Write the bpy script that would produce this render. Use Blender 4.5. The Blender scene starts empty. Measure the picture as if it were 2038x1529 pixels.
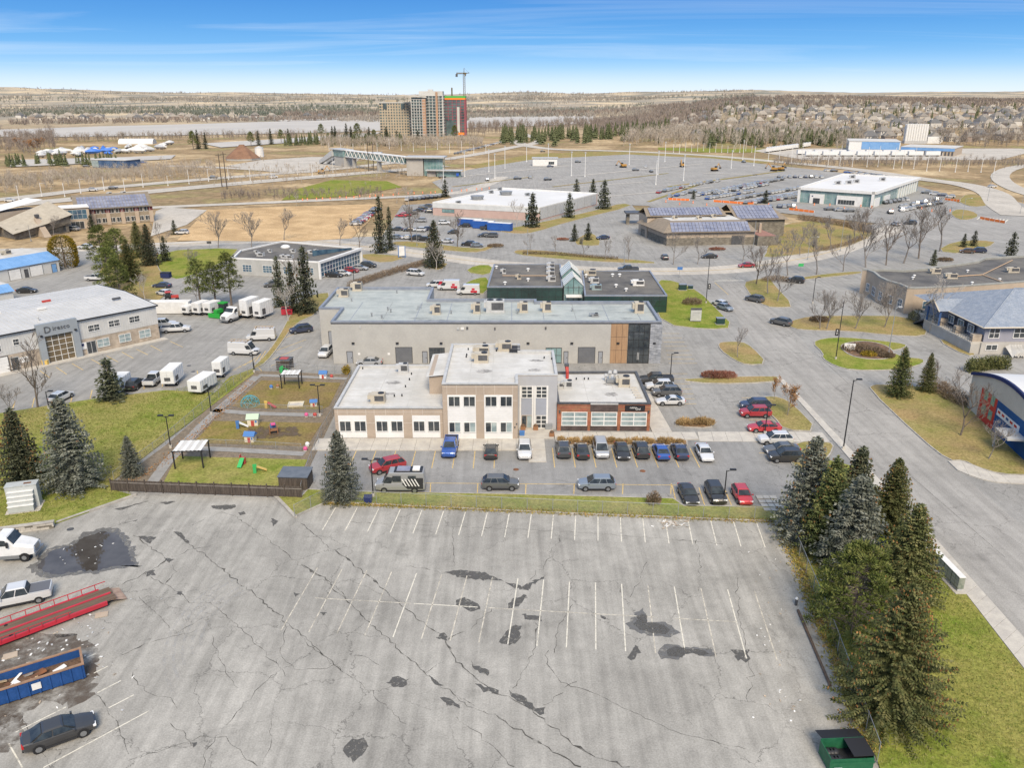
import bpy, bmesh, math, random
import numpy as np
from mathutils import Vector, Matrix
R = math.radians
scn = bpy.context.scene
# ---------------------------------------------------------------- camera
F = 1600.0; CX = 1019.0; CY = 764.5; H = 46.0; HOR = 190.0
PIT = math.atan((CY-HOR)/F); SP = math.sin(PIT); CP = math.cos(PIT)
cam = bpy.data.cameras.new('camera'); cam.sensor_width = 36; cam.lens = F/2038*36
cam.clip_start = 1; cam.clip_end = 60000
camo = bpy.data.objects.new('camera', cam); scn.collection.objects.link(camo)
camo.location = (0, 0, H); camo.rotation_euler = (R(90)-PIT, 0, 0)
scn.camera = camo
# ---------------------------------------------------------------- sky, sun, exposure
SUN_EL, SUN_AZ = R(44), R(172)           # azimuth clockwise from +Y
w = bpy.data.worlds.new('World'); scn.world = w; w.use_nodes = True
nt = w.node_tree; nt.nodes.clear()
def wn(t, **k):
 n = nt.nodes.new(t)
 for a, b in k.items(): setattr(n, a, b)
 return n
def wl(a, b): nt.links.new(a, b)
def wmath(op, a, b=None, clamp=False):
 n = wn('ShaderNodeMath', operation=op, use_clamp=clamp)
 for i, q in enumerate((a, b)):
  if q is None: continue
  if isinstance(q, (int, float)): n.inputs[i].default_value = q
  else: wl(q, n.inputs[i])
 return n.outputs[0]
out = wn('ShaderNodeOutputWorld'); bg = wn('ShaderNodeBackground'); wl(bg.outputs[0], out.inputs[0])
sky = wn('ShaderNodeTexSky', sky_type='NISHITA'); sky.sun_disc = False
sky.sun_elevation = SUN_EL; sky.sun_rotation = SUN_AZ; sky.altitude = 100; sky.ozone_density = 3.0; sky.dust_density = 0.3
tc = wn('ShaderNodeTexCoord'); sep = wn('ShaderNodeSeparateXYZ'); wl(tc.outputs['Generated'], sep.inputs[0])
zc = wmath('MAXIMUM', sep.outputs[2], 0.0)
# clear blue that deepens away from the horizon (kept the same all round)
ramp = wn('ShaderNodeValToRGB'); e = ramp.color_ramp.elements
e[0].position = 0.0; e[0].color = (0.62, 0.78, 0.95, 1); e[1].position = 1.0; e[1].color = (0.035, 0.235, 0.67, 1)
for p_, c_ in ((0.12, (0.50, 0.73, 0.96, 1)), (0.28, (0.28, 0.58, 0.93, 1)), (0.5, (0.13, 0.42, 0.84, 1)), (0.72, (0.07, 0.32, 0.76, 1))):
 q = e.new(p_); q.color = c_
wl(wmath('MULTIPLY', zc, 9.2, True), ramp.inputs[0])
nis = wn('ShaderNodeMixRGB', blend_type='MULTIPLY'); nis.inputs[0].default_value = 1; wl(sky.outputs[0], nis.inputs[1])
nis.inputs[2].default_value = (0.12, 0.12, 0.12, 1)
m1 = wn('ShaderNodeMixRGB'); m1.inputs[0].default_value = 0.92; wl(nis.outputs[0], m1.inputs[1]); wl(ramp.outputs[0], m1.inputs[2])
# thin streaky cirrus on a flat layer seen in perspective
dz = wmath('ADD', zc, 0.035)
cx = wmath('DIVIDE', sep.outputs[0], dz); cy = wmath('DIVIDE', sep.outputs[1], dz)
cmb = wn('ShaderNodeCombineXYZ'); wl(wmath('MULTIPLY', cx, 0.16), cmb.inputs[0]); wl(wmath('MULTIPLY', cy, 0.5), cmb.inputs[1])
ns = wn('ShaderNodeTexNoise'); ns.inputs['Scale'].default_value = 0.75; ns.inputs['Detail'].default_value = 7; ns.inputs['Roughness'].default_value = 0.58; ns.inputs['Distortion'].default_value = 0.9
wl(cmb.outputs[0], ns.inputs['Vector'])
cr = wn('ShaderNodeValToRGB'); cr.color_ramp.elements[0].position = 0.47; cr.color_ramp.elements[1].position = 0.74
wl(ns.outputs[0], cr.inputs[0])
# low haze band
band = wmath('POWER', wmath('SUBTRACT', 1.0, wmath('MULTIPLY', zc, 22.0, True)), 1.6)
veil = wmath('MULTIPLY', wmath('SUBTRACT', zc, 0.10, True), 0.85)      # thin high cloud thickening overhead
cf = wmath('MAXIMUM', wmath('ADD', wmath('MULTIPLY', cr.outputs[0], 0.36), veil, True), wmath('MULTIPLY', band, 0.75))
m2 = wn('ShaderNodeMixRGB'); wl(cf, m2.inputs[0]); wl(m1.outputs[0], m2.inputs[1]); m2.inputs[2].default_value = (0.84, 0.91, 0.99, 1)
wl(m2.outputs[0], bg.inputs[0]); bg.inputs[1].default_value = 0.36
sl = bpy.data.lights.new('sun', 'SUN'); sl.energy = 1.5; sl.angle = R(24); sl.color = (1, 0.86, 0.67)
so = bpy.data.objects.new('sun', sl); scn.collection.objects.link(so)
sd = Vector((math.sin(SUN_AZ)*math.cos(SUN_EL), math.cos(SUN_AZ)*math.cos(SUN_EL), math.sin(SUN_EL)))
so.rotation_euler = sd.to_track_quat('Z', 'Y').to_euler(); so.location = (0, 0, 80)
vs = scn.view_settings; vs.view_transform = 'Standard'; vs.look = 'None'; vs.gamma = 1; vs.use_curve_mapping = False
vs.exposure = 1.62
scn.cycles.max_bounces = 4; scn.cycles.diffuse_bounces = 2; scn.cycles.glossy_bounces = 2; scn.cycles.transmission_bounces = 2; scn.cycles.caustics_reflective = False; scn.cycles.caustics_refractive = False
# ---------------------------------------------------------------- pixel <-> place
def G(x, y, z=0.0):
 a = (x-CX)/F; v = (y-CY)/F; t = (H-z)/(SP+v*CP)
 return (a*t, (CP-v*SP)*t)
def proj(X, Y, Z):
 dzz = Z-H; d = Y*CP-dzz*SP
 return (CX+F*X/d, CY+F*(-dzz*CP-Y*SP)/d)
def hgt(x, yb, yt):
 X, Y = G(x, yb); lo, hi = -5, 200
 for i in range(50):
  m = (lo+hi)/2
  if proj(X, Y, m)[1] > yt: lo = m
  else: hi = m
 return lo
def PG(pts, z=0.0): return [G(x, y, z) for x, y in pts]
# ---------------------------------------------------------------- materials
MATS = {}
def mat(name, col, col2=None, scale=0.5, rough=0.85, metal=0.0, bump=0.0, bscale=None, spec=0.35, detail=5, coord='pos', col3=None, scale3=0.05, amt3=0.6, lo=0.38, hi=0.62, emit=None, alpha=None, stretch=None, fine=0.0, fscale=6.0):
 if name in MATS: return MATS[name]
 m = bpy.data.materials.new(name); m.use_nodes = True; t = m.node_tree; N = t.nodes; L = t.links
 b = N['Principled BSDF']; MATS[name] = m
 b.inputs['Roughness'].default_value = rough; b.inputs['Metallic'].default_value = metal
 b.inputs['Specular IOR Level'].default_value = spec
 b.inputs['Base Color'].default_value = (*col, 1)
 if emit: b.inputs['Emission Color'].default_value = (*emit[:3], 1); b.inputs['Emission Strength'].default_value = emit[3]
 def vec(st=None):
  if coord == 'pos': n = N.new('ShaderNodeNewGeometry'); o = n.outputs['Position']
  else: n = N.new('ShaderNodeTexCoord'); o = n.outputs['Object']
  if st:
   mp = N.new('ShaderNodeMapping'); mp.inputs['Scale'].default_value = st; L.new(o, mp.inputs[0]); o = mp.outputs[0]
  return o
 def noise(sc, det=detail, st=None, rg=0.6):
  n = N.new('ShaderNodeTexNoise'); n.inputs['Scale'].default_value = sc; n.inputs['Detail'].default_value = det; n.inputs['Roughness'].default_value = rg
  L.new(vec(st), n.inputs['Vector']); return n.outputs[0]
 def rmp(o, a, c):
  r = N.new('ShaderNodeMapRange'); r.inputs[1].default_value = a; r.inputs[2].default_value = c; L.new(o, r.inputs[0]); return r.outputs[0]
 cur = None
 if col2:
  mx = N.new('ShaderNodeMixRGB'); mx.inputs[1].default_value = (*col, 1); mx.inputs[2].default_value = (*col2, 1)
  L.new(rmp(noise(scale, st=stretch), lo, hi), mx.inputs[0]); cur = mx.outputs[0]
 if col3:
  mx = N.new('ShaderNodeMixRGB'); mx.inputs[2].default_value = (*col3, 1)
  if cur: L.new(cur, mx.inputs[1])
  else: mx.inputs[1].default_value = (*col, 1)
  r = N.new('ShaderNodeMath'); r.operation = 'MULTIPLY'; r.inputs[1].default_value = amt3
  L.new(rmp(noise(scale3, 4), 0.42, 0.62), r.inputs[0]); L.new(r.outputs[0], mx.inputs[0]); cur = mx.outputs[0]
 if fine:
  mx = N.new('ShaderNodeMixRGB'); mx.blend_type = 'MULTIPLY'; mx.inputs[0].default_value = 1
  if cur: L.new(cur, mx.inputs[1])
  else: mx.inputs[1].default_value = (*col, 1)
  r = N.new('ShaderNodeMapRange'); r.inputs[1].default_value = 0.3; r.inputs[2].default_value = 0.7; r.inputs[3].default_value = 1-fine; r.inputs[4].default_value = 1+fine
  L.new(noise(fscale, 3, rg=0.8), r.inputs[0]); L.new(r.outputs[0], mx.inputs[2]); cur = mx.outputs[0]
 if cur: L.new(cur, b.inputs['Base Color'])
 if bump:
  bp = N.new('ShaderNodeBump'); bp.inputs['Strength'].default_value = bump; bp.inputs['Distance'].default_value = 0.05
  L.new(noise(bscale or scale*4, 3), bp.inputs['Height']); L.new(bp.outputs[0], b.inputs['Normal'])
 return m
def nodes(m): return m.node_tree.nodes, m.node_tree.links, m.node_tree.nodes['Principled BSDF']
def paintmat(name, rough=0.28, metal=0.25, grime=0.12):
 m = mat(name, (0.5, 0.5, 0.5), rough=rough, metal=metal, spec=0.5); N, L, b = nodes(m)
 o = N.new('ShaderNodeObjectInfo'); mx = N.new('ShaderNodeMixRGB'); mx.inputs[2].default_value = (0.22, 0.21, 0.19, 1)
 n = N.new('ShaderNodeTexNoise'); n.inputs['Scale'].default_value = 1.3; n.inputs['Detail'].default_value = 4
 r = N.new('ShaderNodeMath'); r.operation = 'MULTIPLY'; r.inputs[1].default_value = grime*2
 L.new(n.outputs[0], r.inputs[0]); L.new(r.outputs[0], mx.inputs[0]); L.new(o.outputs['Color'], mx.inputs[1]); L.new(mx.outputs[0], b.inputs['Base Color'])
 b.inputs['Coat Weight'].default_value = 0.4
 return m
def foliage(name, c1, c2, c3, rough=0.8):
 """leaf colour varied by place in the crown and from tree to tree"""
 m = mat(name, c1, rough=rough, spec=0.04); N, L, b = nodes(m)
 tc_ = N.new('ShaderNodeTexCoord'); n = N.new('ShaderNodeTexNoise'); n.inputs['Scale'].default_value = 1.6; n.inputs['Detail'].default_value = 5
 L.new(tc_.outputs['Object'], n.inputs['Vector'])
 r = N.new('ShaderNodeValToRGB'); r.color_ramp.elements[0].position = 0.34; r.color_ramp.elements[1].position = 0.68
 r.color_ramp.elements[0].color = (*c1, 1); r.color_ramp.elements[1].color = (*c3, 1); q = r.color_ramp.elements.new(0.5); q.color = (*c2, 1)
 L.new(n.outputs[0], r.inputs[0])
 o = N.new('ShaderNodeObjectInfo'); mr = N.new('ShaderNodeMapRange'); mr.inputs[3].default_value = 0.75; mr.inputs[4].default_value = 1.2; L.new(o.outputs['Random'], mr.inputs[0])
 mx = N.new('ShaderNodeMixRGB'); mx.blend_type = 'MULTIPLY'; mx.inputs[0].default_value = 1; L.new(r.outputs[0], mx.inputs[1]); L.new(mr.outputs[0], mx.inputs[2])
 L.new(mx.outputs[0], b.inputs['Base Color'])
 return m
# ---------------------------------------------------------------- mesh builder
class MB:
 def __init__(s): s.v = []; s.f = []; s.m = []; s.T = None
 def add(s, vs_, fs, m=0):
  o = len(s.v)
  s.v += [tuple(p) for p in vs_]
  for f in fs: s.f.append(tuple(i+o for i in f)); s.m.append(m)
  return s
 def poly(s, pts, m=0): return s.add(pts, [tuple(range(len(pts)))], m)
 def box(s, x0, x1, y0, y1, z0, z1, m=0):
  return s.add([(x0,y0,z0),(x1,y0,z0),(x1,y1,z0),(x0,y1,z0),(x0,y0,z1),(x1,y0,z1),(x1,y1,z1),(x0,y1,z1)],
   [(0,3,2,1),(4,5,6,7),(0,1,5,4),(1,2,6,5),(2,3,7,6),(3,0,4,7)], m)
 def cbox(s, c, sz, rz=0, m=0, rx=0, ry=0):
  M = Matrix.Rotation(rz,3,'Z') @ Matrix.Rotation(ry,3,'Y') @ Matrix.Rotation(rx,3,'X')
  h = [q/2 for q in sz]; pts = []
  for p in ((-1,-1,-1),(1,-1,-1),(1,1,-1),(-1,1,-1),(-1,-1,1),(1,-1,1),(1,1,1),(-1,1,1)):
   q = M @ Vector((p[0]*h[0], p[1]*h[1], p[2]*h[2])); pts.append((q.x+c[0], q.y+c[1], q.z+c[2]))
  return s.add(pts, [(0,3,2,1),(4,5,6,7),(0,1,5,4),(1,2,6,5),(2,3,7,6),(3,0,4,7)], m)
 def prism(s, pl, z0, z1, m=0, mt=None):
  n = len(pl); A = sum(pl[i][0]*pl[(i+1)%n][1]-pl[(i+1)%n][0]*pl[i][1] for i in range(n))
  if A < 0: pl = pl[::-1]
  o = len(s.v)
  s.v += [(p[0],p[1],z0) for p in pl]+[(p[0],p[1],z1) for p in pl]
  for i in range(n): j = (i+1)%n; s.f.append((o+i,o+j,o+n+j,o+n+i)); s.m.append(m)
  s.f.append(tuple(range(o+n,o+2*n))); s.m.append(m if mt is None else mt)
  s.f.append(tuple(range(o+n-1,o-1,-1))); s.m.append(m)
  return s
 def tube(s, p0, p1, r0, r1=None, n=6, m=0, cap=True):
  r1 = r0 if r1 is None else r1
  p0 = Vector(p0); p1 = Vector(p1); d = p1-p0
  if d.length < 1e-6: return s
  q = d.to_track_quat('Z','X'); a = q @ Vector((1,0,0)); b = q @ Vector((0,1,0)); o = len(s.v)
  for p, r in ((p0,r0),(p1,r1)):
   for i in range(n):
    t = 2*math.pi*i/n; c = p+a*(r*math.cos(t))+b*(r*math.sin(t)); s.v.append(tuple(c))
  for i in range(n): j = (i+1)%n; s.f.append((o+i,o+j,o+n+j,o+n+i)); s.m.append(m)
  if cap:
   s.f.append(tuple(range(o+n,o+2*n))); s.m.append(m); s.f.append(tuple(range(o+n-1,o-1,-1))); s.m.append(m)
  return s
 def path(s, pts, r, n=6, m=0):
  for a, b in zip(pts, pts[1:]): s.tube(a, b, r, r, n, m)
  return s
 def loft(s, rings, m=0, cap=True, closed=True):
  o = len(s.v); n = len(rings[0])
  for r in rings: s.v += [tuple(p) for p in r]
  for k in range(len(rings)-1):
   for i in range(n if closed else n-1):
    j = (i+1)%n; s.f.append((o+k*n+i,o+k*n+j,o+(k+1)*n+j,o+(k+1)*n+i)); s.m.append(m)
  if cap:
   s.f.append(tuple(range(o+n-1,o-1,-1))); s.m.append(m)
   q = o+(len(rings)-1)*n; s.f.append(tuple(range(q,q+n))); s.m.append(m)
  return s
 def ball(s, c, r, m=0, nu=8, nv=5, sq=(1,1,1)):
  rings = []
  for k in range(1, nv):
   t = math.pi*k/nv
   rings.append([(c[0]+r*sq[0]*math.sin(t)*math.cos(2*math.pi*i/nu), c[1]+r*sq[1]*math.sin(t)*math.sin(2*math.pi*i/nu), c[2]-r*sq[2]*math.cos(t)) for i in range(nu)])
  return s.loft(rings, m)
 def mesh(s, name, mats, smooth=False):
  me = bpy.data.meshes.new(name); me.from_pydata(s.v, [], s.f)
  if not isinstance(mats, (list, tuple)): mats = [mats]
  for q in mats: me.materials.append(q)
  if len(mats) > 1: me.polygons.foreach_set('material_index', s.m)
  if smooth: me.polygons.foreach_set('use_smooth', [True]*len(s.f))
  me.update(); return me
 def build(s, name, mats, parent=None, smooth=False, label=None):
  o = bpy.data.objects.new(name, s.mesh(name, mats, smooth)); COL.objects.link(o)
  if parent is not None: o.parent = parent
  if label: o['label'] = label
  return o
COL = scn.collection
def npmesh(name, V, Fc, mats, midx=None):
 """big triangle meshes from numpy arrays"""
 me = bpy.data.meshes.new(name); nv = len(V); nf, k = Fc.shape
 me.vertices.add(nv); me.vertices.foreach_set('co', np.ascontiguousarray(V, dtype=np.float32).ravel())
 me.loops.add(nf*k); me.loops.foreach_set('vertex_index', np.ascontiguousarray(Fc, dtype=np.int32).ravel())
 me.polygons.add(nf); me.polygons.foreach_set('loop_start', np.arange(nf, dtype=np.int32)*k)
 try: me.polygons.foreach_set('loop_total', np.full(nf, k, dtype=np.int32))
 except Exception: pass
 for q in (mats if isinstance(mats, (list, tuple)) else [mats]): me.materials.append(q)
 if midx is not None: me.polygons.foreach_set('material_index', np.ascontiguousarray(midx, dtype=np.int32))
 me.update(calc_edges=True); return me
def link(name, me, parent=None):
 o = bpy.data.objects.new(name, me); COL.objects.link(o)
 if parent is not None: o.parent = parent
 return o
def tag(o, label, cat, group=None):
 o['label'] = label; o['category'] = cat
 if group: o['group'] = group
 return o
def thing(name, label, cat, loc=(0,0,0), rz=0.0, group=None):
 o = bpy.data.objects.new(name, None); COL.objects.link(o); o.empty_display_size = 0.5
 o.location = (loc[0], loc[1], loc[2] if len(loc) > 2 else 0); o.rotation_euler = (0, 0, rz)
 return tag(o, label, cat, group)
def struct(o, kind='structure'): o['kind'] = kind; return o
def dup(root, loc=None, rz=None, label=None, group=None, color=None, scale=None):
 r = root.copy(); COL.objects.link(r)
 if loc is not None: r.location = (loc[0], loc[1], loc[2] if len(loc) > 2 else 0)
 if rz is not None: r.rotation_euler = (0, 0, rz)
 if scale is not None: r.scale = (scale,)*3 if isinstance(scale, (int, float)) else scale
 if label: r['label'] = label
 if group: r['group'] = group
 if color: r.color = (*color, 1)
 for ch in root.children:
  c = ch.copy(); COL.objects.link(c); c.parent = r
  if color: c.color = (*color, 1)
  for g in ch.children:
   d = g.copy(); COL.objects.link(d); d.parent = c
   if color: d.color = (*color, 1)
 return r
ORD = ['first','second','third','fourth','fifth','sixth','seventh','eighth','ninth','tenth','eleventh','twelfth','thirteenth','fourteenth','fifteenth','sixteenth','seventeenth','eighteenth','nineteenth','twentieth']
def ordn(i): return ORD[i] if i < 20 else {21:'21st',22:'22nd',23:'23rd',31:'31st',32:'32nd',33:'33rd',41:'41st',42:'42nd',43:'43rd'}.get(i+1, f'{i+1}th')
class Frame:
 """a thing's own ground frame: u along its front, v away from it"""
 def __init__(s, p0, p1):
  s.o = p0; s.a = math.atan2(p1[1]-p0[1], p1[0]-p0[0]); s.len = math.hypot(p1[0]-p0[0], p1[1]-p0[1])
 def l(s, px, py, z=0.0): X, Y = G(px, py, z); return s.lw(X, Y)
 def lw(s, X, Y):
  dx, dy = X-s.o[0], Y-s.o[1]; c, q = math.cos(s.a), math.sin(s.a)
  return (dx*c+dy*q, -dx*q+dy*c)
 def w(s, u, v): c, q = math.cos(s.a), math.sin(s.a); return (s.o[0]+u*c-v*q, s.o[1]+u*q+v*c)
RND = random.Random(7)
# ================================================================ the ground
def sstep(t): t = max(0.0, min(1.0, t)); return t*t*(3-2*t)
def interp(x, tab):
 if x <= tab[0][0]: return tab[0][1]
 for (a, p), (b, q) in zip(tab, tab[1:]):
  if x <= b: return p+(q-p)*(x-a)/(b-a)
 return tab[-1][1]
def wob(x, s): return math.sin(x*s)+0.6*math.sin(x*s*2.3+1.7)+0.4*math.sin(x*s*5.1+0.6)
def zt(X, Y):
 a = X/max(Y, 1.0)
 hill = interp(Y, [(790,0),(900,6),(1000,10),(1300,21),(1650,36),(1900,38),(2600,30),(4000,20)])*sstep((a-0.09)/0.20)
 hill *= 1+0.06*wob(X, 0.004)
 far = interp(Y, [(2600,0),(5200,18),(7000,42),(9500,72),(14000,60)])*(1+0.16*wob(X, 0.00105)+0.05*wob(X+500, 0.0042))
 lf = 46*math.exp(-((a+0.60)/0.10)**2)*sstep((Y-6000)/3000)*(1+0.3*math.sin(X*0.004))
 return hill+max(far, 0)*(1-0.6*sstep((a-0.2)/0.2)*(Y < 4000))+lf
rows = [-500, -100, 50, 150, 250, 350, 450, 520]
while rows[-1] < 15000: rows.append(rows[-1]*1.055)
sv = np.linspace(-1.35, 1.35, 131)
V = []
for Y in rows:
 for s in sv:
  X = s*(Y+700) if Y > 0 else s*700
  V.append((X, Y, zt(X, Y)-0.10 if Y > 450 else -0.10))
nc = len(sv); Fc = [(r*nc+i, r*nc+i+1, (r+1)*nc+i+1, (r+1)*nc+i) for r in range(len(rows)-1) for i in range(nc-1)]
TAN = mat('dry_grass_land', (0.33, 0.235, 0.115), (0.23, 0.155, 0.075), scale=0.02, col3=(0.17, 0.155, 0.05), scale3=0.011, amt3=0.6, rough=1, fine=0.35, fscale=0.35)
def landmat():
 """near: dry grass; far: strips of fields and brown woods"""
 m = mat('far_land', (0.3, 0.22, 0.12), rough=1, spec=0.05); N, L, b = nodes(m)
 g = N.new('ShaderNodeNewGeometry')
 def noise(st, sc, det=6, rg=0.62):
  mp = N.new('ShaderNodeMapping'); mp.inputs['Scale'].default_value = st; L.new(g.outputs['Position'], mp.inputs[0])
  n = N.new('ShaderNodeTexNoise'); n.inputs['Scale'].default_value = sc; n.inputs['Detail'].default_value = det; n.inputs['Roughness'].default_value = rg
  L.new(mp.outputs[0], n.inputs['Vector']); return n.outputs[0]
 def rp(o, els):
  r = N.new('ShaderNodeValToRGB'); e_ = r.color_ramp.elements
  e_[0].position, e_[0].color = els[0][0], (*els[0][1], 1); e_[1].position, e_[1].color = els[-1][0], (*els[-1][1], 1)
  for p, c in els[1:-1]: q = e_.new(p); q.color = (*c, 1)
  L.new(o, r.inputs[0]); return r.outputs[0]
 near = rp(noise((1,1,1), 0.016), [(0.30,(0.55,0.435,0.27)),(0.42,(0.43,0.325,0.195)),(0.50,(0.30,0.215,0.125)),(0.56,(0.25,0.19,0.11)),(0.64,(0.29,0.25,0.115)),(0.74,(0.24,0.235,0.09))])
 farc = rp(noise((1,0.55,1), 0.0034, 8), [(0.36,(0.62,0.50,0.33)),(0.45,(0.47,0.39,0.28)),(0.53,(0.33,0.29,0.235)),(0.60,(0.19,0.20,0.165)),(0.66,(0.30,0.26,0.21)),(0.74,(0.55,0.44,0.29))])
 sp = N.new('ShaderNodeSeparateXYZ'); L.new(g.outputs['Position'], sp.inputs[0])
 mr = N.new('ShaderNodeMapRange'); mr.inputs[1].default_value = 900; mr.inputs[2].default_value = 1900; L.new(sp.outputs[1], mr.inputs[0])
 mx = N.new('ShaderNodeMixRGB'); L.new(mr.outputs[0], mx.inputs[0]); L.new(near, mx.inputs[1]); L.new(farc, mx.inputs[2])
 f2 = N.new('ShaderNodeMixRGB'); f2.blend_type = 'MULTIPLY'; f2.inputs[0].default_value = 1; L.new(mx.outputs[0], f2.inputs[1])
 m2_ = N.new('ShaderNodeMapRange'); m2_.inputs[1].default_value = .3; m2_.inputs[2].default_value = .7; m2_.inputs[3].default_value = .6; m2_.inputs[4].default_value = 1.4
 L.new(noise((1,1,1), 0.22, 4, 0.8), m2_.inputs[0]); L.new(m2_.outputs[0], f2.inputs[2]); L.new(f2.outputs[0], b.inputs['Base Color'])
 return m
me = npmesh('ground', np.array(V), np.array(Fc), landmat())
me.polygons.foreach_set('use_smooth', [True]*len(Fc))
struct(link('ground', me))
# ---- asphalt
def asphalt(name, col, var=0.12, crack=0.5, cs=0.22, streak=0.0, stain=0.35):
 m = mat(name, col, rough=0.9, spec=0.25); N, L, b = nodes(m)
 g = N.new('ShaderNodeNewGeometry')
 def mp(st, rz=0.0):
  q = N.new('ShaderNodeMapping'); q.inputs['Scale'].default_value = st; q.inputs['Rotation'].default_value = (0,0,rz); L.new(g.outputs['Position'], q.inputs[0]); return q.outputs[0]
 def noise(vec_, sc, det=5, rg=0.6, dist=0):
  n = N.new('ShaderNodeTexNoise'); n.inputs['Scale'].default_value = sc; n.inputs['Detail'].default_value = det; n.inputs['Roughness'].default_value = rg; n.inputs['Distortion'].default_value = dist
  L.new(vec_, n.inputs['Vector']); return n
 def rng(o, a, c, lo, hi):
  r = N.new('ShaderNodeMapRange'); r.inputs[1].default_value = a; r.inputs[2].default_value = c; r.inputs[3].default_value = lo; r.inputs[4].default_value = hi; L.new(o, r.inputs[0]); return r.outputs[0]
 def mul(c, o):
  x = N.new('ShaderNodeMixRGB'); x.blend_type = 'MULTIPLY'; x.inputs[0].default_value = 1
  if isinstance(c, tuple): x.inputs[1].default_value = (*c, 1)
  else: L.new(c, x.inputs[1])
  L.new(o, x.inputs[2]); return x.outputs[0]
 big = noise(g.outputs['Position'], 0.07, 4); mid = noise(g.outputs['Position'], 0.55, 4, 0.7)
 sep_ = N.new('ShaderNodeSeparateColor'); L.new(big.outputs['Color'], sep_.inputs[0])
 c = mul(col, rng(big.outputs[0], .3, .7, 1-var, 1+var))
 c = mul(c, rng(mid.outputs[0], .3, .7, 1-var*.8, 1+var*.8))
 c = mul(c, rng(noise(g.outputs['Position'], 7.0, 1, 0.8).outputs[0], .3, .7, 0.86, 1.14))
 if streak: c = mul(c, rng(noise(mp((1.2, 0.07, 1), 0.5), 0.9, 2, .6).outputs[0], .35, .7, 1+streak*.6, 1-streak))
 if stain: c = mul(c, rng(noise(g.outputs['Position'], 0.13, 5, .72, .6).outputs[0], .60, .72, 1.0, 1-stain))
 if crack:
  wv = N.new('ShaderNodeVectorMath'); wv.operation = 'ADD'; L.new(g.outputs['Position'], wv.inputs[0])
  sc_ = N.new('ShaderNodeVectorMath'); sc_.operation = 'SCALE'; sc_.inputs[3].default_value = 2.6; L.new(mid.outputs['Color'], sc_.inputs[0]); L.new(sc_.outputs[0], wv.inputs[1])
  for sc2, wd, am, msk, ch in ((cs, 0.010, crack, (0.46, 0.58), 1), (cs*3.5, 0.028, crack*0.8, (0.55, 0.65), 2)):
   v = N.new('ShaderNodeTexVoronoi'); v.voronoi_dimensions = '2D'; v.feature = 'DISTANCE_TO_EDGE'; v.inputs['Scale'].default_value = sc2; L.new(wv.outputs[0], v.inputs['Vector'])
   ln = rng(v.outputs['Distance'], wd*0.3, wd, 1.0, 0.0)
   k = N.new('ShaderNodeMath'); k.operation = 'MULTIPLY'; L.new(ln, k.inputs[0]); L.new(rng(sep_.outputs[ch], msk[0], msk[1], 0, am), k.inputs[1])
   x = N.new('ShaderNodeMixRGB'); L.new(k.outputs[0], x.inputs[0]); L.new(c, x.inputs[1]); x.inputs[2].default_value = (0.045, 0.042, 0.038, 1); c = x.outputs[0]
 L.new(c, b.inputs['Base Color'])
 return m
A_LOT = asphalt('worn_asphalt', (0.325, 0.31, 0.278), 0.18, 0.5, 0.16, 0.17, 0.3)
A_MID = asphalt('grey_asphalt', (0.29, 0.28, 0.26), 0.14, 0.55, 0.13, 0.12, 0.35)
A_ROAD = asphalt('road_asphalt', (0.315, 0.30, 0.275), 0.12, 0.5, 0.10, 0.14, 0.25)
A_PALE = asphalt('pale_asphalt', (0.47, 0.43, 0.37), 0.12, 0.3, 0.06, 0.08, 0.2)
A_DARK = asphalt('new_asphalt', (0.10, 0.10, 0.10), 0.14, 0.3, 0.2, 0.1, 0.2)
CONC = mat('concrete', (0.52, 0.485, 0.42), (0.43, 0.40, 0.355), scale=0.7, rough=0.9, bump=0.1, bscale=6, fine=0.10)
KERB = mat('kerb_concrete', (0.44, 0.41, 0.36), (0.31, 0.29, 0.26), scale=0.9, rough=0.9, fine=0.15, fscale=3)
def grassmat(name, g1, g2, br, amt=0.6):
 return mat(name, g1, g2, scale=0.35, rough=1, spec=0.05, col3=br, scale3=0.085, amt3=amt, fine=0.38, fscale=3.2, bump=0.6, bscale=5, lo=0.36, hi=0.64)
GR_N = grassmat('lawn_grass', (0.155, 0.195, 0.034), (0.265, 0.255, 0.075), (0.31, 0.245, 0.105), 0.6)
GR_B = grassmat('autumn_grass', (0.21, 0.20, 0.062), (0.285, 0.24, 0.10), (0.335, 0.235, 0.115), 0.85)
GR_P = grassmat('playground_grass', (0.185, 0.165, 0.045), (0.24, 0.18, 0.07), (0.21, 0.145, 0.08), 0.9)
GR_G = grassmat('green_grass', (0.135, 0.19, 0.026), (0.235, 0.245, 0.055), (0.30, 0.245, 0.085), 0.5)
DRY = grassmat('field_grass', (0.60, 0.43, 0.245), (0.50, 0.345, 0.185), (0.37, 0.25, 0.135), 0.7)
MULCH = mat('mulch', (0.10, 0.07, 0.05), (0.20, 0.12, 0.07), scale=1.6, rough=1, fine=0.4, fscale=8)
LITTER = mat('leaf_litter', (0.27, 0.17, 0.085), (0.17, 0.11, 0.06), scale=0.9, rough=1, fine=0.45, fscale=6)
def sheet(name, pl, z, m, kind='structure', parent=None, pixels=True, thick=0.0):
 pl = PG(pl, z) if pixels else pl
 b = MB()
 if thick: b.prism(pl, z-thick, z)
 else:
  n = len(pl); A = sum(pl[i][0]*pl[(i+1)%n][1]-pl[(i+1)%n][0]*pl[i][1] for i in range(n))
  b.poly([(p[0], p[1], z) for p in (pl if A > 0 else pl[::-1])])
 o = b.build(name, m, parent)
 if kind and parent is None: struct(o, kind)
 return o
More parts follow.
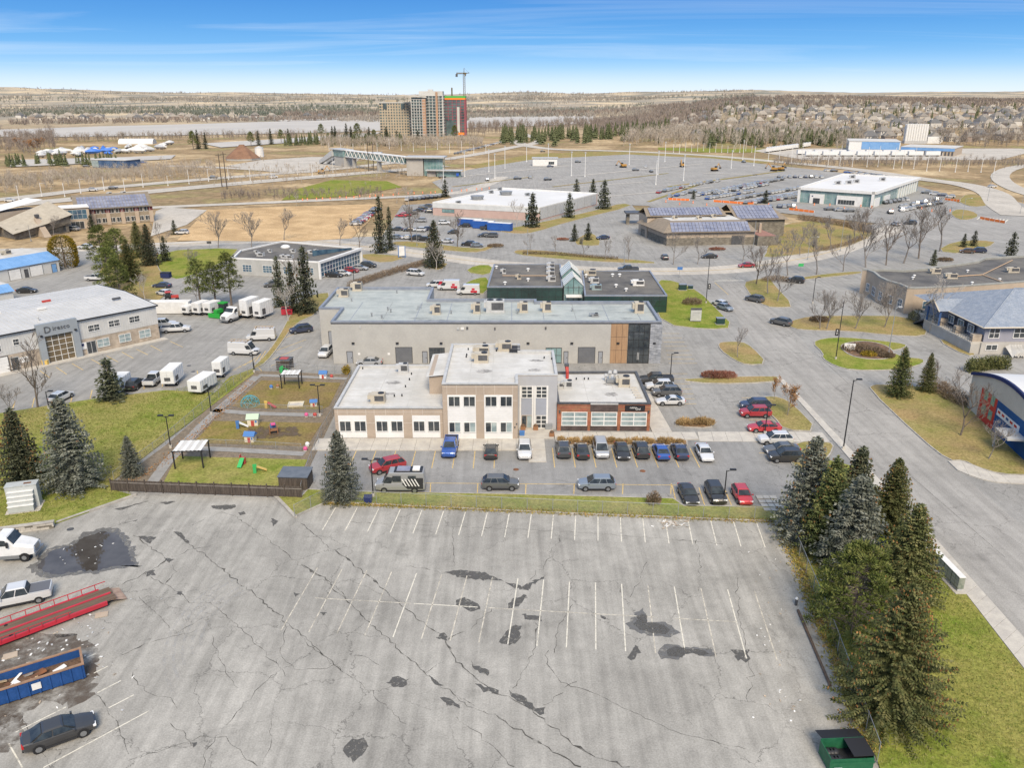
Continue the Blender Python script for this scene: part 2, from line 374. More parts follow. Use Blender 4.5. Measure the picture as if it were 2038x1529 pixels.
def smoothpoly(pl, it=1):
 for _ in range(it):
  q = []
  for i in range(len(pl)):
   a, b = pl[i], pl[(i+1)%len(pl)]
   q += [(a[0]*.75+b[0]*.25, a[1]*.75+b[1]*.25), (a[0]*.25+b[0]*.75, a[1]*.25+b[1]*.75)]
  pl = q
 return pl
def offset(pl, d):
 n = len(pl); A = sum(pl[i][0]*pl[(i+1)%n][1]-pl[(i+1)%n][0]*pl[i][1] for i in range(n)); sg = 1 if A > 0 else -1
 o = []
 for i in range(n):
  a, b, c = Vector(pl[i-1]), Vector(pl[i]), Vector(pl[(i+1)%n])
  e1 = (b-a); e2 = (c-b)
  if e1.length < 1e-5 or e2.length < 1e-5: o.append(tuple(b)); continue
  e1.normalize(); e2.normalize()
  n1 = Vector((-e1.y, e1.x))*sg; n2 = Vector((-e2.y, e2.x))*sg; nn = n1+n2
  if nn.length < 0.3: nn = n1
  nn.normalize(); k = min(2.0, 1/max(0.4, nn.dot(n1))); o.append((b.x+nn.x*d*k, b.y+nn.y*d*k))
 return o
def island(name, px, m, h=0.12, kerb=0.16, it=1, pixels=True):
 pl = PG(px) if pixels else px
 if it: pl = smoothpoly(pl, it)
 inn = offset(pl, kerb) if kerb else pl
 o = MB().prism(inn, -0.05, h).build(name, m); struct(o)
 if kerb:
  b = MB(); n = len(pl)
  A = sum(pl[i][0]*pl[(i+1)%n][1]-pl[(i+1)%n][0]*pl[i][1] for i in range(n))
  if A < 0: pl = pl[::-1]; inn = inn[::-1]
  zk = h+0.015
  b.loft([[(p[0],p[1],-0.05) for p in pl], [(p[0],p[1],zk) for p in pl], [(p[0],p[1],zk) for p in inn], [(p[0],p[1],h-0.02) for p in inn]], cap=False)
  b.build('kerb', KERB, o)
 return o
NEAR = [(-260,15),(260,15),(300,120),(250,300)]+PG([(1990,412),(1880,424),(1700,452),(1500,470),(1310,470),(1255,405),(1150,395),(900,402),(800,408),(760,470),(640,474),(340,486),(150,500),(0,520)])+[(-230,245),(-260,120)]
sheet('pavement', NEAR, 0.0, A_MID, pixels=False)
LOTP = PG([(-60,1066),(0,1060),(110,1045),(272,988),(400,984),(540,992),(585,1033),(648,1003),(1100,1024),(1552,1042),(1585,1105),(1650,1260),(1735,1500)])+[(33,38),(30,25),(-70,25),(-62,50)]
lot = sheet('parking_lot', LOTP, 0.006, A_LOT, pixels=False)
road = sheet('road', [(1437,566),(1470,640),(1522,718),(1560,757),(1602,800),(1690,893),(1802,1010),(1844,1054),(2038,1272),(2300,1570),(2700,1500),(2400,1290),(2100,1100),(1960,985),(1884,920),(1830,872),(1728,775),(1640,735),(1600,680),(1545,625),(1500,580),(1480,563)], 0.006, A_ROAD)
# ---- islands, verges, lawns
island('median_island', [(1428,684),(1443,681),(1478,681),(1498,692),(1529,725),(1486,728),(1459,717),(1432,697)], GR_B)
island('verge_strip', [(1343,757),(1420,752),(1544,749),(1556,756),(1536,762),(1420,766)], GR_B)
island('entrance_lawn', [(1615,683),(1637,674),(1683,672),(1753,679),(1806,686),(1800,694),(1770,700),(1800,712),(1838,715),(1840,724),(1808,734),(1768,738),(1695,738),(1660,729),(1635,714),(1638,704)], GR_G)
island('mulch_bed', [(1668,690),(1690,682),(1730,680),(1768,690),(1785,708),(1765,717),(1725,717),(1688,709)], MULCH, h=0.20, kerb=0.22, it=2)
island('roadside_lawn', [(1727,774),(1738,766),(1764,767),(1850,772),(1930,800),(1985,835),(2060,905),(2130,985),(2060,948),(1990,946),(1940,930),(1918,918),(1888,919),(1830,873)], GR_B)
island('lot_corner_lawn', [(1497,796),(1520,790),(1553,791),(1580,806),(1632,860),(1560,858),(1541,832)], GR_B)
island('lot_end_lawn', [(1582,880),(1652,880),(1662,893),(1630,935),(1580,935),(1566,905)], GR_B)
island('sign_lawn', [(1305,557),(1347,560),(1394,582),(1423,612),(1464,653),(1408,657),(1318,646),(1300,600)], GR_G)
island('corner_verge', [(1477,563),(1503,557),(1533,553),(1540,566),(1582,611),(1553,613),(1523,611),(1495,591)], GR_B)
island('street_verge', [(1588,554),(1640,546),(1713,540),(1716,545),(1640,553),(1592,558)], GR_B)
island('tree_verge', [(1570,640),(1611,630),(1700,629),(1807,630),(1846,656),(1841,671),(1768,668),(1698,660),(1592,658),(1569,650)], GR_B)
island('steps_lawn', [(1862,677),(1896,677),(1948,707),(1922,710)], GR_B)
island('hedge_verge', [(1019,503),(1031,497),(1097,500),(1183,511),(1303,521),(1303,526),(1165,520),(1045,510)], GR_B)
island('hillside_lawn', [(1517,515),(1590,507),(1662,496),(1716,481),(1744,462),(1700,447),(1590,438),(1530,460),(1527,500)], GR_B)
island('junction_lawn', [(1862,500),(1897,481),(1952,478),(1990,484),(1916,506)], GR_B)
island('warehouse_verge', [(985,460),(1062,446),(1190,418),(1238,404),(1262,410),(1130,442),(1065,463),(1030,466)], GR_B)
island('car_park_verge', [(777,482),(822,480),(952,497),(973,490),(990,489),(959,503),(918,502),(787,489)], GR_B)
island('corner_lawn', [(719,504),(815,511),(770,525),(720,516)], GR_B)
island('tree_island', [(850,533),(897,521),(876,540)], GR_B)
island('green_verge', [(923,542),(945,528),(982,528),(974,550)], GR_G)
island('green_verge', [(919,567),(949,554),(974,552),(970,585),(940,585)], GR_G)
island('slope_verge', [(662,583),(634,624),(587,645),(556,690),(531,722),(508,736),(500,734),(520,716),(545,686),(566,650),(590,602),(630,585)], GR_B)
island('wide_lawn', [(312,500),(477,493),(465,508),(440,525),(371,553),(343,557),(310,534)], GR_G)
island('pine_bed', [(196,535),(240,500),(312,506),(318,540),(340,600),(250,590),(205,560)], GR_B, kerb=0)
island('island_bed', [(1140,486),(1155,470),(1180,462),(1200,488),(1170,490)], GR_B)
sheet('dry_field', [(352,479),(412,418),(560,411),(752,406),(735,440),(700,474),(600,480)], 0.06, DRY)
for nm, px in (('paved_yard', [(300,470),(310,420),(330,412),(412,418),(372,447)]),): sheet(nm, px, 0.05, A_PALE)
# west lawn with the spruces
island('west_lawn', [(-120,835),(0,824),(82,811),(203,793),(330,778),(428,783),(457,752),(508,733),(505,745),(225,958),(222,976),(268,988),(110,1044),(0,1059),(-100,1064)], GR_N, h=0.12, kerb=0.0, it=0)
b = MB()
pk = [Vector((*p, 0)) for p in PG([(545,990),(585,1031)])]; b.add([pk[0], pk[1], pk[1]+Vector((.35,.1,0)), pk[0]+Vector((.35,.1,0))]+[p+Vector((0,0,.17)) for p in (pk[0], pk[1], pk[1]+Vector((.35,.1,0)), pk[0]+Vector((.35,.1,0)))], [(4,5,6,7),(0,1,5,4),(1,2,6,5),(2,3,7,6),(3,0,4,7)])
pk = [Vector((*p, 0)) for p in PG([(272,987),(112,1043)])]; dv = Vector((-.1,.35,0)); b.add([pk[0], pk[1], pk[1]+dv, pk[0]+dv]+[p+Vector((0,0,.2)) for p in (pk[0], pk[1], pk[1]+dv, pk[0]+dv)], [(4,5,6,7),(0,1,5,4),(1,2,6,5),(2,3,7,6),(3,0,4,7)])
b.build('kerb', KERB, lot)
island('fence_verge', [(548,986),(588,1029),(650,1001),(1100,1022),(1555,1040),(1560,1012),(1500,1008),(1362,1008),(1340,993),(1000,984),(735,980),(612,975),(600,988)], GR_N, it=0)
island('east_lawn', [(1553,1040),(1590,1110),(1660,1270),(1740,1500),(1830,1760),(2700,1900),(2038,1336),(1922,1185),(1853,1113),(1798,1040),(1700,930),(1640,915),(1560,1010)], GR_G, kerb=0, it=0)
# concrete walks, made of slabs with joints
def walk(name, left, right, step=1.6, z=0.13, m=CONC):
 """two edges (places) -> a run of separate slabs"""
 def resample(pl, n):
  ds = [0]
  for a, b in zip(pl, pl[1:]): ds.append(ds[-1]+math.dist(a, b))
  o = []
  for k in range(n+1):
   t = ds[-1]*k/n
   for i in range(len(ds)-1):
    if t <= ds[i+1]+1e-9:
     f = (t-ds[i])/max(1e-9, ds[i+1]-ds[i]); o.append((pl[i][0]+(pl[i+1][0]-pl[i][0])*f, pl[i][1]+(pl[i+1][1]-pl[i][1])*f)); break
  return o
 L_ = sum(math.dist(a, b) for a, b in zip(left, left[1:])); n = max(2, int(L_/step))
 A_, B_ = resample(left, n), resample(right, n)
 root = thing(name, '', '', (0,0,0)); del root['label'], root['category']; struct(root)
 for k in range(n):
  a, b, c, d = Vector(A_[k]), Vector(A_[k+1]), Vector(B_[k+1]), Vector(B_[k]); ce = (a+b+c+d)/4
  q = [ce+(p-ce)*0.985 for p in (a,b,c,d)]; dzz = RND.uniform(-.008, .008)
  MB().prism([tuple(p) for p in q], -0.05, z+dzz).build('paving_slab', m, root)
 return root
walk('sidewalk', PG([(1545,752),(1590,800),(1672,893),(1720,950),(1799,1044),(1853,1113),(1922,1184),(2038,1334),(2160,1500)]), PG([(1560,757),(1602,800),(1690,893),(1736,941),(1802,1010),(1844,1054),(1935,1156),(2038,1272),(2200,1455)]), 1.8)
walk('crossing_walk', PG([(1388,860),(1560,860),(1636,861)]), PG([(1392,879),(1575,880),(1652,880)]), 1.9, 0.04)
walk('front_walk', [(-27.5,100.9),(1.5,100.9),(4.6,100.9)], [(-27.5,104.9),(1.5,104.9),(4.6,104.9)], 1.9, 0.14)
walk('entrance_walk', [(1.0,105.0),(1.0,110.2)], [(6.0,105.0),(6.0,110.2)], 1.7, 0.14)
walk('entrance_walk', [(2.2,97.2),(2.2,100.85)], [(4.6,97.2),(4.6,100.85)], 1.8, 0.12)
walk('brick_front_walk', [(6.1,104.6),(26.5,104.6)], [(6.1,107.2),(26.5,107.2)], 1.9, 0.14)
walk('side_walk', [(20.3,107.3),(20.3,123.0)], [(23.2,107.3),(22.6,123.0)], 1.9, 0.14)
walk('side_walk', PG([(1886,919),(1920,919),(1945,932),(1990,947),(2110,950)]), PG([(1905,937),(1935,950),(1970,960),(2000,963),(2120,968)]), 1.8, 0.13)
# grass bed in front of the brick wing
island('planting_bed', [(6.2,102.6),(24.5,102.6),(24.8,104.4),(6.2,104.4)], LITTER, pixels=False, it=0)
island('planting_bed', [(24.0,109.2),(29.5,108.6),(29.5,111.4),(24.4,111.9)], LITTER, pixels=False, it=1)
# ---- streets and lots further off
def strip(name, cl, wd, m, z=0.03, px=True, pixz=0.0):
 pl = PG(cl, pixz) if px else cl
 b = MB(); Lf, Rt = [], []
 for i, p in enumerate(pl):
  a = Vector(pl[max(0, i-1)]); c = Vector(pl[min(len(pl)-1, i+1)]); d = (c-a).normalized(); n = Vector((-d.y, d.x))
  wv = wd[i] if isinstance(wd, (list, tuple)) else wd
  Lf.append((p[0]+n.x*wv/2, p[1]+n.y*wv/2)); Rt.append((p[0]-n.x*wv/2, p[1]-n.y*wv/2))
 for i in range(len(pl)-1):
  q = [Rt[i], Rt[i+1], Lf[i+1], Lf[i]]; b.poly([(x, y, z+max(0, zt(x, y)) if y > 450 else z) for x, y in q])
 return struct(b.build(name, m))
def spl(pl, n=5):
 o = []
 for i in range(len(pl)-1):
  p0, p1, p2, p3 = pl[max(0,i-1)], pl[i], pl[i+1], pl[min(len(pl)-1,i+2)]
  for k in range(n):
   t = k/n; o.append(tuple(0.5*((2*p1[j])+(-p0[j]+p2[j])*t+(2*p0[j]-5*p1[j]+4*p2[j]-p3[j])*t*t+(-p0[j]+3*p1[j]-3*p2[j]+p3[j])*t**3) for j in (0,1)))
 return o+[pl[-1]]
strip('street', spl([(-200,505),(120,497),(309,488),(477,481),(600,478),(729,491),(890,513),(1000,526),(1165,537),(1330,540),(1450,536),(1550,523),(1650,502),(1730,473),(1790,452)]), 9.5, A_PALE, 0.010)
strip('highway', spl([(-300,418),(0,397),(189,376),(429,355),(560,345),(700,333),(800,322),(900,316)]), 13, A_PALE, 0.12)
strip('highway', spl([(-300,432),(0,410),(292,382),(532,360),(700,346),(800,338),(880,330)]), 16, A_PALE, 0.12)
strip('service_road', spl([(250,418),(309,413),(515,404),(700,396),(890,386),(960,370),(1000,352)]), 8, A_PALE, 0.10)
strip('ring_road', spl([(2030,430),(1998,410),(1975,385),(1920,368),(1840,357),(1700,337),(1560,323),(1400,309),(1240,301),(1120,298),(1060,292),(1030,284),(1015,276)]), [14]*61, A_PALE, 0.16)
strip('ramp_road', spl([(880,318),(960,305),(1020,293),(1060,286),(1075,278),(1045,268),(1030,262)]), 12, A_PALE, 0.14)
strip('far_road', spl([(330,330),(430,333),(520,338),(600,343),(640,335),(700,318)]), 10, A_PALE, 0.1)
strip('side_street', spl([(2330,440),(2160,410),(2038,382),(1990,352),(2038,330),(2200,320)]), 10, A_PALE, 0.14)
sheet('station_lot', [(905,398),(860,362),(930,338),(1060,317),(1250,307),(1420,315),(1580,333),(1690,345),(1660,368),(1560,384),(1430,400),(1300,410),(1100,402)], 0.06, A_ROAD)
sheet('dealer_lot', [(1290,412),(1375,372),(1500,352),(1660,350),(1790,360),(1880,385),(1912,408),(1880,432),(1760,446),(1560,424)], 0.075, A_MID)
sheet('depot_yard', [(1500,300),(1560,288),(1990,288),(2060,300),(1990,318),(1600,318)], 0.07, A_PALE)
sheet('platform_yard', [(450,330),(520,318),(620,312),(720,312),(700,330),(560,342)], 0.09, A_PALE)
sheet('roundabout_apron', [(1790,455),(1850,420),(1940,395),(2020,400),(2120,430),(2150,470),(2050,480),(1950,474),(1860,478)], 0.02, A_ROAD)
island('splitter_island', [(1890,424),(1905,416),(1935,420),(1950,430),(1930,438),(1905,437)], GR_B)
island('ring_verge', [(1905,400),(1925,385),(1965,392),(1980,405),(1950,412),(1925,410)], GR_B)
sheet('grass_mound_field', [(560,398),(590,376),(660,358),(770,360),(800,372),(700,390)], 0.08, GR_G)
sheet('green_strip', [(930,330),(1060,306),(1250,299),(1400,306),(1600,322),(1500,325),(1250,308),(1060,318),(960,338)], 0.05, GR_B)
sheet('green_strip', [(1310,290),(1500,283),(1560,290),(1520,303),(1400,303),(1310,298)], 0.05, GR_G)
# river
WATER = mat('river_water', (0.50, 0.465, 0.41), (0.45, 0.42, 0.375), scale=0.01, rough=0.6, spec=0.08, bump=0.05, bscale=0.25)
RIV = [(-120,268),(55,273),(200,271),(400,268),(560,265),(700,262),(800,258),(930,254),(1060,250),(1180,245),(1300,236),(1360,229),(1270,227),(1150,230),(1000,232),(860,233),(720,237),(560,241),(400,246),(200,251),(55,256),(-120,260)]
sheet('river', RIV, 0.5, WATER)
sheet('river_backwater', [(540,238),(700,233),(760,232),(700,236),(560,241)], 0.6, WATER)
sheet('river_inlet', [(400,285),(560,276),(700,266),(760,262),(740,270),(600,282),(440,293)], 0.5, WATER)
sheet('marina_water', [(20,318),(250,312),(350,308),(340,316),(150,326),(20,332)], 0.4, WATER)
# ================================================================ buildings: tools
GLASS = mat('window_glass', (0.025, 0.032, 0.04), (0.06, 0.07, 0.075), scale=0.7, rough=0.08, spec=0.9)
GLASS_P = mat('pale_glass', (0.33, 0.40, 0.40), (0.22, 0.28, 0.29), scale=0.9, rough=0.1, spec=0.8)
GLASS_B = mat('blue_glass', (0.03, 0.07, 0.12), (0.08, 0.15, 0.20), scale=0.4, rough=0.08, spec=0.9)
GLASS_G = mat('green_mirror_glass', (0.018, 0.055, 0.05), (0.008, 0.022, 0.02), scale=0.14, rough=0.06, spec=0.9)
GLASS_C = mat('teal_glass', (0.12, 0.22, 0.22), (0.25, 0.36, 0.36), scale=0.25, rough=0.1, spec=0.9)
WHITE = mat('white_trim', (0.74, 0.73, 0.70), (0.66, 0.65, 0.62), scale=0.8, rough=0.6, fine=0.05)
BLACK = mat('black_metal', (0.022, 0.022, 0.025), rough=0.5, spec=0.4)
DGREY = mat('dark_grey_metal', (0.07, 0.072, 0.075), (0.10, 0.10, 0.105), scale=1.5, rough=0.5)
MGREY = mat('grey_metal', (0.30, 0.31, 0.315), (0.24, 0.25, 0.255), scale=1.2, rough=0.5, metal=0.2)
LGREY = mat('light_grey_metal', (0.50, 0.50, 0.49), (0.42, 0.42, 0.41), scale=1.2, rough=0.5)
BEIGE = mat('beige_panel', (0.41, 0.335, 0.265), (0.365, 0.30, 0.24), scale=0.5, rough=0.85, fine=0.06)
ROOF_W = mat('pale_roof_membrane', (0.60, 0.585, 0.55), (0.51, 0.495, 0.46), scale=0.16, rough=0.8, col3=(0.40, 0.385, 0.35), scale3=0.45, amt3=0.45, fine=0.07, fscale=5)
ROOF_G = mat('green_grey_roof', (0.39, 0.42, 0.40), (0.30, 0.325, 0.315), scale=0.14, rough=0.85, col3=(0.46, 0.48, 0.45), scale3=0.4, amt3=0.5, fine=0.10, fscale=4, stretch=(0.6, 1.6, 1))
ROOF_B = mat('gravel_roof', (0.135, 0.128, 0.12), (0.085, 0.082, 0.08), scale=0.25, rough=0.95, col3=(0.19, 0.175, 0.15), scale3=0.12, amt3=0.6, fine=0.25, fscale=5)
BLOCK = mat('block_wall', (0.425, 0.415, 0.385), (0.385, 0.375, 0.35), scale=0.4, rough=0.9, fine=0.06, fscale=3)
WOODP = mat('tan_panel', (0.37, 0.235, 0.135), (0.32, 0.20, 0.115), scale=1.1, rough=0.7, stretch=(4, 4, 0.6))
STUCCO = mat('tan_stucco', (0.44, 0.36, 0.275), (0.39, 0.315, 0.24), scale=0.4, rough=0.9, fine=0.06)
COPING = mat('blue_grey_flashing', (0.22, 0.245, 0.29), (0.28, 0.30, 0.34), scale=0.8, rough=0.5, metal=0.2)
RTUM = mat('unit_beige', (0.50, 0.45, 0.36), (0.42, 0.375, 0.30), scale=0.9, rough=0.6, fine=0.1)
RUST = mat('rust', (0.22, 0.09, 0.04), (0.12, 0.06, 0.035), scale=1.2, rough=0.9)
def brickmat(name, c1, c2, mo, sx, sy, vec_rot=True, off=0.5):
 m = mat(name, c1, rough=0.9); N, L, b = nodes(m)
 tc_ = N.new('ShaderNodeTexCoord'); sp = N.new('ShaderNodeSeparateXYZ'); L.new(tc_.outputs['Object'], sp.inputs[0])
 ad = N.new('ShaderNodeMath'); ad.operation = 'ADD'; L.new(sp.outputs[0], ad.inputs[0]); L.new(sp.outputs[1], ad.inputs[1])
 cb = N.new('ShaderNodeCombineXYZ'); L.new(ad.outputs[0], cb.inputs[0]); L.new(sp.outputs[2], cb.inputs[1])
 t = N.new('ShaderNodeTexBrick'); t.inputs['Color1'].default_value = (*c1, 1); t.inputs['Color2'].default_value = (*c2, 1); t.inputs['Mortar'].default_value = (*mo, 1)
 t.inputs['Scale'].default_value = 1; t.inputs['Brick Width'].default_value = sx; t.inputs['Row Height'].default_value = sy; t.inputs['Mortar Size'].default_value = 0.012; t.offset = off; t.inputs['Bias'].default_value = 0
 L.new(cb.outputs[0], t.inputs['Vector'])
 n = N.new('ShaderNodeTexNoise'); n.inputs['Scale'].default_value = 0.9; L.new(tc_.outputs['Object'], n.inputs['Vector'])
 r = N.new('ShaderNodeMapRange'); r.inputs[1].default_value = .3; r.inputs[2].default_value = .7; r.inputs[3].default_value = .75; r.inputs[4].default_value = 1.25; L.new(n.outputs[0], r.inputs[0])
 x = N.new('ShaderNodeMixRGB'); x.blend_type = 'MULTIPLY'; x.inputs[0].default_value = 1; L.new(t.outputs[0], x.inputs[1]); L.new(r.outputs[0], x.inputs[2]); L.new(x.outputs[0], b.inputs['Base Color'])
 return m
BRICK = brickmat('multi_red_brick', (0.38, 0.12, 0.07), (0.34, 0.17, 0.085), (0.22, 0.11, 0.08), 0.9, 0.16)
BRICKD = brickmat('dark_brick', (0.085, 0.065, 0.06), (0.12, 0.09, 0.08), (0.05, 0.04, 0.04), 0.5, 0.1)
STONE = brickmat('ledge_stone', (0.36, 0.375, 0.40), (0.20, 0.215, 0.24), (0.15, 0.15, 0.16), 0.8, 0.22)
STONEB = brickmat('buff_stone', (0.42, 0.355, 0.28), (0.35, 0.29, 0.225), (0.33, 0.28, 0.23), 0.6, 0.2)
STONED = brickmat('grey_brown_stone', (0.23, 0.205, 0.165), (0.16, 0.145, 0.12), (0.12, 0.11, 0.09), 0.7, 0.2)
def ribmat(name, c1, c2, pitch, axis=0, rough=0.5, metal=0.2):
 """ribbed metal: colour only between the built standing seams"""
 return mat(name, c1, c2, scale=0.35, rough=rough, metal=metal, fine=0.05)
SIDING = ribmat('pale_siding', (0.62, 0.61, 0.58), (0.55, 0.545, 0.52), 0.3)
MROOF = ribmat('metal_roof', (0.62, 0.60, 0.56), (0.54, 0.525, 0.49), 0.5)
BLUER = ribmat('blue_metal_roof', (0.17, 0.34, 0.60), (0.22, 0.40, 0.66), 0.5)
SOLAR = mat('solar_cell', (0.16, 0.17, 0.235), (0.26, 0.265, 0.32), scale=0.4, rough=0.22, spec=0.7)
class Wall:
 """a wall face of a building in the building's own frame, seen from outside left (p0) to right (p1)"""
 def __init__(s, root, p0, p1):
  s.root = root; s.p = Vector((p0[0], p0[1])); d = Vector((p1[0]-p0[0], p1[1]-p0[1])); s.L = d.length; s.d = d.normalized(); s.n = Vector((s.d.y, -s.d.x)); s.a = math.atan2(s.d.y, s.d.x)
 def bx(s, b, s0, s1, z0, z1, o0, o1, m=0):
  c = s.p+s.d*((s0+s1)/2)+s.n*((o0+o1)/2)
  return b.cbox((c.x, c.y, (z0+z1)/2), (abs(s1-s0), abs(o1-o0), abs(z1-z0)), s.a, m)
 def panel(s, name, s0, s1, z0, z1, m, o=0.04, label=None):
  b = MB(); s.bx(b, s0, s1, z0, z1, -0.03, o); return b.build(name, m, s.root, label=label)
 def window(s, s0, s1, z0, z1, nx=2, nz=1, fr=WHITE, gl=GLASS, fw=0.07, o=0.07, base=0.0, each=False, name='window', mull=None):
  b = MB(); mw = mull or fw*0.8
  s.bx(b, s0, s1, z1-fw, z1, base-0.02, base+o); s.bx(b, s0, s1, z0, z0+fw, base-0.02, base+o+0.03)
  s.bx(b, s0, s0+fw, z0+fw, z1-fw, base-0.02, base+o); s.bx(b, s1-fw, s1, z0+fw, z1-fw, base-0.02, base+o)
  cw = (s1-s0-2*fw)/nx; ch = (z1-z0-2*fw)/nz
  for i in range(1, nx): q = s0+fw+cw*i; s.bx(b, q-mw/2, q+mw/2, z0+fw, z1-fw, base-0.02, base+o-0.012)
  for k in range(1, nz): q = z0+fw+ch*k; s.bx(b, s0+fw, s1-fw, q-mw/2, q+mw/2, base-0.02, base+o-0.018)
  wo = b.build(name, fr, s.root)
  gl = gl if isinstance(gl, (list, tuple)) else [gl]
  if each:
   for i in range(nx):
    for k in range(nz):
     g = MB(); s.bx(g, s0+fw+cw*i+0.01, s0+fw+cw*(i+1)-0.01, z0+fw+ch*k+0.01, z0+fw+ch*(k+1)-0.01, base-0.02, base+0.02); g.build('pane', gl[(i*7+k*3)%len(gl)], wo)
  else:
   g = MB(); s.bx(g, s0+fw*.5, s1-fw*.5, z0+fw*.5, z1-fw*.5, base-0.02, base+0.02); g.build('pane', gl[0], wo)
  return wo
 def door(s, s0, s1, z0, z1, m, fr=DGREY, name='door', base=0.0, slats=0, handle=True):
  b = MB(); s.bx(b, s0, s1, z0, z1, base-0.02, base+0.03); d = b.build(name, m, s.root)
  f = MB(); s.bx(f, s0-0.1, s0, z0, z1+0.1, base-0.02, base+0.06); s.bx(f, s1, s1+0.1, z0, z1+0.1, base-0.02, base+0.06); s.bx(f, s0, s1, z1, z1+0.1, base-0.02, base+0.06); f.build('frame', fr, d)
  if slats:
   for k in range(slats):
    q = z0+(z1-z0)*(k+.08)/slats; h = (z1-z0)/slats*0.84; t = MB(); s.bx(t, s0+.03, s1-.03, q, q+h, base, base+0.055); t.build('slat', m, d)
  elif handle:
   t = MB(); s.bx(t, s1-0.22, s1-0.12, z0+0.95, z0+1.1, base, base+0.09); t.build('handle', BLACK, d)
  return d
def flatroof(root, pl, h, wm, rm, cm, z0=0.0, par=0.45, pw=0.3, name='wall', cop=0.12):
 """walls, a roof deck sunk behind a parapet, and its coping"""
 n = len(pl); A = sum(pl[i][0]*pl[(i+1)%n][1]-pl[(i+1)%n][0]*pl[i][1] for i in range(n))
 if A < 0: pl = pl[::-1]
 inn = offset(pl, pw)
 b = MB(); b.loft([[(p[0],p[1],z0) for p in pl], [(p[0],p[1],h) for p in pl], [(p[0],p[1],h) for p in inn], [(p[0],p[1],h-par) for p in inn]], cap=False); b.build(name, wm, root)
 MB().poly([(p[0],p[1],h-par+0.01) for p in inn]).build('roof', rm, root)
 ou = offset(pl, -0.05); i2 = offset(pl, pw+0.04)
 b = MB(); b.loft([[(p[0],p[1],h-cop) for p in ou], [(p[0],p[1],h+0.06) for p in ou], [(p[0],p[1],h+0.06) for p in i2], [(p[0],p[1],h-par+0.02) for p in i2]], cap=False); b.build('coping', cm, root)
def rtu(root, u, v, z, sx=1.9, sy=1.5, sz=1.2, m=RTUM, rz=0.0, fans=1, kind=0):
 """rooftop unit on a curb: case, hood, coil grille, fan"""
 b = MB(); c, s_ = math.cos(rz), math.sin(rz)
 def W(x, y): return (u+x*c-y*s_, v+x*s_+y*c)
 x, y = W(0, 0); b.cbox((x, y, z+0.12), (sx+.1, sy+.1, 0.24), rz); b.cbox((x, y, z+0.24+sz/2), (sx, sy, sz), rz)
 x, y = W(-sx/2-.22, 0); b.cbox((x, y, z+0.24+sz*.6), (0.44, sy*.8, sz*.55), rz)
 o = b.build('rooftop_unit', m, root)
 g = MB(); x, y = W(sx*.12, -sy/2-.01); g.cbox((x, y, z+.24+sz*.5), (sx*.66, 0.05, sz*.7), rz); g.build('grille', DGREY, o)
 for k in range(fans):
  x, y = W(sx*.22-(k*sx*.5), 0); g = MB(); g.tube((x, y, z+.24+sz), (x, y, z+.24+sz+.1), min(sy, sx)*.3, n=12); g.build('fan', BLACK, o)
 return o
def vent(root, u, v, z, r=0.12, h=0.7, m=None, cap=True):
 b = MB(); b.tube((u,v,z), (u,v,z+h), r, n=8)
 if cap: b.tube((u,v,z+h*.8), (u,v,z+h*1.05), r*1.9, r*1.2, n=8)
 return b.build('vent_pipe', m or LGREY, root)
def textmesh(s, size, ext=0.02, align='CENTER', sp=1.0):
 cu = bpy.data.curves.new('lettering', 'FONT'); cu.body = s; cu.size = size; cu.extrude = ext; cu.align_x = align; cu.align_y = 'CENTER'; cu.resolution_u = 2; cu.space_character = sp
 ob = bpy.data.objects.new('lettering', cu); COL.objects.link(ob); bpy.context.view_layer.update()
 me_ = bpy.data.meshes.new_from_object(ob.evaluated_get(bpy.context.evaluated_depsgraph_get())); bpy.data.objects.remove(ob); bpy.data.curves.remove(cu)
 return me_
def lettering(w_, text, s, z, size, m, o=0.08, ext=0.02, align='CENTER', tilt=0.0, sp=1.0, parent=None):
 me_ = textmesh(text, size, ext, align, sp); me_.materials.clear(); me_.materials.append(m)
 ob = link('lettering', me_, parent or w_.root); c = w_.p+w_.d*s+w_.n*o
 ob.matrix_local = Matrix.Translation((c.x, c.y, z)) @ Matrix.Rotation(w_.a, 4, 'Z') @ Matrix.Rotation(R(90), 4, 'X') @ Matrix.Rotation(tilt, 4, 'Z')
 return ob
def stain(root, u, v, z, rx, ry, m, seed, n=26, name='roof_stain'):
 rr = random.Random(seed); b = MB()
 b.poly([(u+rx*(1+rr.uniform(-.35,.25))*math.cos(2*math.pi*i/n), v+ry*(1+rr.uniform(-.35,.25))*math.sin(2*math.pi*i/n), z) for i in range(n)])
 return b.build(name, m, root)
DAMP = mat('damp_roof_dirt', (0.22, 0.21, 0.195), (0.42, 0.40, 0.37), scale=1.3, rough=0.7, fine=0.15)
# ================================================================ the two-storey office in the middle
OB = (-25.0, 105.1)
mb = thing('office_building', 'beige and white two-storey office with grey entrance tower and red brick cafe wing', 'building', OB)
flatroof(mb, [(0,0),(15.25,0),(15.25,19),(0,19)], 4.7, BEIGE, ROOF_W, LGREY, par=0.35)
flatroof(mb, [(15.3,-0.3),(25.8,-0.3),(25.8,3.45),(31.5,3.45),(31.5,15.2),(26.2,15.2),(26.2,18.7),(15.3,18.7)], 8.4, BEIGE, ROOF_W, LGREY, par=0.4)
flatroof(mb, [(31.55,2.9),(45.0,2.75),(45.0,17.0),(31.55,16.8)], 4.3, BRICK, ROOF_W, DGREY, par=0.3)
MB().box(12.8, 15.25, 6.5, 16.5, 4.36, 7.3).build('side_bay', BEIGE, mb); MB().poly([(12.4,6.1,7.2),(15.4,6.1,7.5),(15.4,17,7.5),(12.4,17,7.2)]).build('bay_roof', ROOF_W, mb)
